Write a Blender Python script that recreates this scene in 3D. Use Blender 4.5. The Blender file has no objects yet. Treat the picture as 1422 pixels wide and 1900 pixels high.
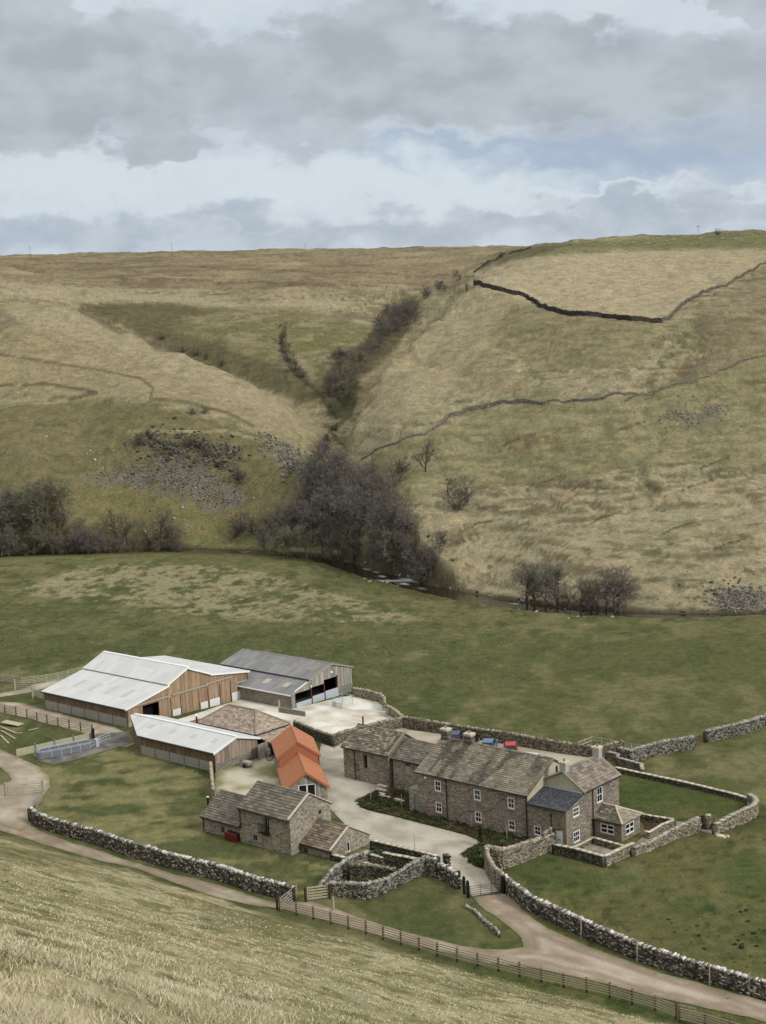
import bpy, math, random
import numpy as np
from mathutils import Vector, Matrix
from mathutils.geometry import delaunay_2d_cdt
random.seed(7); RNG = np.random.default_rng(7)
SC = bpy.context.scene
COL = SC.collection

# ------------------------------------------------------------------ camera
FPX, CX, CY = 2800.0, 711.0, 950.0
PITCH, ROLL, CAMH = math.radians(7.75), math.radians(2.6), 57.0
FW = np.array([0, math.cos(PITCH), -math.sin(PITCH)])
_R0 = np.array([1.0, 0, 0]); _D0 = np.array([0, -math.sin(PITCH), -math.cos(PITCH)])
RT = _R0 * math.cos(ROLL) + _D0 * math.sin(ROLL)
DN = -_R0 * math.sin(ROLL) + _D0 * math.cos(ROLL)
CAM = np.array([0, 0, CAMH])
cd = bpy.data.cameras.new("camera"); cam = bpy.data.objects.new("camera", cd); COL.objects.link(cam)
m = Matrix(((RT[0], -DN[0], -FW[0], 0), (RT[1], -DN[1], -FW[1], 0), (RT[2], -DN[2], -FW[2], CAMH), (0, 0, 0, 1)))
cam.matrix_world = m
cd.sensor_fit = 'VERTICAL'; cd.sensor_height = 36.0; cd.lens = FPX / 1900 * 36.0
cd.clip_start = 0.5; cd.clip_end = 20000
SC.camera = cam

# ------------------------------------------------------------------ sun, sky, exposure
SUN_DIR = Vector((0.74, -0.58, 0.62)).normalized()
sl = bpy.data.lights.new("sun", 'SUN'); sl.energy = 1.5; sl.angle = math.radians(10); sl.color = (1.0, 0.955, 0.88)
so = bpy.data.objects.new("sun", sl); COL.objects.link(so)
so.rotation_euler = SUN_DIR.to_track_quat('Z', 'Y').to_euler()
SC.view_settings.view_transform = 'Standard'; SC.view_settings.look = 'None'
SC.view_settings.exposure = 0.42; SC.view_settings.gamma = 1.0; SC.view_settings.use_curve_mapping = False

def ray(x, y):
    return FW + RT * (x - CX) / FPX + DN * (y - CY) / FPX

class NT:
    """small helper for node trees"""
    def __init__(s, nt): s.nt = nt; nt.nodes.clear()
    def n(s, t, **k):
        nd = s.nt.nodes.new(t)
        for a, b in k.items(): setattr(nd, a, b)
        return nd
    def l(s, a, b): s.nt.links.new(a, b)
    def math(s, op, a, b=None, c=None, clamp=False):
        nd = s.n('ShaderNodeMath', operation=op, use_clamp=clamp)
        for i, v in enumerate((a, b, c)):
            if v is None: continue
            if isinstance(v, (int, float)): nd.inputs[i].default_value = v
            else: s.l(v, nd.inputs[i])
        return nd.outputs[0]
    def mix(s, fac, a, b, bt='MIX'):
        nd = s.n('ShaderNodeMix', data_type='RGBA', blend_type=bt)
        for sock, v in ((nd.inputs[0], fac), (nd.inputs[6], a), (nd.inputs[7], b)):
            if isinstance(v, (int, float)): sock.default_value = v
            elif isinstance(v, tuple): sock.default_value = (*v, 1) if len(v) == 3 else v
            else: s.l(v, sock)
        return nd.outputs[2]
    def ramp(s, fac, stops, interp='LINEAR'):
        nd = s.n('ShaderNodeValToRGB'); cr = nd.color_ramp; cr.interpolation = interp
        while len(cr.elements) > 1: cr.elements.remove(cr.elements[-1])
        for i, (p, c) in enumerate(stops):
            e = cr.elements[0] if i == 0 else cr.elements.new(p)
            e.position = p; e.color = (*c, 1) if len(c) == 3 else c
        s.l(fac, nd.inputs[0]); return nd.outputs[0]
    def noise(s, vec, scale, detail=4, rough=0.55, dist=0.0, out=0):
        nd = s.n('ShaderNodeTexNoise'); nd.inputs['Scale'].default_value = scale
        nd.inputs['Detail'].default_value = detail; nd.inputs['Roughness'].default_value = rough
        nd.inputs['Distortion'].default_value = dist
        if vec is not None: s.l(vec, nd.inputs['Vector'])
        return nd.outputs[out]
    def smooth(s, v, a, b):
        nd = s.n('ShaderNodeMapRange', interpolation_type='SMOOTHSTEP')
        s.l(v, nd.inputs[0]); nd.inputs[1].default_value = a; nd.inputs[2].default_value = b
        return nd.outputs[0]

def build_world():
    w = bpy.data.worlds.new("World"); SC.world = w; w.use_nodes = True
    t = NT(w.node_tree)
    out = t.n('ShaderNodeOutputWorld'); bg = t.n('ShaderNodeBackground')
    sky = t.n('ShaderNodeTexSky'); sky.sky_type = 'NISHITA'; sky.sun_disc = False
    sky.sun_elevation = math.asin(SUN_DIR.z); sky.sun_rotation = math.atan2(SUN_DIR.x, SUN_DIR.y)
    sky.altitude = 300; sky.air_density = 1.0; sky.dust_density = 2.0
    tc = t.n('ShaderNodeTexCoord'); sep = t.n('ShaderNodeSeparateXYZ'); t.l(tc.outputs['Generated'], sep.inputs[0])
    az0 = t.math('MULTIPLY', t.math('ARCTAN2', sep.outputs[0], sep.outputs[1]), 57.2958)
    el0 = t.math('MULTIPLY', t.math('ARCSINE', sep.outputs[2]), 57.2958)
    cmb = t.n('ShaderNodeCombineXYZ')
    t.l(az0, cmb.inputs[0]); t.l(t.math('MULTIPLY', el0, 1.7), cmb.inputs[1])
    V = cmb.outputs[0]
    n1 = t.noise(V, 0.42, 6, 0.6, 0.1); n2 = t.noise(V, 0.55, 7, 0.52, 0.0, out=1)
    s2 = t.n('ShaderNodeSeparateColor'); t.l(n2, s2.inputs[0])
    az = t.math('ADD', az0, t.math('MULTIPLY', t.math('SUBTRACT', s2.outputs[0], 0.5), 6.0))
    el = t.math('ADD', el0, t.math('MULTIPLY', t.math('SUBTRACT', s2.outputs[1], 0.5), 3.2))
    def ae(px, py):
        d = ray(px, py); d = d / np.linalg.norm(d)
        return math.degrees(math.atan2(d[0], d[1])), math.degrees(math.asin(d[2]))
    def blobs(lst, soft):
        acc = None
        for px, py, rx, ry, st in lst:
            a, e = ae(px, py); ra = rx / 48.9; re = ry / 48.9
            u = t.math('DIVIDE', t.math('SUBTRACT', az, a), ra); v = t.math('DIVIDE', t.math('SUBTRACT', el, e), re)
            q = t.math('SQRT', t.math('ADD', t.math('MULTIPLY', u, u), t.math('MULTIPLY', v, v)))
            mk_ = t.math('MULTIPLY', t.math('SUBTRACT', 1.0, t.smooth(q, 1 - soft, 1 + soft)), st)
            acc = mk_ if acc is None else t.math('MAXIMUM', acc, mk_)
        return acc
    grey = blobs([(60, 110, 300, 90, 1), (0, 195, 270, 90, 1), (330, 165, 190, 70, .85), (420, 140, 160, 60, .8), (700, 110, 160, 110, 1),
                  (800, 150, 260, 80, 1), (640, 190, 130, 60, .8), (1010, 110, 130, 75, .95), (1090, 165, 200, 70, .95), (1330, 140, 200, 75, .9),
                  (1400, 0, 60, 40, .8), (300, 268, 75, 45, .85), (560, 240, 110, 45, .55), (1300, 230, 200, 40, .4), (60, 20, 110, 40, .8), (440, 215, 200, 35, .7),
                  (-300, 120, 250, 120, .9), (1750, 130, 250, 120, .9), (-700, 220, 250, 60, .8), (2100, 200, 250, 70, .8)], 0.20)
    white = blobs([(150, 330, 320, 45, .9), (600, 330, 330, 42, 1), (820, 350, 260, 40, 1), (500, 365, 420, 30, .8), (80, 275, 130, 12, .6), (1100, 362, 160, 14, .9), (1380, 358, 60, 10, .8), (1000, 380, 200, 16, .9),
                   (40, 385, 120, 22, .8), (200, 0, 220, 28, .7), (1000, -5, 240, 24, .7), (1200, 22, 180, 40, .65), (300, 10, 280, 30, .7), (540, 40, 90, 50, .5), (900, 130, 30, 40, .5),
                   (-400, 330, 300, 60, .8), (1800, 350, 250, 40, .8)], 0.6)
    low = blobs([(430, 395, 100, 22, .9), (130, 425, 230, 26, .8), (250, 400, 70, 24, .8), (750, 425, 420, 28, .85), (1160, 375, 100, 16, .9), (1300, 395, 260, 26, .9), (1000, 410, 200, 22, .9), (0, 440, 260, 30, .8), (-400, 430, 300, 30, .8), (1800, 420, 400, 30, .8)], 0.5)
    blue = blobs([(1120, 290, 330, 50, .9), (860, 285, 240, 32, .8), (1400, 270, 200, 60, .6), (820, 275, 200, 22, .8), (1050, 335, 200, 22, .7)], 0.5)
    tex = t.math('MULTIPLY', t.math('SUBTRACT', n1, 0.5), 1.0)
    K = 1.0
    def g(c): return tuple(v * K for v in c)
    base = t.mix(t.smooth(n1, 0.35, 0.65), g((.385, .438, .500)), g((.450, .500, .555)))
    c = t.mix(t.math('MULTIPLY', blue, 0.95), base, g((.275, .340, .440)))
    c = t.mix(white, c, g((.490, .545, .590)))
    n3 = t.noise(V, 0.35, 3, 0.5)
    gcol = t.mix(t.smooth(n3, 0.35, 0.65), g((.300, .332, .368)), g((.375, .408, .445)))
    c = t.mix(grey, c, gcol)
    lcol = t.mix(t.smooth(n1, 0.35, 0.65), g((.310, .358, .418)), g((.380, .428, .485)))
    c = t.mix(low, c, lcol)
    hz = t.math('SUBTRACT', 1.0, t.smooth(el0, 0.5, 3.0))
    c = t.mix(t.math('MULTIPLY', hz, 0.5), c, g((.45, .485, .545)))
    # an overcast dome is brighter overhead than near the horizon
    c = t.mix(t.smooth(el0, 11.0, 40.0), c, g((.50, .495, .48)))
    up = t.math('ADD', 1.0, t.math('MULTIPLY', t.smooth(el0, 11.0, 70.0), OVERHEAD))
    c = t.mix(1.0, c, up, 'MULTIPLY')
    c = t.mix(1.0, c, (10.0, 10.0, 10.0), 'MULTIPLY')
    c = t.mix(0.97, sky.outputs[0], c)
    t.l(c, bg.inputs[0]); bg.inputs[1].default_value = 0.1
    t.l(bg.outputs[0], out.inputs[0])
OVERHEAD = 0.75
build_world()

# ------------------------------------------------------------------ geometry of the place
a_ = math.radians(-41.4)
U = np.array([math.cos(a_), math.sin(a_), 0]); V = np.array([-U[1], U[0], 0]); Z = np.array([0, 0, 1.0])
def onz(x, y, z=0.0):
    d = ray(x, y); return CAM + d * (z - CAMH) / d[2]
def project(P):
    v = P - CAM; w = v @ FW
    w = np.where(np.abs(w) < 1e-3, 1e-3, w)
    return CX + FPX * (v @ RT) / w, CY + FPX * (v @ DN) / w

def h2(ix, iy, seed):
    n = (ix.astype(np.int64) * 374761393 + iy.astype(np.int64) * 668265263 + seed * 974634777) & 0xffffffff
    n = ((n ^ (n >> 13)) * 1274126177) & 0xffffffff
    return ((n ^ (n >> 16)) & 0xffff) / 65535.0
def vnoise(x, y, seed=0):
    xi = np.floor(x); yi = np.floor(y); fx = x - xi; fy = y - yi
    fx = fx * fx * (3 - 2 * fx); fy = fy * fy * (3 - 2 * fy)
    a = h2(xi, yi, seed); b = h2(xi + 1, yi, seed); c = h2(xi, yi + 1, seed); d = h2(xi + 1, yi + 1, seed)
    return (a + (b - a) * fx) * (1 - fy) + (c + (d - c) * fx) * fy
def fbm(x, y, seed=0, octs=4, gain=0.5):
    s = 0; a = 1; tot = 0
    for o in range(octs):
        ca, sa = math.cos(o * 1.3), math.sin(o * 1.3)
        s = s + a * vnoise((x * ca - y * sa) * 2 ** o, (x * sa + y * ca) * 2 ** o, seed + o * 17); tot += a; a *= gain
    return s / tot
def sstep(x, a, b):
    t = np.clip((x - a) / (b - a), 0, 1); return t * t * (3 - 2 * t)

# line at the foot of the near hillside
_fl = np.array([onz(*p)[:2] for p in ((-400, 1430), (0, 1545), (260, 1618), (520, 1696), (660, 1738), (830, 1788), (1230, 1892), (1422, 1945), (1900, 2080))])
_e = _fl[6] - _fl[1]; E_DIR = _e / np.linalg.norm(_e); N_DIR = np.array([E_DIR[1], -E_DIR[0]])   # toward the camera
if N_DIR @ (-_fl[3]) < 0: N_DIR = -N_DIR
_fe = _fl @ E_DIR; _fs = _fl @ N_DIR
def slope_s(x, y):
    e = x * E_DIR[0] + y * E_DIR[1]
    return x * N_DIR[0] + y * N_DIR[1] - np.interp(e, _fe, _fs)
S_CAM = float(slope_s(np.array(0.), np.array(0.)))
# river centre line: y as a function of x
_rp = np.array([onz(px, py, -3)[:2] for px, py in ((1422, 1148), (1240, 1146), (1120, 1142), (1000, 1132), (900, 1117), (820, 1100), (760, 1083), (700, 1067), (650, 1055))])
_rp = np.vstack([[[400, 268], [150, 268]], _rp, [[-14, 362], [-30, 375], [-56, 386], [-98, 390], [-160, 388], [-400, 380]]])
_rx = _rp[::-1, 0]; _ry = _rp[::-1, 1]
_gx = np.arange(-405, 405, 1.0); _gy = np.interp(_gx, _rx, _ry); _kk = np.exp(-(np.arange(-12, 13) / 5.0) ** 2); _kk /= _kk.sum()
_gy = np.convolve(np.pad(_gy, 12, 'edge'), _kk, 'valid'); _gm = np.sqrt(1 + np.gradient(_gy, _gx) ** 2)
def river_y(x): return np.interp(x, _gx, _gy)
def river_k(x): return np.interp(x, _gx, _gm)

CP = []
def cp(px, py, t):
    az = math.atan((px - CX) / FPX / math.cos(PITCH)); y0 = 569 - .0454 * (px - 711)
    CP.append((math.degrees(math.atan2(*ray(px, py)[:2])), t, CAMH - t * math.tan(math.atan(-ray(px, py)[2] / math.hypot(*ray(px, py)[:2])))))
def cz(px, t, z):
    r = ray(px, 800); CP.append((math.degrees(math.atan2(r[0], r[1])), t, z))
for q in ((1422, 1080, 300), (1422, 1000, 318), (1422, 900, 345), (1422, 800, 375), (1422, 700, 410), (1422, 600, 460), (1422, 520, 530), (1422, 470, 600), (1422, 430, 800),
          (1200, 1080, 298), (1200, 1000, 315), (1200, 900, 342), (1200, 800, 372), (1200, 700, 405), (1200, 600, 450), (1200, 540, 520), (1200, 462, 640), (1200, 444, 780),
          (1000, 1075, 305), (1000, 980, 326), (1000, 880, 355), (1000, 780, 385), (1000, 690, 420), (1000, 600, 460), (1000, 540, 520), (1000, 480, 640), (1050, 454, 740),
          (850, 1020, 322), (850, 930, 345), (850, 830, 378), (850, 740, 410), (850, 650, 450), (850, 585, 500), (866, 536, 535), (930, 500, 600),
          (760, 900, 352), (760, 800, 385), (760, 700, 430), (715, 800, 392), 
          (0, 1000, 400), (0, 900, 427), (0, 800, 460), (0, 700, 505), (0, 620, 550), (0, 560, 600), (150, 1000, 397), (150, 900, 422), (150, 800, 452), (150, 700, 500), (150, 620, 550), (150, 577, 590),
          (300, 1000, 395), (300, 900, 417), (300, 820, 432), (300, 760, 450), (300, 700, 485), (430, 1000, 391), (430, 900, 411), (430, 830, 423), (430, 780, 440), (430, 740, 470), 
          (520, 980, 385), (520, 880, 404), (520, 820, 425), (520, 760, 462), (590, 850, 408),
          (0, 540, 680), (0, 500, 900), (300, 620, 660), (300, 570, 720), (300, 540, 800), (300, 510, 950), (150, 560, 700), (150, 530, 820), (150, 500, 980),
          (430, 650, 620), (430, 600, 670), (430, 565, 730), (430, 520, 900), (550, 700, 580), (550, 640, 630), (550, 590, 690), (550, 555, 760), (550, 510, 950),
          (640, 680, 600), (640, 600, 680), (640, 550, 790), (640, 510, 980), (740, 530, 850), (740, 500, 1050), (850, 500, 1100),
          (0, 478, 1500), (300, 471, 1500), (600, 466, 1500), (900, 459, 1500), (0, 488, 1250), (300, 482, 1230), (600, 476, 1230), (850, 468, 1260)):
    cp(*q)
for q in ((640, 350, -1), (625, 380, 3), (610, 412, 8), (612, 450, 13.5), (635, 490, 18), (650, 520, 21), (655, 560, 25), (670, 600, 32), (690, 650, 40), (730, 740, 52), (770, 820, 58), (820, 900, 66), (880, 1000, 79), (940, 1100, 92),
          (150, 640, 50), (220, 620, 40), (300, 600, 31), (430, 575, 22), (520, 550, 19), (600, 530, 18), (1200, 1500, 100), (1422, 1500, 92), (1422, 1100, 90), (1200, 1100, 92), (1000, 1300, 100),
          (760, 600, 33), (700, 500, 20), (850, 620, 48), (900, 720, 68), (950, 850, 80), (0, 640, 57)):
    cz(*q)
def crest(px, py, t, back=24, drop=9, front=14, fd=4.5):
    cp(px, py, t); z = CP[-1][2]; cz(px, t + back, z - drop); cz(px, t - front, z - fd)
for q in ((655, 800, 408), (668, 765, 420), (684, 722, 434), (702, 686, 448), (728, 655, 460), (762, 625, 474), (800, 590, 490), (838, 556, 510)): crest(*q, 22, 11, 16, 6)
for q in ((190, 592, 578), (255, 620, 552), (330, 652, 522), (395, 678, 512), (470, 708, 500), (545, 752, 476), (590, 790, 452), (620, 820, 432)): crest(*q, 22, 7, 16, 5)
base = list(CP)
for a, t, z in base:                                       # carry the shapes on outside the frame
    if a < -14.1: CP.append((a - 12, t, z)); CP.append((a - 24, t, z))
    if a > 14.0: CP.append((a + 12, t, z)); CP.append((a + 24, t, z))
for a in (-38, -26, -14, -7, 0, 7, 14, 26, 38): CP.append((a, 2400, 70.0)); CP.append((a, 1850, 93.0))
for x in (-260, -180, -110, -70, -45, -25, 20, 40, 60, 90, 140, 190, 250):      # far bank of the river
    y = float(river_y(x)) + 9 * float(river_k(x)); CP.append((math.degrees(math.atan2(x, y)), math.hypot(x, y), -1.6))
CPA = np.array(CP)
def _feat(az, t): return np.stack([az / 4.5, np.log(t) * 7.5], -1)
_P = _feat(CPA[:, 0], CPA[:, 1])
def _ker(r2): return 0.5 * r2 * np.log(r2 + 1e-9)
_K = _ker(((_P[:, None] - _P[None]) ** 2).sum(-1)) + np.eye(len(_P)) * 0.004
_A = np.block([[_K, np.c_[np.ones(len(_P)), _P]], [np.c_[np.ones(len(_P)), _P].T, np.zeros((3, 3))]])
_W = np.linalg.solve(_A, np.r_[CPA[:, 2], 0, 0, 0])
def far_h(x, y):
    f_ = _feat(np.degrees(np.arctan2(x, y)), np.hypot(x, y)); n = len(f_); out = np.empty(n)
    for i in range(0, n, 60000):
        q = f_[i:i + 60000]
        d2 = (q[:, 0:1] - _P[None, :, 0]) ** 2 + (q[:, 1:2] - _P[None, :, 1]) ** 2
        out[i:i + 60000] = _ker(d2) @ _W[:-3] + _W[-3] + q @ _W[-2:]
    return out
BARN0 = np.array([-37.3, 206.4])
def near_h(x, y):
    dx = x - BARN0[0]; dy = y - BARN0[1]
    vv = dx * V[0] + dy * V[1]; uu = dx * U[0] + dy * U[1]
    w = 1 - sstep(uu, 15, 55)
    fall = -0.043 * np.clip(vv, 0, 30) - 0.010 * np.clip(vv - 30, 0, 60)
    z = fall * w
    ry = river_y(x); d = (ry - y) / river_k(x) + (fbm(x / 4, y / 4, 57, 3) - .5) * 2.6                                         # distance to the river on the near side
    left = 1 - sstep(x, -20, 15)
    z = z + left * 0.9 * np.exp(-((d - 28) / 26) ** 2)                   # the swelling of the field
    z = z + 0.5 * (fbm(x / 38, y / 38, 5, 3) - 0.5) * sstep(y, 222, 250)
    bank_r = -0.5 * (1 - sstep(d, 5, 42)) * (1 - left)
    bank_l = -4.2 * (1 - sstep(d, 6, 17)) * left
    z = z + bank_r + bank_l
    z = np.maximum(z, -2.55)
    wd = 2.2 - .7 * sstep(x, 22, 40); z = np.where(d < 8, z + (-3.5 - z) * (1 - sstep(d, wd, wd + 2.2)), z)
    s = slope_s(x, y)
    sp = np.where(s > 0, s, 0)
    hill = (55.3 / S_CAM) * sp - 1.9 * np.sin(np.pi * np.clip(sp / S_CAM, 0, 1)) - 0.6 * (1 - np.exp(-sp / 2.0)) * np.exp(-sp / 6)
    hill = hill + (fbm(x / 9, y / 9, 31, 3) - 0.5) * 1.1 * sstep(s, 2, 14) * sstep(np.hypot(x, y), 4, 25) + (fbm(x / 1.7, y / 1.7, 33, 3) - 0.5) * 0.35 * sstep(s, .5, 4)
    return z + hill
def ground_h(x, y):
    x = np.atleast_1d(np.asarray(x, float)); y = np.atleast_1d(np.asarray(y, float))
    z = near_h(x, y); ry = river_y(x); far = y > ry - 2
    if far.any():
        xf, yf = x[far], y[far]; d = (yf - ry[far]) / river_k(xf) + (fbm(xf / 5, yf / 5, 58, 3) - .5) * 2.6; zf = far_h(xf, yf); t = np.hypot(xf, yf)
        amp = sstep(d, 4, 60)
        zf = zf + amp * ((fbm(xf / 42, yf / 60, 3, 4) - 0.5) * 6.0 * np.minimum(t / 450, 1.5) + (fbm(xf / 11, yf / 15, 9, 3) - 0.5) * 2.6 + (fbm(xf / 14, zf / 0.9, 13, 2) - 0.5) * 0.9) - sstep(t, 900, 1300) * (fbm(xf / 42, yf / 60, 3, 4) - .5) * 6
        rg_ = 1 - np.abs(2 * fbm(xf / 46 + zf / 90, yf / 130, 17, 3) - 1); rg2 = 1 - np.abs(2 * fbm(xf / 19 + zf / 60, yf / 60, 19, 3) - 1)
        zf = zf - amp * sstep(t, 1000, 600) * (2.0 * sstep(rg_, .70, 1.0) + 1.0 * sstep(rg2, .78, 1.0)) * sstep(xf, -60, 0) * sstep(zf, 0, 10) * (1 - .75 * sstep(zf, 40, 52))
        zf = zf + amp * (fbm(xf / 3.0, yf / 4.0, 23, 3) - 0.5) * 0.9 * sstep(t, 1400, 900)
        zb = np.maximum(zf, -2.3)
        wd = 2.3 - .7 * sstep(xf, 22, 40); z[far] = -3.5 + (zb + 3.5) * sstep(d, wd, wd + 3.0)
    return z
def H1(x, y): return float(ground_h([x], [y])[0])
def G(px, py, dz=0.0):
    """the point of the near ground seen at a place of the photo"""
    z = 0.0
    for _ in range(6):
        P = onz(px, py, z + dz); z = float(near_h(P[0:1], P[1:2])[0])
    P = onz(px, py, z + dz); P[2] = z; return P
def GF(px, py, t0=290, t1=1600):
    """the point of the far hills seen at a place of the photo"""
    d = ray(px, py); d = d / math.hypot(d[0], d[1]); t = np.arange(t0, t1, 1.0)
    P = CAM + d[None] * t[:, None]; z = ground_h(P[:, 0], P[:, 1]); hit = np.nonzero(P[:, 2] < z)[0]
    i = hit[0] if len(hit) else len(t) - 1
    return np.array([P[i, 0], P[i, 1], z[i]])

# ------------------------------------------------------------------ objects
def tag(o, label=None, cat=None, group=None, kind=None):
    for k, v in (('label', label), ('category', cat), ('group', group), ('kind', kind)):
        if v: o[k] = v
    if cat and not kind: o['kind'] = 'thing'
    return o
ORG = {}
def root(name, loc, label, cat, group=None):
    o = bpy.data.objects.new(name, None); COL.objects.link(o); o.location = tuple(loc); o.empty_display_size = 0.5
    ORG[o.name] = np.array(loc, float); return tag(o, label, cat, group)
def link_mesh(name, me, parent=None, origin=None):
    o = bpy.data.objects.new(name, me); COL.objects.link(o)
    if parent is not None: o.parent = parent; ORG[o.name] = ORG[parent.name]
    else:
        og = np.zeros(3) if origin is None else np.array(origin, float); o.location = tuple(og); ORG[o.name] = og
    return o
def np_mesh(name, verts, faces, mats, col=None, uv=None, smooth=False, midx=None):
    """verts (n,3); faces (m,k); col (n,3) per vertex"""
    me = bpy.data.meshes.new(name); n = len(verts); mfc, k = faces.shape
    me.vertices.add(n); me.vertices.foreach_set('co', np.ascontiguousarray(verts, np.float32).ravel())
    me.loops.add(mfc * k); me.loops.foreach_set('vertex_index', np.ascontiguousarray(faces, np.int32).ravel())
    me.polygons.add(mfc); me.polygons.foreach_set('loop_start', np.arange(0, mfc * k, k, dtype=np.int32))
    me.polygons.foreach_set('loop_total', np.full(mfc, k, np.int32))
    if smooth: me.polygons.foreach_set('use_smooth', np.ones(mfc, bool))
    if midx is not None: me.polygons.foreach_set('material_index', np.asarray(midx, np.int32))
    if col is not None:
        at = me.color_attributes.new('Col', 'FLOAT_COLOR', 'POINT')
        at.data.foreach_set('color', np.c_[col, np.ones(n)].astype(np.float32).ravel())
    for mt in (mats if isinstance(mats, (list, tuple)) else [mats]): me.materials.append(mt)
    me.update(calc_edges=True); return me

class MB:
    def __init__(s): s.v = []; s.f = []; s.uv = []; s.c = []; s.m = []
    def add(s, pts, faces, col=(.5, .5, .5), mat=0, uvs=None):
        b = len(s.v); s.v += [tuple(p) for p in pts]; s.c += [col] * len(pts)
        for i, fc in enumerate(faces):
            s.f.append(tuple(b + j for j in fc)); s.m.append(mat)
            s.uv.append([(0, 0)] * len(fc) if uvs is None else [uvs[j] for j in fc])
    def quad(s, pts, col=(.5, .5, .5), mat=0, uvs=None): s.add(pts, [tuple(range(len(pts)))], col, mat, uvs)
    def box(s, o, a, b, c, col=(.5, .5, .5), mat=0):
        """corner o and three edge vectors"""
        o, a, b, c = map(np.asarray, (o, a, b, c))
        P = [o, o + a, o + a + b, o + b, o + c, o + a + c, o + a + b + c, o + b + c]
        la, lb, lc = (float(np.linalg.norm(q)) for q in (a, b, c)); bs = len(s.v)
        s.v += [tuple(p) for p in P]; s.c += [col] * 8
        for fc, (w, h) in (((0, 3, 2, 1), (lb, la)), ((4, 5, 6, 7), (la, lb)), ((0, 1, 5, 4), (la, lc)), ((1, 2, 6, 5), (lb, lc)), ((2, 3, 7, 6), (la, lc)), ((3, 0, 4, 7), (lb, lc))):
            s.f.append(tuple(bs + j for j in fc)); s.m.append(mat); s.uv.append([(0, 0), (w, 0), (w, h), (0, h)])
    def tube(s, p0, p1, r, n=8, col=(.5, .5, .5), mat=0, r1=None):
        p0, p1 = np.asarray(p0, float), np.asarray(p1, float); d = p1 - p0; d = d / (np.linalg.norm(d) + 1e-9); r1 = r if r1 is None else r1
        x = np.cross(d, [0, 0, 1.0] if abs(d[2]) < .9 else [1.0, 0, 0]); x /= np.linalg.norm(x); y = np.cross(d, x)
        P = [];
        for q, rr in ((p0, r), (p1, r1)):
            for i in range(n):
                a = 2 * math.pi * i / n; P.append(q + rr * (x * math.cos(a) + y * math.sin(a)))
        s.add(P, [(i, (i + 1) % n, n + (i + 1) % n, n + i) for i in range(n)] + [tuple(range(n))[::-1], tuple(range(n, 2 * n))], col, mat)
    def build(s, name, mats, parent=None, origin=None, smooth=False):
        og = ORG[parent.name] if parent is not None else (np.zeros(3) if origin is None else np.array(origin, float))
        me = bpy.data.meshes.new(name)
        vv = np.array(s.v, float).reshape(-1, 3) - og
        me.from_pydata(vv.tolist(), [], s.f)
        for mt in (mats if isinstance(mats, (list, tuple)) else [mats]): me.materials.append(mt)
        me.polygons.foreach_set('material_index', s.m)
        if smooth: me.polygons.foreach_set('use_smooth', [True] * len(s.f))
        uvl = me.uv_layers.new(name='UVMap'); uvl.data.foreach_set('uv', np.array([c for f_ in s.uv for p in f_ for c in p], np.float32))
        at = me.color_attributes.new('Col', 'FLOAT_COLOR', 'POINT')
        at.data.foreach_set('color', np.c_[np.array(s.c, float), np.ones(len(s.v))].astype(np.float32).ravel())
        me.update(); return link_mesh(name, me, parent, og if parent is None else None)

# ------------------------------------------------------------------ materials
def mat(name, fn, rough=0.9, spec=0.2, metal=0.0):
    m_ = bpy.data.materials.new(name); m_.use_nodes = True; t = NT(m_.node_tree)
    out = t.n('ShaderNodeOutputMaterial'); b = t.n('ShaderNodeBsdfPrincipled'); t.l(b.outputs[0], out.inputs[0])
    b.inputs['Roughness'].default_value = rough; b.inputs['Specular IOR Level'].default_value = spec; b.inputs['Metallic'].default_value = metal
    r = fn(t, b)
    if isinstance(r, tuple): b.inputs['Base Color'].default_value = (*r, 1)
    elif r is not None: t.l(r, b.inputs['Base Color'])
    return m_
def bump(t, b, h, strength=0.5, dist=0.05):
    n = t.n('ShaderNodeBump'); n.inputs['Strength'].default_value = strength; n.inputs['Distance'].default_value = dist
    t.l(h, n.inputs['Height']); t.l(n.outputs[0], b.inputs['Normal'])
def pos(t):
    return t.n('ShaderNodeNewGeometry').outputs['Position']
def attr_col(t):
    n = t.n('ShaderNodeAttribute'); n.attribute_name = 'Col'; return n.outputs['Color']
def m_attr(scale=3.0, lo=0.75, hi=1.25, bs=0.4, bd=0.05, bscale=8.0):
    def fn(t, b):
        p = pos(t); n = t.noise(p, scale, 4, .6)
        k = t.n('ShaderNodeMapRange'); t.l(n, k.inputs[0]); k.inputs[1].default_value = .25; k.inputs[2].default_value = .75; k.inputs[3].default_value = lo; k.inputs[4].default_value = hi
        c = t.mix(1.0, attr_col(t), k.outputs[0], 'MULTIPLY')
        if bs: bump(t, b, t.noise(p, bscale, 4, .6), bs, bd)
        return c
    return fn
def m_ground(sc, bd):
    def fn(t, b):
        p = pos(t); a = t.noise(p, sc, 5, .7); c = t.noise(p, sc * .22, 4, .6)
        k = t.ramp(a, [(.30, (.62, .63, .60)), (.46, (.92, .93, .90)), (.56, (1.05, 1.04, 1.0)), (.70, (1.42, 1.36, 1.26))])
        k2 = t.ramp(c, [(.35, (.80, .84, .78)), (.5, (1, 1, 1)), (.66, (1.22, 1.14, 1.08))])
        bump(t, b, a, .8, bd * .16)
        return t.mix(1.0, t.mix(1.0, attr_col(t), k, 'MULTIPLY'), k2, 'MULTIPLY')
    return fn
def m_plain(c, scale=4.0, var=0.2, bs=0.0):
    def fn(t, b):
        n = t.noise(pos(t), scale, 4, .6)
        if bs: bump(t, b, n, bs, .02)
        return t.mix(n, tuple(v * (1 - var) for v in c), tuple(v * (1 + var) for v in c))
    return fn
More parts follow.
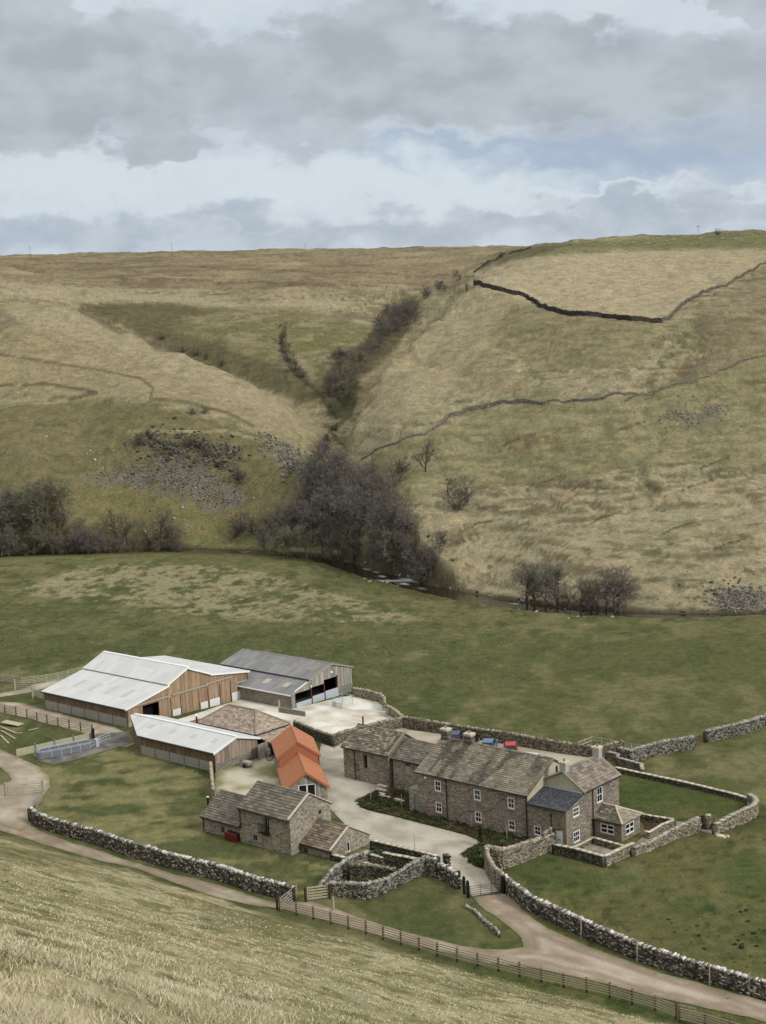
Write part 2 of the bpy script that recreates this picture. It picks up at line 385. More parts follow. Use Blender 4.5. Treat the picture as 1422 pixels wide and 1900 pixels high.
def m_stone(cols, mortar, su=3.2, sv=6.5, mort=0.06):
    """coursed rubble: cells stretched along the wall, each with its own tone"""
    def fn(t, b):
        uv = t.n('ShaderNodeUVMap').outputs[0]; mp = t.n('ShaderNodeMapping'); mp.inputs['Scale'].default_value = (su, sv, 1); t.l(uv, mp.inputs[0])
        ds = t.noise(mp.outputs[0], 0.8, 2, .5, out=1); add = t.mix(0.12, mp.outputs[0], ds, 'ADD')
        vo = t.n('ShaderNodeTexVoronoi'); vo.distance = 'CHEBYCHEV'; vo.inputs['Scale'].default_value = 1.0; vo.inputs['Randomness'].default_value = .75; t.l(add, vo.inputs['Vector'])
        s_ = t.n('ShaderNodeSeparateColor'); t.l(vo.outputs['Color'], s_.inputs[0])
        k = len(cols); c = t.ramp(s_.outputs[0], [(i / k, cc) for i, cc in enumerate(cols)], 'CONSTANT')
        e = t.smooth(vo.outputs['Distance'], .36, .50)
        big = t.noise(uv, .35, 4, .65)
        c = t.mix(t.math('MULTIPLY', e, .75), c, mortar)
        c = t.mix(1.0, c, t.ramp(big, [(.3, (.72, .72, .74)), (.52, (1, 1, 1)), (.72, (1.2, 1.16, 1.05))]), 'MULTIPLY')
        bump(t, b, t.math('SUBTRACT', s_.outputs[1], t.math('MULTIPLY', e, 1.2)), .8, .05)
        return c
    return fn
def m_boards(cols, w=0.2):
    def fn(t, b):
        uv = t.n('ShaderNodeUVMap').outputs[0]; sp = t.n('ShaderNodeSeparateXYZ'); t.l(uv, sp.inputs[0])
        bx = t.math('DIVIDE', sp.outputs[0], w); fl = t.math('FLOOR', bx); fr = t.math('FRACT', bx)
        wn = t.n('ShaderNodeTexWhiteNoise', noise_dimensions='1D'); t.l(fl, wn.inputs['W'])
        k = len(cols); c = t.ramp(wn.outputs[0], [(i / k, cc) for i, cc in enumerate(cols)], 'CONSTANT')
        mp = t.n('ShaderNodeMapping'); mp.inputs['Scale'].default_value = (3, .35, 1); t.l(uv, mp.inputs[0])
        g = t.noise(mp.outputs[0], 1.2, 5, .65)
        c = t.mix(1.0, c, t.ramp(g, [(.3, (.62, .60, .58)), (.55, (1, 1, 1)), (.75, (1.25, 1.22, 1.18))]), 'MULTIPLY')
        gap = t.math('LESS_THAN', fr, .09)
        c = t.mix(t.math('MULTIPLY', gap, .75), c, (.03, .025, .02))
        bump(t, b, t.math('SUBTRACT', 1.0, gap), .6, .02)
        return c
    return fn
def m_sheet(c, var=.08, dirt=(.6, .6, .55), amount=.25, step=1.0):
    """profiled sheeting: fine ribs down the slope, sheets of slightly different tone, streaks"""
    def fn(t, b):
        uv = t.n('ShaderNodeUVMap').outputs[0]; sp = t.n('ShaderNodeSeparateXYZ'); t.l(uv, sp.inputs[0])
        rib = t.math('SINE', t.math('MULTIPLY', sp.outputs[0], 2 * math.pi / .32))
        cell = t.n('ShaderNodeCombineXYZ'); t.l(t.math('FLOOR', t.math('DIVIDE', sp.outputs[0], step)), cell.inputs[0]); t.l(t.math('FLOOR', t.math('DIVIDE', sp.outputs[1], 2.6)), cell.inputs[1])
        wn = t.n('ShaderNodeTexWhiteNoise', noise_dimensions='2D'); t.l(cell.outputs[0], wn.inputs['Vector'])
        c0 = t.mix(wn.outputs[0], tuple(v * (1 - var) for v in c), tuple(min(v * (1 + var), .93) for v in c))
        mp = t.n('ShaderNodeMapping'); mp.inputs['Scale'].default_value = (1.3, .25, 1); t.l(uv, mp.inputs[0])
        st = t.smooth(t.noise(mp.outputs[0], 1.4, 5, .65), .45, .75)
        c0 = t.mix(t.math('MULTIPLY', st, amount), c0, tuple(v * d for v, d in zip(c, dirt)))
        c0 = t.mix(t.math('MULTIPLY', t.math('LESS_THAN', rib, -.6), .12), c0, tuple(v * .6 for v in c))
        bump(t, b, rib, .35, .03)
        return c0
    return fn
M = {}
M['ground'] = mat('grass_ground', m_ground(3.2, .55), 1.0, .05)
M['hill'] = mat('hill_ground', m_ground(1.3, 1.6), 1.0, .05)
M['stone'] = mat('dry_stone', m_attr(6, .75, 1.25, .5, .03, 12), .95, .15)
M['slate'] = mat('stone_slate', m_attr(5, .75, 1.25, .4, .02, 14), .85, .25)
M['blades'] = mat('grass_blades', m_attr(1.0, .9, 1.1, 0), .9, .1)
M['bark'] = mat('bark', m_attr(3.0, .8, 1.2, 0), .95, .1)
M['leaf'] = mat('leaves', m_attr(8.0, .8, 1.2, 0), .8, .2)
HC = [(.220, .188, .148), (.265, .225, .176), (.180, .152, .122), (.305, .265, .210), (.245, .210, .163), (.150, .130, .108), (.255, .222, .180), (.345, .305, .248)]
HC = [(c[0] * 1.17, c[1] * 1.20, c[2] * 1.27) for c in HC]
M['house_stone'] = mat('coursed_sandstone', m_stone(HC, (.235, .200, .150), 2.6, 6.0), .95, .1)
CC = [(.30, .262, .205), (.37, .335, .27), (.24, .20, .16), (.46, .425, .355), (.32, .27, .22), (.20, .18, .15), (.41, .365, .285), (.28, .245, .205)]
M['rubble_stone'] = mat('limewashed_rubble', m_stone(CC, (.36, .33, .27), 3.0, 5.0), .95, .1)
M['wall_stone'] = mat('garden_wall_stone', m_stone([(.19, .165, .125), (.26, .23, .18), (.13, .115, .095), (.32, .29, .23), (.16, .14, .11), (.10, .09, .075)], (.07, .06, .05), 3.2, 5.5), .95, .1)
M['concrete'] = mat('weathered_concrete', m_plain((.33, .32, .285), 1.2, .25, .2), .9, .15)
M['block'] = mat('concrete_block', m_stone([(.25, .24, .20), (.28, .27, .225), (.23, .22, .185)], (.20, .19, .165), 2.2, 4.4), .95, .1)
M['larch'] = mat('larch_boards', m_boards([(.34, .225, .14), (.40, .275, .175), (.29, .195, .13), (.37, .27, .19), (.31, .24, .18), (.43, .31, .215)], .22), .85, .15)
M['larch_dark'] = mat('dark_larch_boards', m_boards([(.19, .125, .08), (.22, .15, .10), (.16, .108, .072), (.24, .17, .115)], .22), .85, .15)  # larch boards in a darker brown, for long sides and end walls
M['silver'] = mat('silvered_boards', m_boards([(.34, .32, .29), (.42, .40, .36), (.27, .25, .22), (.38, .35, .31), (.30, .27, .23)], .25), .85, .15)
M['brownboard'] = mat('grey_brown_boards', m_boards([(.30, .235, .185), (.36, .29, .24), (.25, .19, .15), (.40, .33, .28)], .24), .85, .15)
M['roof_white'] = mat('pale_roof_sheet', m_sheet((.60, .61, .61), .07, (.72, .72, .68), .5), .6, .3)
M['rooflight'] = mat('translucent_rooflight', m_plain((.48, .485, .49), 3, .1), .5, .3)
M['roof_grey'] = mat('aged_fibre_cement', m_sheet((.245, .245, .25), .14, (.62, .60, .55), .8), .95, .1)
M['brown_light'] = mat('lichened_rooflight', m_plain((.27, .245, .20), 1.5, .35), .9, .1)
M['old_light'] = mat('mossy_rooflight', m_plain((.42, .40, .32), 2, .3), .8, .1)
M['terracotta'] = mat('orange_sheet_roof', m_plain((.43, .185, .100), 1.1, .16, .12), .9, .1)
M['terra_wall'] = mat('orange_sheet_wall', m_plain((.35, .14, .072), 3, .1), .75, .2)
M['trim_white'] = mat('white_trim', m_plain((.84, .84, .82), 3, .03), .5, .3)
M['panel_white'] = mat('white_panel', m_plain((.66, .67, .65), 1.5, .08), .6, .3)
M['black'] = mat('black_gutter', m_plain((.018, .018, .020), 3, .2), .5, .4)
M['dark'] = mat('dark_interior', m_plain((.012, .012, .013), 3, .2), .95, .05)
M['render'] = mat('cream_render', m_plain((.46, .42, .31), .9, .28, .2), .9, .1)
M['render_grey'] = mat('grey_render', m_plain((.42, .42, .39), .9, .3, .2), .9, .1)
M['coping'] = mat('pale_coping', m_plain((.55, .50, .40), 2.5, .2, .3), .9, .1)
M['quoin'] = mat('dressed_stone', m_plain((.26, .225, .17), 2.5, .2, .3), .9, .1)
M['lead'] = mat('lead', m_plain((.32, .34, .38), 3, .15), .6, .4)
M['welsh'] = mat('dark_slate', m_attr(5, .7, 1.3, .3, .01, 14), .7, .35)
M['glass'] = mat('window_glass', lambda t, b: (.012, .014, .017), .06, .5)
M['sage'] = mat('sage_paint', m_plain((.32, .36, .32), 3, .08), .6, .3)
M['greydoor'] = mat('grey_paint', m_plain((.25, .26, .28), 3, .1), .6, .3)
M['red'] = mat('dark_red_paint', m_plain((.13, .018, .018), 3, .2), .45, .4)
M['maroon'] = mat('oxide_steel', m_plain((.085, .022, .022), 3, .2), .7, .3)
M['galv'] = mat('galvanised_sheet', m_plain((.42, .46, .52), 1.5, .15), .55, .4, .0)
M['galv_dark'] = mat('dull_galvanised', m_plain((.16, .18, .21), 1.5, .25), .6, .4, .0)
M['post'] = mat('brown_post', m_plain((.085, .048, .028), 4, .3), .9, .1)
M['rail'] = mat('fence_rail', m_plain((.40, .345, .265), 3, .25), .9, .1)
M['oldwood'] = mat('silvered_timber', m_plain((.36, .33, .27), 3, .25), .9, .1)
M['lichenwood'] = mat('lichened_timber', m_plain((.40, .39, .28), 3, .25), .9, .1)
M['yardc'] = mat('yard_concrete', None or (lambda t, b: t.mix(t.noise(pos(t), .25, 6, .65), (.44, .415, .36), (.70, .68, .62))), .9, .15)
M['cast'] = mat('cast_iron', m_plain((.010, .010, .011), 3, .2), .5, .4)
# ------------------------------------------------------------------ terrain: one height field, cut into ground (this side of the river) and hills
def in_poly(px, py, poly):
    r = np.zeros(len(px), bool); n = len(poly); j = n - 1
    for i in range(n):
        xi, yi = poly[i]; xj, yj = poly[j]
        if yi != yj:
            c = ((yi > py) != (yj > py)) & (px < (xj - xi) * (py - yi) / (yj - yi) + xi); r ^= c
        j = i
    return r
def bake_terrain():
    azi = np.arange(-16.2, 16.21, 0.036); azo = np.arange(0.3, 24, 0.45)
    az = np.radians(np.r_[-16.2 - azo[::-1], azi, 16.2 + azo])
    ts = [2.2]
    while ts[-1] < 2350:
        t = ts[-1]; ts.append(t * (1 + (0.014 if t < 30 else 0.0085 if t < 110 else 0.0055 if t < 290 else 0.0033 if t < 700 else .007 if t < 1500 else .02)))
    ts = np.array(ts); na, nt_ = len(az), len(ts)
    A, T = np.meshgrid(az, ts); x = (T * np.sin(A)).ravel(); y = (T * np.cos(A)).ravel()
    z = ground_h(x, y)
    Pm = np.stack([x, y, z], -1); px, py = project(Pm); t = T.ravel()
    # ---- natural colours of what grows there; hill tones also carry some painted shade
    def mixc(c, k, m_): return c + (np.array(k) - c) * np.clip(m_, 0, 1)[:, None]
    n = len(x); col = np.tile(np.array([.088, .098, .043]), (n, 1))
    f1 = fbm(x / 22, y / 30, 41, 4); f2 = fbm(x / 3.0, y / 5, 43, 4); f3 = fbm(x / .8, y / 1.2, 47, 3); f4 = fbm(x / 60, y / 60, 49, 3)
    jx = px + (fbm(x / 6, y / 9, 61, 4) - .5) * 44; jy = py + (fbm(x / 6, y / 9, 63, 4) - .5) * 26
    JIT = []
    for k_ in range(6):
        sc_ = (9, 5, 3, 7, 4, 2)[k_]; am_ = (46, 34, 24, 60, 40, 18)[k_]
        JIT.append(((fbm(x / sc_, y / sc_ / 1.4, 200 + k_, 3) - .5) * am_, (fbm(x / sc_, y / sc_ / 1.4, 220 + k_, 3) - .5) * am_ * .55))
    near = y < river_y(x) + 4; s = slope_s(x, y)
    col = mixc(col, (.108, .116, .050), sstep(f1, .48, .70) * .7); col = mixc(col, (.175, .160, .085), sstep(f2 * .6 + f1 * .4, .52, .66) * .7)
    col = mixc(col, (.058, .070, .028), sstep(1 - f2, .54, .68) * .6)
    ff = near & (t > 205)
    # field strip with bleached rushy grass
    RUSH = [(10, 1100), (60, 1078), (150, 1050), (300, 1043), (440, 1052), (560, 1078), (640, 1098), (720, 1130), (810, 1152), (600, 1158), (420, 1152), (270, 1138), (210, 1120), (80, 1112)]; m_ = in_poly(jx, jy, RUSH) & ff
    streak = fbm(x / 1.9, y / 2.6, 71, 5, .62) * .7 + fbm(x / 12, y / 16, 72, 3) * .3
    w_ = np.mean([in_poly(px + a_ * 1.6, py + b_ * 1.6, RUSH) for a_, b_ in JIT], 0) * ff; col = mixc(col, (.30, .265, .17), sstep(streak + (w_ - 1) * .12, .43, .58) * .72 * w_)
    m_ = ff & ~m_ & (jy < 1180); col[m_] = mixc(col, (.135, .130, .060), sstep(streak, .42, .62) * .8)[m_]
    m_ = near & (t > 190) & (jy > 1180) & (jx > 850); col[m_] = mixc(col, (.115, .120, .045), np.full(n, .25))[m_]
    # field on the right, its worn spots
    m_ = near & (px > 900) & (py > 1560); col[m_] = mixc(col, (.062, .088, .026), np.full(n, .40))[m_]
    m_ = m_ & (sstep(f1, .5, .62) > .3); col[m_] = mixc(col, (.120, .120, .055), sstep(f1, .50, .64) * .5)[m_]
    m_ = near & (px > 880) & (py > 1540) & (s < 0); w_ = sstep(fbm(x / 7, y / 9, 74, 4), .46, .60); col[m_] = mixc(col, (.165, .135, .062), w_ * .30)[m_]; w_ = sstep(fbm(x / 1.2, y / 1.2, 75, 4), .60, .70); col[m_] = mixc(col, (.035, .045, .018), w_ * .55)[m_]
    # near slope: straw coloured moor grass with greener patches
    fg = s > 0
    g1 = fbm(x / 1.5, y / 1.5, 81, 5, .6); g2 = fbm(x / 11, y / 8, 83, 3)
    c = np.tile(np.array([.37, .33, .21]), (n, 1)); c = mixc(c, (.180, .170, .082), sstep(g1, .42, .66)); c = mixc(c, (.30, .27, .165), sstep(1 - g1, .52, .7) * .7)
    c = mixc(c, (.120, .115, .046), sstep(g2, .45, .68) * (.75 - .5 * sstep(s, 10, 50))); c = mixc(c, (.05, .045, .025), sstep(f3, .68, .8) * .5)
    k = sstep(s + (f2 - .5) * 4, 0, 2.5)
    col[fg] = (col + (c - col) * k[:, None])[fg]
    # paddock grass between the track wall and the cottage: pale streaks
    m_ = near & (s < 1) & in_poly(px, py, [(60, 1420), (250, 1380), (400, 1450), (380, 1560), (620, 1610), (560, 1660), (60, 1520)])
    col[m_] = mixc(col, (.215, .200, .100), sstep(fbm(x / 4, y / 2, 91, 4), .42, .62) * .75)[m_]
    # ---- beyond the river
    far = ~near
    st = fbm(x / 16, z / .9, 101, 4); st2 = fbm(x / 6, z / .45, 103, 3); bg_ = fbm(x / 34, y / 44, 105, 4)
    h = np.tile(np.array([.250, .218, .138]), (n, 1))
    h = mixc(h, (.150, .146, .066), sstep(bg_ * .7 + st * .3, .50, .64) * .8); h = mixc(h, (.27, .235, .145), sstep(st, .52, .72) * .65)
    h = mixc(h, (.105, .085, .050), sstep(st2 * .6 + (1 - bg_) * .4, .56, .70) * .75); h = mixc(h, (.075, .072, .034), sstep(f2, .62, .78) * .5)
    h = mixc(h, (.075, .070, .032), sstep(fbm(x / 9, z / .7, 108, 5, .62), .57, .66) * .55); h = mixc(h, (.32, .285, .185), sstep(fbm(x / 2.2, z / .35, 107, 3), .60, .78) * .4)
    def reg(poly, t0, t1, colr, amt): # region of its own tone: mostly growth, a few with painted shade
        xs_ = [p[0] for p in poly]; ys_ = [p[1] for p in poly]
        q = np.nonzero(far & (t > t0) & (t < t1) & (px > min(xs_) - 45) & (px < max(xs_) + 45) & (py > min(ys_) - 30) & (py < max(ys_) + 30))[0]; w = np.zeros(len(q))
        for a_, b_ in JIT: w += in_poly(px[q] + a_[q], py[q] + b_[q], poly)
        w /= len(JIT); am = amt[q] if isinstance(amt, np.ndarray) else amt
        h[q] = h[q] + (np.array(colr) - h[q]) * (w * am)[:, None]
    reg([(-900, 470), (900, 450), (990, 462), (900, 520), (700, 545), (400, 540), (0, 520), (-900, 520)], 700, 9999, (.185, .135, .080), .55)
    ms_ = fbm(x / 30, y / 70, 131, 5, .6) * .6 + fbm(x / 45, z / 2.2, 132, 4, .6) * .4; q = far & (t > 650); h[q] = mixc(h, (.125, .092, .06), sstep(ms_, .53, .66) * .7)[q]; h[q] = mixc(h, (.30, .25, .155), sstep(1 - ms_, .54, .68) * .55)[q]
    reg([(880, 500), (1000, 470), (1100, 460), (1422, 455), (2200, 455), (2200, 500), (1422, 492), (1300, 545), (1225, 600), (1060, 578), (980, 560), (870, 530)], 430, 1300, (.31, .262, .172), .9)
    reg([(960, 478), (1010, 452), (1100, 449), (1422, 425), (2200, 400), (2200, 462), (1422, 462), (1150, 466)], 560, 1400, (.130, .135, .055), .9)
    reg([(880, 505), (900, 485), (985, 455), (1075, 452), (1010, 468), (950, 482)], 430, 1300, (.085, .080, .040), .8)
    reg([(700, 560), (870, 535), (900, 640), (1000, 720), (800, 740), (690, 790), (660, 760)], 350, 640, (.225, .185, .108), .7)
    reg([(870, 545), (1220, 600), (1180, 680), (1000, 690), (880, 620)], 350, 640, (.165, .145, .070), .6)
    reg([(1300, 560), (1422, 510), (1500, 640), (1330, 700), (1300, 640)], 330, 640, (.175, .135, .085), .5)
    reg([(650, 870), (900, 760), (1180, 735), (1422, 640), (2000, 500), (2000, 900), (1250, 860), (1000, 900), (700, 900)], 300, 560, (.155, .152, .062), .55)
    reg([(0, 560), (180, 590), (400, 690), (600, 790), (640, 850), (560, 850), (470, 790), (280, 740), (0, 730), (-900, 700), (-900, 560)], 380, 640, (.255, .210, .122), .65)
    reg([(0, 740), (280, 750), (470, 800), (560, 870), (500, 1000), (0, 1010), (-900, 1000), (-900, 760)], 350, 480, (.118, .104, .040), .75)
    reg([(160, 900), (300, 895), (420, 960), (450, 1010), (150, 1010), (120, 940)], 350, 480, (.145, .132, .045), .7)
    reg([(150, 565), (520, 560), (700, 610), (680, 680), (600, 760), (480, 700), (380, 660), (240, 600)], 520, 800, (.125, .120, .046), .65); reg([(150, 565), (330, 560), (430, 590), (420, 640), (300, 640), (200, 600)], 520, 800, (.095, .080, .042), sstep(bg_, .4, .6) * .8)  # second region: dark growth with some slope shade mixed into its colour
    reg([(480, 600), (540, 600), (600, 740), (560, 740)], 500, 760, (.23, .185, .13), .75)
    reg([(170, 1000), (470, 985), (520, 1010), (420, 1045), (160, 1030)], 350, 420, (.125, .135, .045), .7)
    reg([(700, 600), (715, 560), (745, 552), (775, 556), (782, 580), (740, 640), (700, 680), (670, 700), (650, 780), (620, 775), (596, 740), (600, 700), (630, 660), (680, 640)], 470, 900, (.070, .066, .038), .9)
    reg([(140, 560), (200, 590), (330, 655), (500, 725), (600, 792), (650, 790), (640, 740), (560, 690), (440, 655), (340, 620), (220, 570)], 560, 800, (.088, .082, .040), .85)  # strip behind the spur crest: dark growth plus painted shade
    reg([(330, 600), (560, 590), (640, 640), (640, 700), (560, 660), (440, 640)], 520, 800, (.118, .122, .040), .8)
    reg([(330, 590), (560, 565), (690, 610), (640, 700), (560, 660), (440, 640)], 520, 820, (.22, .19, .115), sstep(fbm(x / 14, z / 2.0, 141, 4, .6), .50, .60) * .75)
    reg([(-200, 530), (150, 545), (300, 549), (430, 560), (620, 556), (700, 575), (620, 568), (430, 572), (300, 560), (150, 556), (-200, 552)], 560, 900, (.29, .25, .165), .8)
    reg([(20, 555), (170, 577), (260, 620), (400, 682), (560, 755), (620, 815), (600, 830), (520, 780), (380, 720), (200, 640), (0, 590)], 400, 600, (.29, .25, .165), .55)
    reg([(690, 700), (770, 615), (860, 545), (960, 550), (900, 640), (840, 720), (740, 790), (660, 800)], 380, 560, (.275, .238, .155), .6)
    # scree and crags
    q = sstep(fbm(x / 2.0, z / 1.2, 111, 4), .36, .5)
    reg([(120, 880), (250, 875), (330, 840), (440, 900), (460, 935), (390, 950), (300, 915), (200, 900)], 350, 480, (.140, .128, .120), q * .8)
    reg([(240, 820), (330, 812), (450, 835), (440, 880), (330, 860)], 350, 480, (.060, .055, .048), q * .8)
    reg([(480, 800), (560, 840), (600, 890), (560, 900), (500, 850)], 350, 480, (.17, .155, .135), q * .7)
    reg([(1240, 760), (1300, 765), (1340, 745), (1340, 785), (1270, 800)], 330, 520, (.12, .11, .105), q * .7)
    reg([(1310, 1090), (1422, 1095), (1422, 1140), (1320, 1130)], 270, 340, (.10, .092, .086), q * .7)
    reg([(930, 815), (1030, 800), (1020, 815), (950, 850)], 300, 460, (.13, .09, .058), q * .8)
    reg([(830, 1000), (890, 985), (890, 1000), (840, 1015)], 300, 460, (.12, .08, .052), q)
    reg([(1170, 640), (1330, 600), (1320, 700), (1240, 720), (1280, 650)], 300, 560, (.11, .085, .052), q * .7)
    reg([(-900, 560), (0, 565), (40, 600), (0, 615), (-900, 640)], 450, 640, (.16, .125, .10), .7)
    # sheep tracks, old ways and one painted shade line on the left hill
    def track(pts, t0, t1, w, colr, amt):
        pts = np.array(pts, float); d = np.full(n, 1e9); ii = np.nonzero(far & (t > t0) & (t < t1))[0]; qx, qy = px[ii] + (f2[ii] - .5) * 8, py[ii] + (f2[ii] - .5) * 5
        dd = np.full(len(ii), 1e9)
        for (ax, ay), (bx, by) in zip(pts[:-1], pts[1:]):
            L2 = (bx - ax) ** 2 + (by - ay) ** 2; k_ = np.clip(((qx - ax) * (bx - ax) + (qy - ay) * (by - ay)) / L2, 0, 1)
            dd = np.minimum(dd, np.hypot(qx - ax - k_ * (bx - ax), qy - ay - k_ * (by - ay)))
        mk_ = np.zeros(n); mk_[ii] = (1 - sstep(dd, w * .5, w * 1.4)) * amt
        h[:] = mixc(h, colr, mk_)
    track([(-40, 652), (100, 672), (200, 690), (262, 702), (284, 720), (278, 738)], 440, 600, 2.2, (.10, .088, .045), .8)
    track([(0, 545), (120, 565), (200, 600), (330, 655), (450, 705)], 520, 700, 1.5, (.11, .095, .05), .5)
    track([(0, 715), (90, 712), (180, 728), (130, 742)], 440, 600, 3, (.075, .065, .035), .8)
    track([(280, 740), (340, 745), (420, 765), (470, 790)], 420, 560, 3.5, (.085, .080, .035), .7)
    track([(240, 800), (330, 800), (420, 800), (480, 815)], 400, 480, 2.5, (.30, .27, .18), .6)
    track([(640, 830), (612, 800), (650, 770), (660, 740)], 380, 620, 4, (.07, .085, .035), .8)
    track([(530, 600), (522, 640), (545, 690), (600, 735), (625, 775)], 520, 800, 4.5, (.055, .060, .028), .8)
    track([(150, 575), (250, 632), (330, 655), (400, 690)], 560, 800, 6, (.060, .052, .028), .55)  # dark line behind the spur crest, shade painted as a fold
    for k_ in range(9):
        y0 = 490 + k_ * 6; x0 = 60 + (k_ * 173) % 700; track([(x0, y0), (x0 + 80, y0 - 3), (x0 + 170, y0 + 2)], 700, 1500, 1.3, (.09, .065, .045), .6)
    for (x0, y0) in ((840, 1010), (960, 815), (880, 975), (1170, 790), (1180, 735), (1000, 895), (1320, 860), (930, 1040), (1250, 980), (760, 850), (1080, 900), (1350, 1010), (1120, 960), (1290, 900)):
        track([(x0 - 25, y0 + 12), (x0, y0), (x0 + 35, y0 - 10)], 290, 560, 1.6, (.065, .055, .032), .8)
    # earth banks of the river
    d = np.abs(y - river_y(x)) / river_k(x); h = mixc(h, (.060, .050, .032), (1 - sstep(d, 3.6, 5.5)) * .85)
    lum = h @ np.array([.35, .5, .15]); h = h + (lum[:, None] * np.array([1.12, 1.0, .74]) - h) * .30; h *= 1.08
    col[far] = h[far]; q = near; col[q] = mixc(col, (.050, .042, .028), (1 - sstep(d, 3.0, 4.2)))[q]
    q = near & (x < 10); col[q] = mixc(col, (.075, .07, .035), (1 - sstep(d, 5, 9)))[q]
    col *= (0.86 + .28 * f3)[:, None]
    idx = np.arange(na * nt_).reshape(nt_, na)
    quads = np.stack([idx[:-1, :-1], idx[:-1, 1:], idx[1:, 1:], idx[1:, :-1]], -1).reshape(-1, 4)
    cell_far = far[quads].all(1); cell_near = ~cell_far
    for nm, sel, mt in (('ground', cell_near, M['ground']), ('hills', cell_far, M['hill'])):
        q = quads[sel]; used = np.unique(q); remap = np.full(n, -1, np.int64); remap[used] = np.arange(len(used))
        me = np_mesh(nm, Pm[used], remap[q], mt, col[used], smooth=True); dr_ = np.abs(y - river_y(x))[q[:, 0]]; me.polygons.foreach_set('use_smooth', dr_ > 16)
        tag(link_mesh(nm, me), {'ground': 'green pasture and the rough straw coloured slope below the camera', 'hills': 'brown and green moorland hills beyond the river'}[nm], None, None, 'structure')
bake_terrain()

# ------------------------------------------------------------------ sheets lying on the ground
def patch(name, poly, mtl, dz=0.05, res=1.6, jag=0.0, label=None, colfn=None, hfun=None, seg=0.8, seed=3):
    """poly: world xy outline. dense triangulated sheet that follows the ground"""
    poly = [np.array(p[:2], float) for p in poly]; out = []
    for i, p in enumerate(poly):
        q = poly[(i + 1) % len(poly)]; L = np.linalg.norm(q - p); k = max(1, int(L / seg)); d = (q - p) / L; nn = np.array([-d[1], d[0]])
        for j in range(k):
            c = p + d * L * j / k; off = 0
            if jag: off = (float(fbm(np.array([c[0] / 1.5]), np.array([c[1] / 1.5]), seed, 3)[0]) - .5) * 2 * jag
            out.append(c + nn * off)
    P = np.array(out); lo, hi = P.min(0), P.max(0)
    gx, gy = np.meshgrid(np.arange(lo[0], hi[0], res), np.arange(lo[1], hi[1], res)); gx = gx.ravel(); gy = gy.ravel()
    ins = in_poly(gx, gy, [tuple(p) for p in out]); pts = [Vector(p) for p in out] + [Vector((a, b)) for a, b in zip(gx[ins], gy[ins])]
    n = len(out); r = delaunay_2d_cdt(pts, [(i, (i + 1) % n) for i in range(n)], [], 0, 1e-4)
    vs = np.array([tuple(v) for v in r[0]]); fs = np.array([f_ for f_ in r[2] if len(f_) == 3])
    cen = vs[fs].mean(1); fs = fs[in_poly(cen[:, 0], cen[:, 1], [tuple(p) for p in out])]
    zz = (hfun or near_h)(vs[:, 0], vs[:, 1]) + dz
    vv = np.c_[vs, zz]; og = np.array([vs[:, 0].mean(), vs[:, 1].mean(), 0.0])
    col = np.full((len(vv), 3), .4) if colfn is None else colfn(vv, P)
    me = np_mesh(name, vv - og, fs, mtl, col, smooth=True)
    o = link_mesh(name, me, None, og); tag(o, label, None, None, 'structure'); return o
def edge_dist(v, P):
    d = np.full(len(v), 1e9)
    for i in range(len(P)):
        a, b = P[i], P[(i + 1) % len(P)]; ab = b - a; k = np.clip(((v[:, :2] - a) @ ab) / (ab @ ab + 1e-9), 0, 1)
        d = np.minimum(d, np.linalg.norm(v[:, :2] - a - k[:, None] * ab, axis=1))
    return d
def gcol(base, dark, light, verge=None, w=1.2, sc=3.0, rut=False):
    def fn(v, P):
        f1 = fbm(v[:, 0] / sc, v[:, 1] / sc, 15, 4); c = np.tile(np.array(base), (len(v), 1))
        c += (np.array(dark) - c) * sstep(f1, .50, .68)[:, None] * .8; c += (np.array(light) - c) * sstep(1 - f1, .50, .68)[:, None] * .8
        if rut:
            d = edge_dist(v, P) + (fbm(v[:, 0] / 4, v[:, 1] / 4, 23, 3) - .5) * .9; k_ = np.exp(-((d - 1.15) / .38) ** 2) * .75 + np.exp(-((d - 2.9) / .3) ** 2) * .45
            c += (np.array((.235, .175, .130)) - c) * k_[:, None]; c += (np.array((.46, .42, .345)) - c) * (np.exp(-((d - 1.95) / .35) ** 2) * .6)[:, None]
        if verge is not None:
            d = edge_dist(v, P) + (fbm(v[:, 0] / .9, v[:, 1] / .9, 19, 3) - .5) * w * 1.2
            c += (np.array(verge) - c) * (1 - sstep(d, 0, w))[:, None] * .8
        return c
    return fn
M['gravel'] = mat('gravel', m_attr(9, .78, 1.22, .5, .04, 20), .97, .1)
M['cobble'] = mat('cobbles', m_attr(4, .85, 1.15, .4, .03, 12), .95, .1)
M['soil'] = mat('soil', m_attr(6, .6, 1.4, .8, .1, 8), 1, .05)
def GP(lst): return [G(*p)[:2] for p in lst]
VG = (.17, .155, .085)
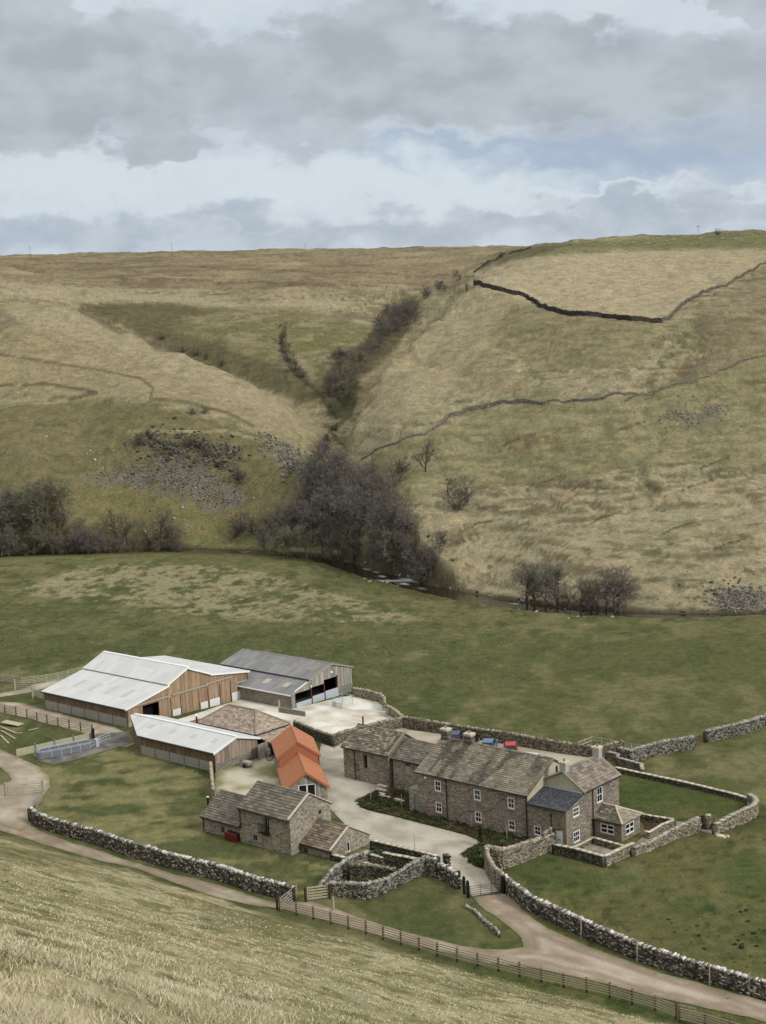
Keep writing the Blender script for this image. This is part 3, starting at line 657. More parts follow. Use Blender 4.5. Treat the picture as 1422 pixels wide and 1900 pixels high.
patch('track', GP([(-80, 1462), (0, 1474), (54, 1508), (62, 1499), (95, 1462), (91, 1440), (72, 1424), (36, 1406), (0, 1391), (-80, 1360), (-160, 1400), (-90, 1420), (0, 1422), (26, 1447), (6, 1455), (-80, 1455)][:3] +
      [(56, 1534), (110, 1556), (183, 1578), (256, 1603), (329, 1624), (402, 1641), (475, 1665), (520, 1678), (578, 1673), (669, 1704), (770, 1735), (861, 1756), (905, 1762), (937, 1763), (973, 1758), (969, 1742), (937, 1714), (900, 1688), (876, 1664),
       (934, 1658), (948, 1667), (973, 1692), (1021, 1726), (1105, 1763), (1230, 1807), (1422, 1859), (1700, 1935), (1700, 1990), (1422, 1897), (1216, 1850), (1095, 1820), (1000, 1800), (905, 1786), (780, 1757), (669, 1727), (520, 1686), (475, 1681), (402, 1666), (329, 1640), (256, 1613), (183, 1597), (110, 1575), (51, 1558), (0, 1541), (-80, 1515)]),
      M['gravel'], .05, .7, .22, 'pale brown gravel farm track running past the wall and the rail fence', gcol((.35, .285, .215), (.255, .205, .155), (.45, .39, .31), VG, .8, 2.2, True), seg=.5)
patch('upper_track', GP([(56, 1534), (54, 1512), (62, 1499), (95, 1462), (91, 1440), (72, 1424), (36, 1406), (0, 1391), (-100, 1360), (-160, 1390), (-60, 1420), (0, 1424), (24, 1447), (8, 1456), (-80, 1455), (-80, 1500), (0, 1530), (40, 1545)]),
      M['gravel'], .06, .7, .25, 'gravel track curving up to the left behind the two field gates', gcol((.37, .32, .245), (.27, .225, .17), (.47, .42, .33), VG, .9, 2.2), seg=.5)
patch('barn_track', GP([(-60, 1296), (0, 1302), (36, 1304), (100, 1321), (179, 1342), (215, 1350), (240, 1362), (252, 1380), (235, 1388), (180, 1378), (157, 1362), (135, 1355), (92, 1345), (50, 1333), (10, 1325), (-60, 1312)]),
      M['gravel'], .05, .7, .2, 'gravel track below the long wall of the white roofed barn', gcol((.34, .28, .215), (.24, .19, .145), (.45, .40, .32), VG, .8, 2.2), seg=.5)
patch('back_track', GP([(-60, 1292), (0, 1294), (30, 1290), (62, 1284), (90, 1276), (120, 1266), (150, 1252), (120, 1258), (60, 1270), (40, 1279), (0, 1287), (-60, 1285)]),
      M['gravel'], .05, .8, .25, 'pale gravel path leading to the gate behind the barn', gcol((.38, .35, .27), (.27, .24, .18), (.50, .47, .38), VG, .8, 2.2), seg=.6)
patch('courtyard', GP([(596, 1380), (620, 1388), (642, 1374), (650, 1340), (700, 1340), (755, 1350), (760, 1440), (727, 1461), (700, 1464), (702, 1467), (688, 1474), (672, 1480), (665, 1489), (668, 1498), (682, 1504), (733, 1516), (802, 1534), (867, 1551), (893, 1563), (931, 1572), (943, 1580), (918, 1578),
      (898, 1570), (876, 1571), (863, 1581), (868, 1595), (881, 1608), (899, 1615), (908, 1628), (914, 1640), (926, 1655), (876, 1664), (862, 1640), (850, 1625), (812, 1600), (790, 1596), (700, 1570), (684, 1560), (640, 1530), (612, 1500), (606, 1484), (590, 1420)]),
      M['cobble'], .05, .8, .0, 'pale cobbled courtyard and drive curving between the farm buildings', gcol((.43, .395, .325), (.32, .28, .225), (.50, .465, .39), (.34, .31, .25), .35, 2.0), seg=.4)
def ck(v, P):
    f1 = fbm(v[:, 0] / 2.5, v[:, 1] / 2.5, 15, 5); f2 = fbm(v[:, 0] / .7, v[:, 1] / .7, 16, 3); c = np.tile(np.array((.62, .595, .52)), (len(v), 1))
    c += (np.array((.46, .40, .31)) - c) * sstep(f1, .50, .70)[:, None] * .8; c += (np.array((.74, .73, .68)) - c) * sstep(1 - f1, .5, .65)[:, None] * .7; c *= (.93 + .14 * f2)[:, None]; return c
patch('concrete_yard', GP([(262, 1356), (300, 1344), (345, 1331), (385, 1318), (420, 1306), (462, 1295), (500, 1290), (545, 1305), (560, 1312), (655, 1290), (672, 1294), (708, 1303), (714, 1316), (748, 1340), (742, 1344), (620, 1378), (545, 1346), (480, 1372), (380, 1362), (262, 1366)]),
      M['cobble'], .06, .8, 0, 'pale concrete yard in front of the open sided grey barn', ck, seg=.5)
patch('cottage_yard', GP([(400, 1432), (455, 1416), (505, 1400), (534, 1462), (520, 1478), (480, 1482), (420, 1482), (398, 1478)]),
      M['gravel'], .05, .6, .1, 'mossy concrete yard between the small shed and the stone cottage', gcol((.40, .365, .27), (.20, .205, .075), (.52, .48, .38), (.17, .18, .06), 1.5, 2.6), seg=.4)
patch('parking_yard', GP([(752, 1354), (816, 1362), (900, 1374), (1060, 1400), (1100, 1408), (1090, 1425), (1000, 1430), (760, 1385)]),
      M['gravel'], .07, .8, 0, 'gravel parking strip behind the farmhouse', gcol((.40, .355, .275), (.33, .29, .225), (.46, .41, .33)), seg=.6)
patch('lawn', GP([(1120, 1424), (1236, 1447), (1365, 1476), (1392, 1484), (1401, 1496), (1392, 1510), (1330, 1538), (1290, 1528), (1248, 1524), (1188, 1512), (1140, 1500)]),
      M['ground'], .05, .8, 0, 'mown green lawn inside the curved garden wall', gcol((.078, .088, .034), (.055, .076, .024), (.105, .100, .042), (.044, .070, .020), 2.0, 4.0), seg=.6)
patch('terrace_path', GP([(1172, 1572), (1200, 1548), (1228, 1532), (1250, 1524), (1300, 1530), (1296, 1540), (1243, 1556), (1176, 1588)]),
      M['gravel'], .07, .5, 0, 'brown stone path between the two low garden walls', gcol((.24, .195, .145), (.18, .15, .115), (.30, .26, .20)), seg=.5)
patch('patio', GP([(1060, 1578), (1104, 1560), (1158, 1572), (1124, 1600)]),
      M['cobble'], .08, .5, 0, 'small paved patio in front of the garden room', gcol((.24, .22, .175), (.16, .145, .11), (.36, .34, .29), None, 1, 1.2), seg=.5)
patch('crush_yard', GP([(70, 1412), (100, 1420), (135, 1412), (200, 1393), (252, 1378), (238, 1358), (180, 1362), (170, 1372), (60, 1400)]),
      M['cobble'], .055, .6, 0, 'wet dark concrete strip under the livestock race', gcol((.155, .145, .14), (.09, .085, .085), (.23, .22, .20), (.14, .13, .07), .7, 1.2), seg=.5)
SOIL = gcol((.060, .042, .028), (.040, .032, .018), (.085, .060, .038), None, 1, 1.0)
BED1 = GP([(688, 1475), (706, 1474), (735, 1490), (781, 1500), (840, 1516), (905, 1534), (982, 1558), (975, 1572), (943, 1573), (893, 1562), (867, 1550), (802, 1533), (733, 1515), (682, 1503), (669, 1497), (666, 1488), (673, 1480)])
BED2 = GP([(877, 1572), (898, 1570), (920, 1574), (905, 1590), (902, 1612), (881, 1607), (869, 1594), (864, 1582)])
BED3 = GP([(1192, 1518), (1240, 1524), (1226, 1530), (1200, 1544)])
BED4 = GP([(727, 1464), (760, 1472), (757, 1492), (712, 1478)])
patch('planting_bed', BED1, M['soil'], .09, .5, .0, 'long planted bed below the front wall of the farmhouse', SOIL, seg=.4)
patch('planting_bed', BED2, M['soil'], .09, .5, .0, 'small rounded planted bed by the black drive gate', SOIL, seg=.4)
patch('planting_bed', BED3, M['soil'], .11, .5, .0, 'dark soil bed inside the low wall beside the garden room', SOIL, seg=.4)
patch('planting_bed', BED4, M['soil'], .085, .5, .0, 'green bed at the foot of the recessed stone wing', SOIL, seg=.4)
# river
def river():
    xs = np.arange(-170, 130, 1.2); L = []; R_ = []
    for x in xs:
        y = float(river_y(x)); kk = float(river_k(x)); L.append((x, y - 7.5 * kk)); R_.append((x, y + 7.5 * kk))
    vs = np.array([(*p, -2.95) for p in L] + [(*p, -2.95) for p in R_]); n = len(xs)
    rows = 17; V_ = []
    for i in range(n):
        for j in range(rows):
            k = j / (rows - 1); V_.append((xs[i], L[i][1] * (1 - k) + R_[i][1] * k, -2.95 + .05 * math.sin(xs[i] * 1.7 + j)))
    V_ = np.array(V_); idx = np.arange(n * rows).reshape(n, rows)
    F_ = np.stack([idx[:-1, :-1], idx[1:, :-1], idx[1:, 1:], idx[:-1, 1:]], -1).reshape(-1, 4)
    rap = fbm(V_[:, 0] / 3.5, V_[:, 1] / 1.6, 55, 4); zone = np.exp(-((V_[:, 0] + 1) / 4.0) ** 2) + .8 * np.exp(-((V_[:, 0] - 5) / 2.5) ** 2) - .25
    foam = sstep(rap * .8 + zone * .16, .585, .66)
    col = np.array([.020, .017, .012]) + (np.array([.62, .64, .66]) - np.array([.020, .017, .012])) * foam[:, None]
    def fn(t, b):
        p = pos(t); bump(t, b, t.noise(p, 1.3, 4, .6), .5, .08); return attr_col(t)
    M['water'] = mat('river_water', fn, .12, .5)
    tag(link_mesh('river', np_mesh('river', V_, F_, M['water'], col, smooth=True)), 'dark peaty river with white riffles at the foot of the hills', None, None, 'structure')
river()
# ------------------------------------------------------------------ building kit
def facade(mb, P, dr, nrm, outline, holes=(), mat=0, depth=.16, rev=None):
    """a wall face in the plane P + dr*s + Z*h, with openings and their reveals"""
    P, dr, nrm = map(np.asarray, (P, dr, nrm)); pts = [Vector(p) for p in outline]; n = len(pts); ed = [(i, (i + 1) % n) for i in range(n)]
    for s0, s1, h0, h1 in holes:
        b = len(pts); pts += [Vector(q) for q in ((s0, h0), (s1, h0), (s1, h1), (s0, h1))]; ed += [(b, b + 1), (b + 1, b + 2), (b + 2, b + 3), (b + 3, b)]
    r = delaunay_2d_cdt(pts, ed, [], 0, 1e-5); vs = [tuple(v) for v in r[0]]
    for f_ in r[2]:
        c = np.mean([vs[i] for i in f_], 0)
        if not in_poly(c[0:1], c[1:2], outline)[0]: continue
        if any(s0 < c[0] < s1 and h0 < c[1] < h1 for s0, s1, h0, h1 in holes): continue
        q = [vs[i] for i in f_]; mb.quad([P + dr * a + Z * b for a, b in q], mat=mat, uvs=q)
    for s0, s1, h0, h1 in holes:
        for (a, b), (c, d) in (((s0, h0), (s1, h0)), ((s1, h0), (s1, h1)), ((s1, h1), (s0, h1)), ((s0, h1), (s0, h0))):
            p, q = P + dr * a + Z * b, P + dr * c + Z * d
            mb.quad([p, q, q - nrm * depth, p - nrm * depth], mat=mat if rev is None else rev, uvs=[(a, b), (c, d), (c, d + depth), (a, b + depth)])
def window(par, P, dr, nrm, s0, s1, h0, h1, frame='trim_white', nx=2, ny=2, fw=.10, bw=.035, setb=.05, sill=True, lintel=False, pane='glass', sash=True, name='window'):
    P, dr, nrm = map(np.asarray, (P, dr, nrm)); mb = MB(); W_, H_ = s1 - s0, h1 - h0; d = nrm * -.05
    o = P - nrm * setb
    def bar(a0, a1, b0, b1, th=.05, off=0.0): mb.box(o + dr * a0 + Z * b0 + nrm * off, dr * (a1 - a0), Z * (b1 - b0), -nrm * th)
    bar(s0, s0 + fw, h0, h1); bar(s1 - fw, s1, h0, h1); bar(s0 + fw, s1 - fw, h0, h0 + fw * 1.1); bar(s0 + fw, s1 - fw, h1 - fw, h1)
    if sash: bar(s0 + fw, s1 - fw, (h0 + h1) / 2 - .03, (h0 + h1) / 2 + .03, .045, -.003)
    for i in range(1, nx): c = s0 + fw + (W_ - 2 * fw) * i / nx; bar(c - bw / 2, c + bw / 2, h0 + fw * 1.1, h1 - fw, .03, -.006)
    for j in range(1, ny):
        if sash and ny % 2 == 0 and j == ny // 2: continue
        c = h0 + fw + (H_ - 2 * fw) * j / ny; bar(s0 + fw, s1 - fw, c - bw / 2, c + bw / 2, .028, -.009)
    w = mb.build(name, M[frame], par)
    g = MB(); q = o - nrm * .035
    g.quad([q + dr * a + Z * b for a, b in ((s0 + .02, h0 + .02), (s1 - .02, h0 + .02), (s1 - .02, h1 - .02), (s0 + .02, h1 - .02))]); g.build('pane', M[pane], w)
    if sill:
        k = MB(); k.box(P + dr * (s0 - .12) + Z * (h0 - .14) + nrm * .07, dr * (W_ + .24), Z * .135, -nrm * (setb + .05)); k.build('sill', M['quoin'], w)
    if lintel:
        k = MB(); k.box(P + dr * (s0 - .15) + Z * (h1 + .005) + nrm * .015, dr * (W_ + .3), Z * .2, -nrm * .05); k.build('lintel', M['quoin'], w)
    return w
def slates(mb, e0, e1, r1, r0, sw=.5, sh=.32, pal=None, th=.035, stain=0.0, seed=1, lay=.03):
    """courses of slates on the quad eave-left, eave-right, ridge-right, ridge-left"""
    e0, e1, r1, r0 = (np.asarray(p, float) for p in (e0, e1, r1, r0)); rng = np.random.default_rng(seed)
    L = (np.linalg.norm(r0 - e0) + np.linalg.norm(r1 - e1)) / 2; n = max(2, int(L / sh))
    nn = np.cross(e1 - e0, (r0 + r1) / 2 - e0); nn /= np.linalg.norm(nn)
    if nn[2] < 0: nn = -nn
    mb.add([e0, e1, r1, r0, e0 - nn * .1, e1 - nn * .1, r1 - nn * .1, r0 - nn * .1], [(0, 1, 2, 3), (7, 6, 5, 4), (0, 4, 5, 1), (1, 5, 6, 2), (2, 6, 7, 3), (3, 7, 4, 0)], tuple(np.array(pal[0]) * .5))
    for i in range(n):
        t0, t1 = i / n, min(1.0, (i + 1.25) / n); a0, b0 = e0 + (r0 - e0) * t0, e1 + (r1 - e1) * t0; a1, b1 = e0 + (r0 - e0) * t1, e1 + (r1 - e1) * t1
        wd = np.linalg.norm(b0 - a0); s = 0.0
        k = sw * (1.15 - .35 * i / n)
        while s < 1 - 1e-4:
            w = k * rng.uniform(.7, 1.35) / max(wd, .05); s1 = min(1.0, s + w)
            if 1 - s1 < .3 * w: s1 = 1.0
            g = min(.008 / max(wd, .05), (s1 - s) * .1); c = np.array(pal[rng.integers(len(pal))]) * rng.uniform(.85, 1.15)
            cn = a0 + (b0 - a0) * s
            if stain:
                f_ = float(fbm(np.array([(s * wd) / .8]), np.array([t0 * L / 3.5]), seed + 5, 3)[0]); c = c * (1 - stain * max(0, min(1, (f_ - .56 + .16 * t0) * 6)))
                f_ = float(fbm(np.array([(s * wd) / 2.5]), np.array([t0 * L / 1.8]), seed + 9, 3)[0]); c = c + np.array([.05, .045, .015]) * max(0, (f_ - .5) * 3)
            lo = th * rng.uniform(.8, 1.3)
            q = [a0 + (b0 - a0) * (s + g) + nn * lay, a0 + (b0 - a0) * (s1 - g) + nn * lay, a1 + (b1 - a1) * (s1 - g) + nn * .004, a1 + (b1 - a1) * (s + g) + nn * .004]
            q2 = [q[0] + nn * lo, q[1] + nn * lo, q[2] + nn * .012, q[3] + nn * .012]
            mb.add(q + q2, [(4, 5, 6, 7), (0, 1, 5, 4), (1, 2, 6, 5), (3, 0, 4, 7)], tuple(np.clip(c, 0.01, .8))); s = s1
PAL_A = [(.225, .200, .152), (.19, .168, .132), (.25, .222, .168), (.165, .148, .118), (.21, .19, .148), (.235, .212, .170)]      # house, browner
PAL_B = [(.15, .13, .10), (.235, .205, .155), (.105, .09, .072), (.30, .265, .20), (.185, .16, .12), (.125, .112, .09)]          # strongly varied
PAL_C = [(.16, .145, .118), (.135, .122, .10), (.185, .168, .135), (.115, .105, .088), (.20, .17, .13)]                           # cottage, greyer
PAL_D = [(.37, .30, .235), (.31, .25, .20), (.44, .365, .29), (.26, .21, .17), (.35, .29, .235), (.41, .32, .24)]             # new pinkish slates
PAL_E = [(.055, .06, .07), (.07, .075, .085), (.045, .048, .056), (.085, .088, .095)]
PAL_F = [(.215, .175, .145), (.18, .15, .125), (.25, .205, .17), (.155, .13, .11), (.27, .225, .18)]
def ridge_tiles(par, p0, p1, mtl='quoin', r=.13, name='ridge'):
    mb = MB(); p0, p1 = np.asarray(p0, float), np.asarray(p1, float); L = np.linalg.norm(p1 - p0); n = max(1, int(L / .6)); d = (p1 - p0) / L; rng = np.random.default_rng(3)
    for i in range(n): mb.tube(p0 + d * (L * i / n + .01), p0 + d * (L * (i + 1) / n - .01), r * rng.uniform(.92, 1.06), 6, tuple(np.array((.23, .205, .16)) * rng.uniform(.7, 1.3)))
    return mb.build(name, M['slate'] if mtl == 'quoin' else M[mtl], par)
def gutter(par, p0, p1, name='gutter', r=.07):
    mb = MB(); mb.tube(p0, p1, r, 6); return mb.build(name, M['black'], par)
def pipe(par, pts, name='drainpipe', r=.055, mtl='black'):
    mb = MB()
    for a, b in zip(pts[:-1], pts[1:]): mb.tube(a, b, r, 6)
    return mb.build(name, M[mtl], par)
def slab(mb, quad, th, mat=0, uv0=(0, 0)):
    """a thin sheet of real thickness on a quad e0,e1,r1,r0; uv in metres along the eave and up the slope"""
    e0, e1, r1, r0 = (np.asarray(p, float) for p in quad); nn = np.cross(e1 - e0, r0 - e0); nn /= np.linalg.norm(nn)
    if nn[2] < 0: nn = -nn
    ax = (e1 - e0) / np.linalg.norm(e1 - e0); up = np.cross(nn, ax)
    if up @ (r0 - e0) < 0: up = -up
    P = [e0, e1, r1, r0]; uv = [((p - e0) @ ax + uv0[0], (p - e0) @ up + uv0[1]) for p in P]
    mb.add([p + nn * th for p in P] + P, [(0, 1, 2, 3), (7, 6, 5, 4), (0, 4, 5, 1), (1, 5, 6, 2), (2, 6, 7, 3), (3, 7, 4, 0)], mat=mat, uvs=uv + uv)
class Fr:
    """local frame: u along the front towards the right-near, v towards the right-far, h up"""
    def __init__(s, o, u=U, v=V): s.o = np.array([o[0], o[1], o[2] if len(o) > 2 else 0.0]); s.u = u; s.v = v
    def __call__(s, u, v, h=0.0): return s.o + s.u * u + s.v * v + Z * h
def quoins(par, F_, u, v, h0, h1, du, dv, mtl='quoin', name='quoins'):
    mb = MB(); h = h0; k = 0
    while h < h1 - .1:
        a, b = (.42, .24) if k % 2 else (.24, .42); hh = min(.3, h1 - h)
        mb.box(F_(u, v, h + .01) - F_.u * du * .012 * -1 - F_.v * dv * .012 * -1, -F_.u * du * a, -F_.v * dv * b, Z * (hh - .02)); h += .3; k += 1
    return mb.build(name, M[mtl], par)
def chimney(par, F_, u, v, h0, h1, a=.85, b=.6, mtl='wall_stone', cap='coping', pots=1):
    mb = MB(); mb.box(F_(u - a / 2, v - b / 2, h0), F_.u * a, F_.v * b, Z * (h1 - h0)); c = mb.build('chimney', M[mtl], par)
    k = MB(); k.box(F_(u - a / 2 - .1, v - b / 2 - .1, h1), F_.u * (a + .2), F_.v * (b + .2), Z * .14); k.box(F_(u - a / 2 - .05, v - b / 2 - .05, h1 - .14), F_.u * (a + .1), F_.v * (b + .1), Z * .137); k.build('chimney_cap', M[cap], c)
    for i in range(pots): p = MB(); q = F_(u + (i - (pots - 1) / 2) * .4, v, h1 + .14); p.tube(q, q + Z * .32, .14, 8, r1=.11); p.build('chimney_pot', M['quoin'], c)
    return c

# ------------------------------------------------------------------ the farmhouse
def farmhouse():
    F_ = Fr((13.91, 154.41)); r = root('farmhouse', F_(0, 0, 0), 'long two storey stone farmhouse with cross wing and white sash windows beside the planted bed', 'farmhouse')
    ws = [(-12.77, -11.82, 3.14, 4.43), (-12.74, -11.8, .70, 1.96), (-7.25, -6.27, 3.13, 4.42), (-7.2, -6.25, .65, 1.92), (-2.7, -1.72, 3.06, 4.36), (-2.68, -1.72, .64, 1.84)]
    mb = MB(); facade(mb, F_(0, 0), U, -V, [(-15.2, -1.2), (0, -1.2), (0, 5.12), (-15.2, 5.12)], ws)
    facade(mb, F_(-15.2, 0), V, -U, [(0, -1.2), (9.7, -1.2), (9.7, 5.1), (4.86, 7.6), (0, 5.1)]); facade(mb, F_(0, 9.7), U, V, [(-15.2, -1.2), (0, -1.2), (0, 5.1), (-15.2, 5.1)], [(-12, -11, 3, 4.3), (-6, -5, 3, 4.3), (-9, -8, .1, 2.2)])
    mb.build('wall', M['house_stone'], r)
    mb = MB(); facade(mb, F_(0, 0), V, U, [(0, 3.9), (9.7, 3.9), (9.7, 5.1), (4.86, 7.62), (0, 5.12)], [(5.35, 5.75, 6.05, 6.75)]); mb.build('rendered_gable', M['render'], r)
    mb = MB(); facade(mb, F_(0, 0), V, U, [(0, -1.2), (9.7, -1.2), (9.7, 3.9), (0, 3.9)]); mb.build('wall', M['house_stone'], r)
    window(r, F_(0, 0), V, U, 5.35, 5.75, 6.05, 6.75, 'black', 1, 1, .05, sill=False, sash=False)
    for w in ws: window(r, F_(0, 0), U, -V, *w, nx=2, ny=2, fw=.14, lintel=True)
    for w in [(-12, -11, 3, 4.3), (-6, -5, 3, 4.3)]: window(r, F_(0, 9.7), U, V, *w)
    mb = MB(); mb.box(F_(-9, 9.62, .1), U * 1, Z * 2.1, -V * .05); mb.build('door', M['sage'], r)
    mb = MB(); slates(mb, F_(-15.4, -.28, 4.98), F_(.18, -.28, 4.98), F_(.18, 4.86, 7.72), F_(-15.4, 4.86, 7.72),   .5, .27, PAL_A, stain=.55, seed=11); mb.build('roof', M['slate'], r)
    mb = MB(); slates(mb, F_(.18, 10.0, 4.98), F_(-15.4, 10.0, 4.98), F_(-15.4, 4.86, 7.72), F_(.18, 4.86, 7.72),   .5, .27, PAL_A, stain=.4, seed=12); mb.build('roof', M['slate'], r)
    ridge_tiles(r, F_(-15.4, 4.86, 7.74), F_(.1, 4.86, 7.74))
    mb = MB()   # low stone upstand on the roof and the raised strips
    mb.box(F_(-13.6, .1, 5.29), U * .22, V * 4.0 + Z * 2.13, Z * .06, col=(.10, .088, .068)); mb.build('roof_strip', M['slate'], r)
    chimney(r, F_, -14.75, 4.86, 6.9, 8.75, .9, .75); chimney(r, F_, -11.35, 4.86, 7.0, 8.7, .95, .75)
    gutter(r, F_(-15.4, -.34, 4.95), F_(.1, -.34, 4.95))
    pipe(r, [F_(-11.1, -.32, 4.95), F_(-11.0, -.1, 4.7), F_(-11.0, -.1, 0)]); pipe(r, [F_(-.12, -.32, 4.95), F_(-.12, -.1, 4.7), F_(-.12, -.1, 0)], r=.06)
    pipe(r, [F_(-10.95, -.12, 2.9), F_(-10.6, -.12, 2.95)], 'overflow_pipe', .04)
    mb = MB(); mb.tube(F_(-13.98, 0, 4.5), F_(-13.98, -.1, 4.5), .16, 14); mb.build('wall_lamp', M['trim_white'], r)
    for u_, h_ in ((-13.4, 2.8), (-4.9, 2.4)): mb = MB(); mb.tube(F_(u_, 0, h_), F_(u_, -.06, h_), .1, 8); mb.build('wall_tie', M['black'], r)
    # cross wing and the lean-to at its near end
    ws = [(1.3, 2.55, 3.02, 4.1), (1.27, 2.54, .25, 1.52)]; w3 = (5.9, 7.05, 3.3, 5.05)
    mb = MB(); facade(mb, F_(4.9, 0), V, U, [(0, -1.2), (10.2, -1.2), (10.2, 5.45), (3.43, 5.45), (3.3, 5.2), (0, 4.25)], ws + [w3])
    facade(mb, F_(0, -.0), U, -V, [(0.02, -1.2), (4.9, -1.2), (4.9, 4.3), (0.02, 4.3)], [(.70, 1.65, .78, 1.86), (3.50, 4.42, -.12, 1.92)])
    facade(mb, F_(0, 10.2), U, V, [(0, -1.2), (4.9, -1.2), (4.9, 5.45), (2.4, 7.1), (0, 5.9)]); mb.build('wing_wall', M['house_stone'], r)
    mb = MB(); facade(mb, F_(0, 3.36), U, -V, [(0.0, 4.9), (4.86, 4.9), (4.86, 5.42), (2.3, 7.1), (0, 5.95)]); mb.build('wing_gable', M['render'], r)
    window(r, F_(4.9, 0), V, U, *ws[0], nx=3, ny=2, fw=.14); window(r, F_(4.9, 0), V, U, *ws[1], nx=3, ny=2, fw=.14); window(r, F_(4.9, 0), V, U, *w3, nx=2, ny=2, fw=.13)
    window(r, F_(0, 0), U, -V, .70, 1.65, .78, 1.86, nx=2, ny=2, fw=.14)
    mb = MB(); mb.box(F_(3.52, .05, -.12), U * .88, Z * 2.03, V * .05); d = mb.build('door', M['trim_white'], r)
    mb = MB(); mb.box(F_(3.8, .03, .85), U * .3, Z * .07, V * .02); mb.build('letter_plate', M['black'], d)
    mb = MB(); slates(mb, F_(4.98 + .15, 10.4, 5.32), F_(5.13, 3.2, 5.32), F_(2.35, 3.2, 7.15), F_(2.35, 10.4, 7.15), .55, .36, PAL_F, seed=13); mb.build('wing_roof', M['slate'], r)
    mb = MB(); slates(mb, F_(-.1, 3.2, 5.95), F_(-.1, 10.4, 5.95), F_(2.35, 10.4, 7.15), F_(2.35, 3.2, 7.15), .55, .36, PAL_F, seed=14); mb.build('wing_roof', M['slate'], r)
    ridge_tiles(r, F_(2.35, 3.2, 7.18), F_(2.35, 10.35, 7.18))
    for v_ in (3.12, 10.1): mb = MB(); mb.box(F_(2.3, v_, 7.12), U * 2.85 - Z * 1.86, V * .34, Z * .12); mb.build('verge_coping', M['quoin'], r)
    mb = MB(); mb.box(F_(-.06, 3.05, 5.93), U * 2.45 + Z * 1.2, V * .2, Z * .10); mb.build('lead_flashing', M['lead'], r); mb = MB(); mb.box(F_(.0, 3.0, 5.2), U * 4.9, V * .36, Z * .09); mb.build('lead_flashing', M['lead'], r)
    mb = MB(); slates(mb, F_(-.02, -.25, 4.2), F_(5.02, -.25, 4.2), F_(5.0, 3.32, 5.26), F_(0.03, 3.32, 5.26), .3, .25, PAL_E, seed=15, th=.015); mb.build('lean_to_roof', M['welsh'], r)
    gutter(r, F_(.05, -.3, 4.16), F_(5.0, -.3, 4.16)); gutter(r, F_(5.2, 3.5, 5.27), F_(5.2, 10.3, 5.27))
    pipe(r, [F_(5.18, 4.9, 5.25), F_(5.0, 4.95, 5.0), F_(5.0, 4.95, 0)])
    pipe(r, [F_(3.05, -.1, 3.7), F_(3.05, -.1, -.1)]); pipe(r, [F_(2.2, -.1, 1.6), F_(2.3, -.1, 1.35), F_(3.05, -.1, 1.25)], 'waste_pipe'); pipe(r, [F_(3.05, -.1, 1.95), F_(4.0, -.1, 2.05)], 'waste_pipe')
    quoins(r, F_, 4.9, 0, -.5, 4.1, 1, -1)
    chimney(r, F_, 2.3, 3.7, 6.4, 8.0, .75, .7, 'render_grey'); chimney(r, F_, 2.35, 10.0, 6.6, 8.05, .8, .7, 'render_grey')
    # garden room with hipped roof
    G_ = Fr(F_(8.39, 5.06)); r_ = r
    mb = MB(); facade(mb, G_(0, 0), U, -V, [(-3.5, -1), (0, -1), (0, 2.1), (-3.5, 2.1)], [(-2.66, -.92, .55, 1.62)]); facade(mb, G_(0, 0), V, U, [(0, -1), (3.66, -1), (3.66, 2.1), (0, 2.1)], [(.86, 2.56, .45, 1.68)])
    facade(mb, G_(0, 3.66), U, V, [(-3.5, -1), (0, -1), (0, 2.1), (-3.5, 2.1)], [(-2.5, -1.2, -.1, 1.7)]); mb.build('garden_room_wall', M['house_stone'], r)
    window(r, G_(0, 0), U, -V, -2.66, -.92, .55, 1.62, nx=2, ny=2, fw=.12, bw=.12, sash=False); window(r, G_(0, 0), V, U, .86, 2.56, .45, 1.68, nx=2, ny=2, fw=.12, bw=.12, sash=False)
    window(r, G_(0, 3.66), U, V, -2.5, -1.2, -.1, 1.7, nx=2, ny=2, sill=False)
    mb = MB(); A1, A0 = G_(-1.85, 1.83, 3.05), G_(-3.52, 1.83, 3.05)
    slates(mb, G_(-3.5, -.25, 2.0), G_(.25, -.25, 2.0), A1, A0, .45, .3, PAL_B, seed=16); slates(mb, G_(.25, -.25, 2.0), G_(.25, 3.91, 2.0), A1, A1, .45, .3, [(.30, .26, .19), (.36, .32, .24), (.24, .21, .15)], seed=17)
    slates(mb, G_(.25, 3.91, 2.0), G_(-3.5, 3.91, 2.0), A0, A1, .45, .3, PAL_B, seed=18); mb.build('garden_room_roof', M['slate'], r)
    mb = MB(); mb.tube(A1 + Z * .05, G_(.25, -.25, 2.08), .10, 6); mb.tube(A1 + Z * .05, G_(.25, 3.91, 2.08), .10, 6); mb.tube(A1 + Z * .05, A0 + Z * .05, .1, 6); mb.build('hip_tiles', M['coping'], r)
    gutter(r, G_(-3.4, -.3, 1.97), G_(.25, -.3, 1.97), r=.05); quoins(r, G_, 0, 0, -.5, 2.0, 1, -1)
    # porch store tucked against the left end
    mb = MB(); facade(mb, F_(-16.75, .25), U, -V, [(0, -1), (1.5, -1), (1.5, 2.55), (0, 2.65)], [(.72, 1.4, .35, 2.2)]); facade(mb, F_(-16.75, .25), V, -U, [(0, -1), (2.2, -1), (2.2, 2.65), (0, 2.65)]); mb.build('porch_wall', M['rubble_stone'], r)
    mb = MB(); mb.box(F_(-16.82, .17, 2.62), U * 1.6, V * 2.2, Z * .09); mb.build('porch_roof', M['quoin'], r)
    mb = MB(); mb.box(F_(-16.02, .36, .35), U * .66, Z * 1.84, V * .04); mb.build('porch_door', M['greydoor'], r)
farmhouse()

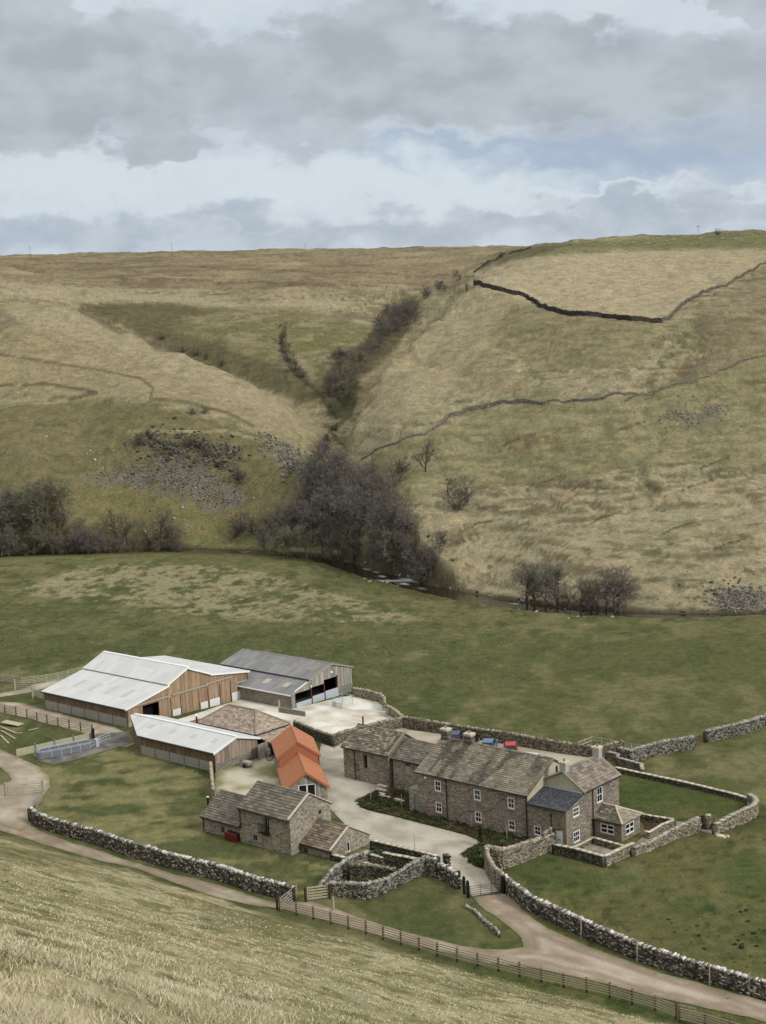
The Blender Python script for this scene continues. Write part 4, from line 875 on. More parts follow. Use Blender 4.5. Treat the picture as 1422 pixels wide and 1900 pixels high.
def outbuilding():
    F_ = Fr((-.7, 174.21)); r = root('stone_outbuilding', F_(0, 0, 0), 'low stone outbuilding with a lichened slate roof, joined to the left end of the farmhouse', 'outbuilding')
    mb = MB(); hole = (-4.05, -2.95, 1.75, 3.45)
    facade(mb, F_(0, 0), U, -V, [(-7.3, -1), (0, -1), (0, 4.05), (-7.3, 4.05)], [hole], depth=.35); facade(mb, F_(0, 0), V, U, [(0, -1), (6, -1), (6, 4.0), (3.05, 5.9), (0, 4.0)])
    facade(mb, F_(-7.3, 0), V, -U, [(0, -1), (6, -1), (6, 4.0), (3.05, 5.9), (0, 4.0)]); facade(mb, F_(0, 6), U, V, [(-7.3, -1), (0, -1), (0, 4), (-7.3, 4)]); mb.build('wall', M['house_stone'], r)
    window(r, F_(0, 0), U, -V, -3.72, -3.0, 1.75, 3.38, 'sage', 1, 2, .14, setb=.3, pane='sage', sash=True, sill=False)
    mb = MB(); e = 3.95
    slates(mb, F_(-7.5, -.25, e), F_(.15, -.25, e), F_(.15, 3.05, 6.0), F_(-7.5, 3.05, 6.0), .5, .3, PAL_B, seed=21, th=.05); mb.build('roof', M['slate'], r)
    mb = MB(); slates(mb, F_(.15, 6.25, e), F_(-7.5, 6.25, e), F_(-7.5, 3.05, 6.0), F_(.15, 3.05, 6.0), .5, .3, PAL_B, seed=22, th=.05); mb.build('roof', M['slate'], r)
    ridge_tiles(r, F_(-7.5, 3.05, 6.02), F_(.1, 3.05, 6.02))
    mb = MB(); mb.box(F_(-.05, -.2, 4.05), V * 3.3 + Z * 2.05, U * .3, Z * .12); mb.build('verge_coping', M['quoin'], r)
    gutter(r, F_(-7.4, -.3, 3.9), F_(0, -.3, 3.9)); pipe(r, [F_(-5.6, -.3, 3.9), F_(-5.45, -.1, 3.6), F_(-5.4, -.1, 0)]); pipe(r, [F_(-5.4, -.1, 2.0), F_(-4.8, -.1, 2.05)], 'waste_pipe', .05); pipe(r, [F_(-5.4, -.1, 1.4), F_(-4.7, -.1, 1.45)], 'waste_pipe', .05)
    p = MB(); p.tube(F_(-6.6, 3.05, 5.9), F_(-6.6, 3.05, 7.1), .1, 8); p.build('flue', M['black'], r)
    # recessed link
    mb = MB(); facade(mb, F_(0, .5), U, -V, [(.0, -1), (9.0, -1), (9.0, 3.7), (0, 3.7)], [(2.1, 3.0, 1.95, 3.6)]); facade(mb, F_(0, 5.6), U, V, [(0, -1), (9.0, -1), (9.0, 3.7), (0, 3.7)]); mb.build('link_wall', M['rubble_stone'], r)
    mb = MB(); slates(mb, F_(.03, .25, 3.62), F_(9.0, .25, 3.62), F_(9.0, 3.05, 5.35), F_(.03, 3.05, 5.35), .45, .3, PAL_C, seed=23, th=.045); mb.build('link_roof', M['slate'], r)
    mb = MB(); slates(mb, F_(9.0, 5.85, 3.62), F_(.03, 5.85, 3.62), F_(.03, 3.05, 5.35), F_(9.0, 3.05, 5.35), .45, .3, PAL_C, seed=24, th=.045); mb.build('link_roof', M['slate'], r)
    ridge_tiles(r, F_(.3, 3.05, 5.38), F_(9.0, 3.05, 5.38)); gutter(r, F_(.1, .2, 3.58), F_(8.8, .2, 3.58)); pipe(r, [F_(.2, .2, 3.55), F_(.2, .4, 3.3), F_(.2, .4, 0)])
    w = window(r, F_(0, .5), U, -V, 2.1, 3.0, 1.95, 3.6, 'sage', 3, 2, .08, setb=.06, sash=True, sill=True)
    mb = MB(); mb.box(F_(2.16, .53, 2.0), U * .78, Z * 1.0, V * .03); mb.build('lower_panel', M['sage'], w)
outbuilding()

# ------------------------------------------------------------------ white roofed barn
def white_barn():
    F_ = Fr((-37.3, 206.4)); r = root('timber_barn', F_(0, 0, 0), 'large timber clad barn with broad white sheet roof at far left of the yard', 'barn')
    L = 19.0; prof = [(0, 2.72), (7.9, 4.35), (11.7, 5.97), (15.9, 4.25), (23.5, 3.1)]
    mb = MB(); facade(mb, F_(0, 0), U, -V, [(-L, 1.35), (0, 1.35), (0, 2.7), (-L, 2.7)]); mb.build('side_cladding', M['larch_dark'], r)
    for k in range(6):
        mb = MB(); a = -L + k * L / 6; mb.box(F_(a + .06, .02, -1), U * (L / 6 - .1), Z * 2.4, V * .14); mb.build('concrete_panel', M['concrete'], r)
        mb = MB(); mb.box(F_(a - .05, -.03, -1), U * .12, Z * 3.7, V * .1); mb.build('stanchion', M['galv_dark'], r)
    out = [(0, -1.0), (23.5, -2.2), (23.5, 3.05), (15.9, 4.2), (11.7, 5.9), (7.9, 4.3), (0, 2.7)]
    holes = [(2.95, 6.0, .1, 2.42)]
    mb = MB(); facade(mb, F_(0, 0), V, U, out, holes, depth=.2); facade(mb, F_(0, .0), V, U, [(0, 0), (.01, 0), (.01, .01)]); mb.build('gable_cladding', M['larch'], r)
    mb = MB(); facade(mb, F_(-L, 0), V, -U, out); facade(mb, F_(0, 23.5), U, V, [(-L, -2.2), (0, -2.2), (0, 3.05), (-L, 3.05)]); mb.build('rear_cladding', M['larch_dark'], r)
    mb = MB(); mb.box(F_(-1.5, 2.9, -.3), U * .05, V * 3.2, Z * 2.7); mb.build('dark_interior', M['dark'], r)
    mb = MB(); mb.box(F_(.03, .05, -1), U * .05, V * 2.85, Z * 1.6); mb.build('plinth_panel', M['concrete'], r)
    e = .12
    def P(i): return prof[i]
    for i, (a, b, off) in enumerate(((0, 1, 0), (1, 2, .28), (3, 2, .12), (4, 3, 0))):
        (v0, h0), (v1, h1) = P(a), P(b); s_ = 1 if v1 > v0 else -1; k = (h1 - h0) / (v1 - v0)
        v0e = v0 - s_ * (.35 if i in (0, 1, 3) else .0); h0e = h0 - s_ * (.35 if i in (0, 1, 3) else 0) * k
        mb = MB(); slab(mb, [F_(-L - .3, v0e, h0e + off), F_(.3, v0e, h0e + off), F_(.3, v1, h1 + off), F_(-L - .3, v1, h1 + off)], .07)
        sh = mb.build('roof_sheet', M['roof_white'], r)
        if i == 0:
            for j in range(4):
                q = MB(); u0 = -15.6 + j * 3.75; slab(q, [F_(u0, 2.4, 2.72 + .206 * 2.4 + .075), F_(u0 + .95, 2.4, 2.72 + .206 * 2.4 + .075), F_(u0 + .95, 4.9, 2.72 + .206 * 4.9 + .075), F_(u0, 4.9, 2.72 + .206 * 4.9 + .075)], .02); q.build('rooflight', M['rooflight'], sh)
        mb = MB(); mb.box(F_(.28, v0e, h0e + off - .16), V * (v1 - v0e) + Z * (h1 - h0e), U * .06, Z * .24); mb.build('barge_board', M['trim_white'], r)
    mb = MB(); mb.box(F_(-L, 7.85, 4.28), U * L, Z * .36, V * .05); mb.build('ridge_vent_gap', M['dark'], r)
    mb = MB(); mb.box(F_(-L - .3, 11.45, 6.22), U * (L + .6), V * .5, Z * .12); mb.build('ridge_cap', M['trim_white'], r)
    gutter(r, F_(-L - .2, -.42, 2.55), F_(.25, -.42, 2.55)); 
    for a, b, h in ((1.2, 7.9, 2.70), (8.36, 15.4, 2.74), (14.9, 20.1, 2.9), (21, 23.5, 1.7)):
        mb = MB(); mb.box(F_(.06, a, h - .02), V * (b - a), U * .18, Z * .2); mb.build('door_rail', M['oldwood'], r)
    for a, b, h0, h1 in ((8.4, 9.9, -.6, .55), (13.8, 15.2, -.85, .38), (15.6, 17.6, -.9, .42), (20.1, 22.0, -1.1, .45)):
        mb = MB(); mb.box(F_(.05, a, h0), V * (b - a), U * .05, Z * (h1 - h0)); mb.build('lower_door_panel', M['panel_white'], r)
    for a in (8.15, 10.05, 15.4, 19.9, 13.6, 17.8):
        mb = MB(); mb.box(F_(.045, a - .05, -.9), V * .08, U * .03, Z * 3.3); mb.build('door_joint', M['dark'], r)
    pipe(r, [F_(.12, .1, 2.6), F_(.12, .1, 0)]); pipe(r, [F_(.14, 23.4, 3.0), F_(.14, 23.4, -1)])
white_barn()

def grey_barn():
    F_ = Fr((-14.66, 215.52, -.9)); r = root('cattle_barn', F_(0, 0, 0), 'old cattle barn with grey fibre cement roof and silvered boards above pale blue gates', 'barn')
    L = 19.3
    out = [(0, -.2), (.75, -.2), (.75, -1), (13.2, -1.2), (13.2, 3.45), (8.75, 4.78), (4.0, 3.4), (0, 2.25)]
    hole = [(.8, 4.15, .05, 2.15), (4.2, 6.95, -.3, 2.32), (7.0, 10.05, -.2, 2.85)]
    mb = MB(); facade(mb, F_(0, 0), V, U, out, hole, depth=.12); facade(mb, F_(-L, 0), V, -U, out); facade(mb, F_(0, 13.2), U, V, [(-L, -1.2), (0, -1.2), (0, 3.45), (-L, 3.45)]); mb.build('board_cladding', M['silver'], r)
    mb = MB(); mb.box(F_(.03, 10.1, -1.2), V * 3.1, U * .06, Z * 2.3); mb.build('block_wall', M['block'], r)
    mb = MB(); facade(mb, F_(0, 0), U, -V, [(-L, -1), (0, -1), (0, 1.75), (-L, 1.75)]); mb.build('block_wall', M['block'], r)
    mb = MB(); mb.box(F_(-L, -.04, 1.75), U * L, Z * .5, V * .05); mb.build('board_strip', M['larch'], r)
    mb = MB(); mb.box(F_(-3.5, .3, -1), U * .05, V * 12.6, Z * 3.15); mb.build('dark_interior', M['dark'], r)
    for i, (q, lights) in enumerate((([(-.35, 2.18), (4.1, 3.42)], [(-16.6, .9), (-7.6, .9), (-3.4, .9)]), ([(3.75, 3.62), (8.75, 5.0)], [(-15.4, 1.6), (-11.3, 1.6), (-6.3, 1.6), (-2.2, 1.9)]), ([(13.55, 3.55), (8.75, 5.0)], []))):
        (v0, h0), (v1, h1) = q; mb = MB(); slab(mb, [F_(-L, v0, h0), F_(.2, v0, h0), F_(.2, v1, h1), F_(-L, v1, h1)], .06); sh = mb.build('roof_sheet', M['roof_grey'], r)
        for u0, t in lights:
            k = (h1 - h0) / (v1 - v0); a = v0 + (1.7 if i == 0 else 2.3); w = 1.1; ln = 1.3
            g = MB(); slab(g, [F_(u0, a, h0 + (a - v0) * k + .062), F_(u0 + w, a, h0 + (a - v0) * k + .062), F_(u0 + w, a + ln, h0 + (a + ln - v0) * k + .062), F_(u0, a + ln, h0 + (a + ln - v0) * k + .062)], .02); g.build('rooflight', M['old_light'] if i == 0 else M['brown_light'], sh)
    mb = MB(); mb.box(F_(-L, 8.6, 4.98), U * (L + .2), V * .3, Z * .1); mb.build('ridge_cap', M['roof_grey'], r)
    mb = MB(); mb.box(F_(-L, -.5, 2.08), U * (L + .2), V * .16, Z * .14); mb.build('gutter', M['trim_white'], r)
    mb = MB(); mb.box(F_(.2, 3.75, 3.5), V * 5.0 + Z * 1.38, U * .06, Z * .14); mb.box(F_(.2, 8.75, 4.88), V * 4.8 - Z * 1.43, U * .06, Z * .14); mb.box(F_(.2, -.2, 2.12), V * 4.2 + Z * 1.22, U * .06, Z * .14); mb.build('barge_board', M['oldwood'], r)
    mb = MB(); mb.box(F_(.205, .5, 2.5), V * 2.6 + Z * .8, U * .05, Z * .15); mb.build('pale_flashing', M['trim_white'], r)
    for v in (4.17, 6.98, 9.85): mb = MB(); mb.box(F_(-.1, v - .1, -1), U * .2, V * .2, Z * (3.4 if v < 9 else 4.0)); mb.build('steel_column', M['maroon'], r)
    for a, b, h0, h1 in ((.85, 4.05, -.3, .75), (4.3, 6.85, -.55, 1.0), (7.1, 9.95, -.6, 1.15)):
        mb = MB(); mb.box(F_(.12, a, h0), V * (b - a), U * .05, Z * (h1 - h0)); mb.build('sheeted_gate', M['galv'], r)
    mb = MB(); mb.box(F_(.06, 8.45, 3.6), V * .38, U * .12, Z * .3); mb.build('floodlight', M['trim_white'], r)
    mb = MB(); mb.box(F_(.1, 4.0, 2.4), V * .18, U * .12, Z * .3); mb.build('yard_lamp', M['trim_white'], r)
grey_barn()

def hipped_building():
    F_ = Fr((-17.9, 191.2)); r = root('hipped_stone_building', F_(0, 0, 0), 'building with a hipped roof of pinkish brown stone slates in front of the timber barn', 'outbuilding')
    mb = MB(); W_ = 5.8; L = 10.8
    for P, d, n, l in ((F_(0, 0), U, -V, (-L, 0)), (F_(0, W_), U, V, (-L, 0)), (F_(0, 0), V, U, (0, W_)), (F_(-L, 0), V, -U, (0, W_))): facade(mb, P, d, n, [(l[0], -1.6), (l[1], -1.6), (l[1], 2.55), (l[0], 2.55)])
    mb.build('wall', M['wall_stone'], r)
    R0, R1 = F_(-8.05, 2.9, 4.6), F_(-2.9, 2.9, 4.6); o = .3; e = 2.5
    for nm, q, sd in (('roof', [F_(-L - o, -o, e), F_(o, -o, e), R1, R0], 31), ('roof', [F_(o, -o, e), F_(o, W_ + o, e), R1, R1], 32), ('roof', [F_(o, W_ + o, e), F_(-L - o, W_ + o, e), R0, R1], 33), ('roof', [F_(-L - o, W_ + o, e), F_(-L - o, -o, e), R0, R0], 34)):
        mb = MB(); slates(mb, *q, .5, .33, PAL_D, seed=sd); mb.build(nm, M['slate'], r)
    mb = MB()
    for c in (F_(o, -o, e + .1), F_(o, W_ + o, e + .1)): mb.tube(R1 + Z * .06, c, .12, 6)
    for c in (F_(-L - o, -o, e + .1), F_(-L - o, W_ + o, e + .1)): mb.tube(R0 + Z * .06, c, .12, 6)
    mb.tube(R0 + Z * .06, R1 + Z * .06, .12, 6); mb.build('hip_tiles', M['quoin'], r)
    gutter(r, F_(-L - o, -o - .06, e - .03), F_(o, -o - .06, e - .03)); gutter(r, F_(o + .06, -o, e - .03), F_(o + .06, W_ + o, e - .03))
    mb = MB(); slates(mb, F_(3.3, -.2, 1.75), F_(3.3, W_, 1.75), F_(.12, W_, 2.35), F_(.12, -.2, 2.35), .5, .33, PAL_D, seed=35); mb.build('porch_roof', M['slate'], r)
    mb = MB(); mb.box(F_(.1, .3, -1), U * 3.0, Z * 2.7, V * .1); mb.build('eave_shade_panel', M['dark'], r)  # near-black panel standing in for the shade under the eave
    mb = MB(); mb.box(F_(-L - 3.6, 1.2, -.5), U * 2.9, V * 1.8, Z * 2.3); mb.build('boiler_house', M['terra_wall'], r)
    p = MB(); q = F_(-L + .05, -.6, -.5); p.tube(q, q + Z * 4.0, .13, 10); f = p.build('flue', M['black'], r)
    p = MB(); p.tube(q + Z * 4.0, q + Z * 4.25, .17, 10); p.build('flue_cowl', M['trim_white'], f)
hipped_building()

def low_shed():
    F_ = Fr((-22.6, 183.6)); r = root('low_timber_shed', F_(0, 0, 0), 'low timber shed with a white roof, concrete base and a cut off left corner', 'shed')
    e, rh = 2.62, 3.72; W_ = 7.6; L = 14.3; mid = 3.75
    foot = [(0, 0), (0, W_), (-19.2, W_), (-19.9, 3.3), (-L, 0)]
    cuts = [((-L, 0), (-19.9, 3.3)), ((-19.9, 3.3), (-19.2, W_))]
    def rz(v): return e + (rh - e) * (v / mid if v < mid else (W_ - v) / (W_ - mid))
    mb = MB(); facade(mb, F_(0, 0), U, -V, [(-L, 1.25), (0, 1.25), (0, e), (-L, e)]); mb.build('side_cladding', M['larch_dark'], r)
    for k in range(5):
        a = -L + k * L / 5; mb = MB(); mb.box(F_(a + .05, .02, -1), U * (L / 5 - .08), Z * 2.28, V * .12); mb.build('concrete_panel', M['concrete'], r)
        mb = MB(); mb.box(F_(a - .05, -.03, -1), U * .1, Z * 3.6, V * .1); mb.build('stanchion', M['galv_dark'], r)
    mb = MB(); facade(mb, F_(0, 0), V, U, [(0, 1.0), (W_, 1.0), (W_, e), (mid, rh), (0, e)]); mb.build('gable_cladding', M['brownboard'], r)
    mb = MB(); mb.box(F_(-.12, .02, -1), V * (W_ - .04), U * .14, Z * 2.0); mb.build('block_base', M['block'], r)
    mb = MB()
    for (a, b) in cuts:
        A_, B_ = F_(*a), F_(*b); d = B_ - A_; Ln = np.linalg.norm(d); d /= Ln; n_ = np.array([d[1], -d[0], 0])
        facade(mb, A_, d, n_, [(0, -1), (Ln, -1), (Ln, rz(b[1])), (0, rz(a[1]))])
    facade(mb, F_(0, W_), U, V, [(-19.2, -1), (0, -1), (0, e), (-19.2, e)]); mb.build('end_cladding', M['larch_dark'], r)
    def roofp(pts):
        mb = MB(); P = [F_(u, v, rz(max(0, min(W_, v))) - (0.02 if 0 <= v <= W_ else .1) + .02) for u, v in pts]; nn = np.cross(P[1] - P[0], P[2] - P[0]); nn /= np.linalg.norm(nn); nn = nn if nn[2] > 0 else -nn
        n = len(P); uv = [(u, v) for u, v in pts]
        mb.add([p + nn * .07 for p in P] + P, [tuple(range(n)), tuple(range(2 * n - 1, n - 1, -1))] + [(i, (i + 1) % n, n + (i + 1) % n, n + i) for i in range(n)], uvs=uv + uv); return mb.build('roof_sheet', M['roof_white'], r)
    s1 = roofp([(-L - .15, -.3), (.3, -.3), (.3, mid), (-19.8, mid), (-20.1, 3.3)]); roofp([(-19.8, mid), (.3, mid), (.3, W_ + .3), (-19.2, W_ + .3)])
    for u0 in (-14.2, -9.9, -5.8, -1.9):
        q = MB(); a, b = 1.55, 2.45; slab(q, [F_(u0 - .45, a, rz(a) + .075), F_(u0 + .45, a, rz(a) + .075), F_(u0 + .45, b, rz(b) + .075), F_(u0 - .45, b, rz(b) + .075)], .02); q.build('rooflight', M['rooflight'], s1)
    mb = MB(); mb.box(F_(.28, -.3, e - .28), V * (mid + .3) + Z * (rh - e + .1), U * .06, Z * .26); mb.box(F_(.28, mid, rh - .18), V * (W_ - mid + .3) + Z * (e - rh - .08), U * .06, Z * .26); mb.build('barge_board', M['trim_white'], r)
    mb = MB(); mb.box(F_(-19.7, mid - .2, rh + .06), U * 20.0, V * .4, Z * .07); mb.build('ridge_cap', M['trim_white'], r)
    gutter(r, F_(-L, -.38, e - .15), F_(.2, -.38, e - .15)); pipe(r, [F_(.1, -.2, e - .2), F_(.12, .0, 2.0), F_(.12, .0, -.2)], r=.08, mtl='maroon')
low_shed()

def orange_building():
    a = math.radians(-81); X = np.array([math.cos(a), math.sin(a), 0]); W_ = np.array([-X[1], X[0], 0]); F_ = Fr((-8.06, 170.83), W_, -X)   # u to the right, v away from the camera
    r = root('orange_roofed_workshop', F_(0, 0, 0), 'timber building with stepped bright orange roofs and white glazed doors', 'outbuilding')
    w = 4.75
    for (v0, v1, e, rh, nm) in ((0, 8.3, 1.85, 3.60, 'front_wall'), (8.0, 15.4, 3.3, 4.95, 'rear_wall')):
        mb = MB(); out = [(-w, -1), (0, -1), (0, e), (-w / 2, rh), (-w, e)]
        facade(mb, F_(0, v0), W_, X, out, [(-3.35, -1.25, -.1, 2.15)] if v0 == 0 else []); facade(mb, F_(0, v1), W_, -X, out)
        facade(mb, F_(0, v0), -X, W_, [(0, -1), (v1 - v0, -1), (v1 - v0, e), (0, e)]); facade(mb, F_(-w, v0), -X, -W_, [(0, -1), (v1 - v0, -1), (v1 - v0, e), (0, e)])
        mb.build(nm, M['silver'] if v0 == 0 else M['brownboard'], r)
        for sg in (0, 1):
            ue = (.28, -w - .28)[sg]; dz = (rh - e) / (w / 2) * .28; f0 = v0 - (.3 if v0 == 0 else .1)
            mb = MB(); slab(mb, [F_(ue, f0, e - dz), F_(ue, v1 + .15, e - dz), F_(-w / 2, v1 + .15, rh), F_(-w / 2, f0, rh)], .09); mb.build('roof_sheet', M['terracotta'], r)
            mb = MB(); c = F_(ue, f0 - .02, e - dz - .2); mb.add([c, F_(-w / 2, f0 - .02, rh - .2), F_(-w / 2, f0 - .02, rh + .1), F_(ue, f0 - .02, e - dz + .1), c + X * .05, F_(-w / 2, f0 - .07, rh - .2), F_(-w / 2, f0 - .07, rh + .1), F_(ue, f0 - .07, e - dz + .1)],
                                [(4, 5, 6, 7), (0, 1, 2, 3), (0, 4, 7, 3), (3, 7, 6, 2), (0, 1, 5, 4)]); mb.build('barge_board', M['terra_wall'], r)
        mb = MB(); mb.tube(F_(-w / 2, v0 - .3, rh + .07), F_(-w / 2, v1 + .15, rh + .07), .11, 6); mb.build('ridge_cap', M['terracotta'], r)
    mb = MB(); facade(mb, F_(0, 7.93), W_, X, [(-w, 1.7), (0, 1.7), (0, 3.3), (-w / 2, 4.9), (-w, 3.3)]); mb.build('stepped_gable', M['terra_wall'], r)
    gutter(r, F_(.33, .0, 1.62), F_(.33, 8.2, 1.62), r=.06); gutter(r, F_(.33, 8.0, 3.08), F_(.33, 15.4, 3.08), r=.06); gutter(r, F_(-w - .33, 8.0, 3.08), F_(-w - .33, 15.4, 3.08), r=.06); pipe(r, [F_(.1, 7.9, 3.1), F_(.1, 7.9, 0)])
    window(r, F_(0, 0), W_, X, -3.35, -1.25, -.1, 2.15, nx=2, ny=1, fw=.13, bw=.16, sash=False, sill=False, name='glazed_doors')
    mb = MB(); mb.box(F_(-.62, -.04, -1), W_ * .66, -X * .5, Z * 2.7); mb.build('stone_pier', M['rubble_stone'], r)
    mb = MB(); mb.box(F_(-w - .08, 0.1, -1), W_ * .1, -X * 8.0, Z * 2.0); mb.build('stone_base', M['rubble_stone'], r)
orange_building()

def cottage():
    F_ = Fr((-11.3, 153.1)); r = root('stone_cottage', F_(0, 0, 0), 'limewashed stone cottage with grey slate roof, lower annexes at both ends and a small balcony', 'cottage')
    e, rh, W_, L = 3.97, 5.8, 6.25, 7.8
    ws = [(-3.98, -3.15, 1.35, 3.5), (-5.75, -5.1, .50, 1.2)]
    gable = lambda w, e, rh, m, b=-1.6: [(0, b), (w, b), (w, e), (m, rh), (0, e)]
    mb = MB(); facade(mb, F_(0, 0), U, -V, [(-L, -1.6), (0, -1.6), (0, e), (-L, e)], ws, depth=.25); facade(mb, F_(0, 0), V, U, gable(W_, e, rh, 3.1), [(4.35, 4.98, 3.12, 3.75)], depth=.2)
    facade(mb, F_(-L, 0), V, -U, gable(W_, e, rh, 3.1)); facade(mb, F_(0, W_), U, V, [(-L, -1.6), (0, -1.6), (0, e), (-L, e)], [(-5, -4, 0, 2)]); mb.build('wall', M['rubble_stone'], r)
    for sg, sd in ((0, 41), (1, 42)):
        mb = MB(); v0 = (-.25, W_ + .25)[sg]; q = [F_(-L - .1, v0, e - .12), F_(.05, v0, e - .12), F_(.05, 3.1, rh + .08), F_(-L - .1, 3.1, rh + .08)]; slates(mb, *q, .6, .36, PAL_C, seed=sd, th=.05); mb.build('roof', M['slate'], r)
    ridge_tiles(r, F_(-L - .1, 3.1, rh + .1), F_(0, 3.1, rh + .1)); mb = MB(); mb.box(F_(-.2, -.2, e), V * 3.3 + Z * 1.95, U * .28, Z * .10); mb.box(F_(-.2, 3.1, e + 1.95), V * 3.3 - Z * 1.95, U * .28, Z * .10); mb.build('verge_coping', M['coping'], r)
    gutter(r, F_(-L, -.32, e - .16), F_(0, -.32, e - .16)); pipe(r, [F_(-L + .25, -.3, e - .2), F_(-L + .25, -.1, e - .5), F_(-L + .25, -.1, 1.5)])
    g = window(r, F_(0, 0), U, -V, -3.98, -3.15, 1.35, 3.5, 'sage', 2, 1, .08, .06, sash=False, sill=False, setb=.15, name='tall_window')
    mb = MB()
    for k in range(13): mb.box(F_(-4.55 + k * .13, -.32, 1.72), U * .03, V * .03, Z * 1.05)
    mb.box(F_(-4.57, -.33, 2.75), U * 1.65, V * .05, Z * .05); mb.box(F_(-4.57, -.33, 1.68), U * 1.65, V * .33, Z * .05); mb.build('balcony', M['cast'], r)
    window(r, F_(0, 0), U, -V, *ws[1], frame='greydoor', nx=2, ny=1, fw=.06, sash=False); window(r, F_(0, 0), V, U, 4.35, 4.98, 3.12, 3.75, 'sage', 1, 1, .08, sash=False, lintel=True)
    # left annex
    la = (-10.95, -10.25, .30, 1.15); e2, r2 = 1.80, 3.7
    mb = MB(); facade(mb, F_(0, .0), U, -V, [(-13.8, -1.8), (-L, -1.8), (-L, e2), (-13.8, e2)], [la], depth=.2); facade(mb, F_(-13.8, 0), V, -U, gable(W_, e2, r2, 3.1, -1.8)); facade(mb, F_(0, W_), U, V, [(-13.8, -1.8), (-L, -1.8), (-L, e2), (-13.8, e2)]); mb.build('annex_wall', M['rubble_stone'], r)
    for sg, sd in ((0, 43), (1, 44)):
        v0 = (-.25, W_ + .25)[sg]; mb = MB(); slates(mb, F_(-14.0, v0, e2 - .12), F_(-L + .02, v0, e2 - .12), F_(-L + .02, 3.1, r2 + .06), F_(-14.0, 3.1, r2 + .06), .5, .32, PAL_C, seed=sd, th=.045); mb.build('annex_roof', M['slate'], r)
    ridge_tiles(r, F_(-14, 3.1, r2 + .08), F_(-L - .2, 3.1, r2 + .08)); gutter(r, F_(-13.9, -.32, e2 - .16), F_(-L, -.32, e2 - .16)); pipe(r, [F_(-13.7, -.3, e2 - .2), F_(-13.6, -.1, e2 - .5), F_(-13.6, -.1, -.8)])
    window(r, F_(0, 0), U, -V, *la, frame='sage', nx=2, ny=1, fw=.07, sash=False)
    # right annex, set back
    v0_, e3, r3, w3 = 1.54, 1.08, 2.75, 5.85; H_ = Fr(F_(4.47, v0_)); wr = (-4.72, -4.08, -.12, .62)
    mb = MB(); facade(mb, H_(0, 0), U, -V, [(-4.47, -1.8), (0, -1.8), (0, e3), (-4.47, e3)], [wr], depth=.2) if False else facade(mb, H_(0, 0), U, -V, [(-4.45, -1.8), (0, -1.8), (0, e3), (-4.45, e3)], [(-4.2, -3.55, -.12, .62)], depth=.2)
    facade(mb, H_(0, 0), V, U, gable(w3, e3, r3, 2.75, -2), [(2.35, 2.85, .1, 1.2)], depth=.2); facade(mb, H_(0, w3), U, V, [(-4.47, -1.8), (0, -1.8), (0, e3), (-4.47, e3)]); mb.build('annex_wall', M['rubble_stone'], r)
    for sg, sd in ((0, 45), (1, 46)):
        v0 = (-.25, w3 + .25)[sg]; mb = MB(); slates(mb, H_(-4.45, v0, e3 - .12), H_(.05, v0, e3 - .12), H_(.05, 2.75, r3 + .06), H_(-4.45, 2.75, r3 + .06), .5, .32, [(.16, .13, .10), (.12, .105, .085), (.24, .19, .145), (.145, .12, .098), (.19, .155, .12), (.28, .22, .16)], seed=sd, th=.045); mb.build('annex_roof', M['slate'], r)
    ridge_tiles(r, H_(-4.4, 2.75, r3 + .08), H_(0, 2.75, r3 + .08)); gutter(r, H_(-4.4, -.32, e3 - .16), H_(0, -.32, e3 - .16)); pipe(r, [H_(-.1, -.3, e3 - .2), H_(-.1, -.1, e3 - .4), H_(-.1, -.1, -.3)])
    mb = MB(); mb.box(H_(-.2, -.25, e3 - .02), V * 3.0 + Z * 1.75, U * .28, Z * .10); mb.box(H_(-.2, 2.75, e3 + 1.73), V * 3.3 - Z * 1.85, U * .28, Z * .10); mb.build('verge_coping', M['coping'], r)
    window(r, H_(0, 0), U, -V, -4.2, -3.55, -.12, .62, 'sage', 2, 1, .07, sash=False); window(r, H_(0, 0), V, U, 2.35, 2.85, .1, 1.2, 'trim_white', 1, 1, .08, sash=False, sill=False)
    # dark red store boxes against the front
    b = root('gas_cylinder_locker', F_(-9.5, -.3, -.5), 'dark red metal locker standing against the cottage front wall', 'locker')
    for k in range(2): mb = MB(); mb.box(F_(-9.5 + k * .82, -.75, -.5), U * .76, V * .6, Z * 1.35); mb.build('door', M['red'], b)
    mb = MB(); mb.box(F_(-9.6, -.85, -.6), U * 1.8, V * .75, Z * .1); mb.box(F_(-9.6, -.14, -.5), U * 1.8, V * .06, Z * 1.45); mb.build('frame', M['cast'], b)
    q = G(387, 1500); b = MB(); b.tube(q, q + Z * 1.35, .13, 10); o = b.build('bollard_lamp', M['cast'], None, q); tag(o, 'black bollard with a pale top in the grass behind the cottage annex', 'bollard')
    k = MB(); k.tube(q + Z * 1.35, q + Z * 1.45, .14, 10); k.build('lamp_top', M['trim_white'], o)
cottage()
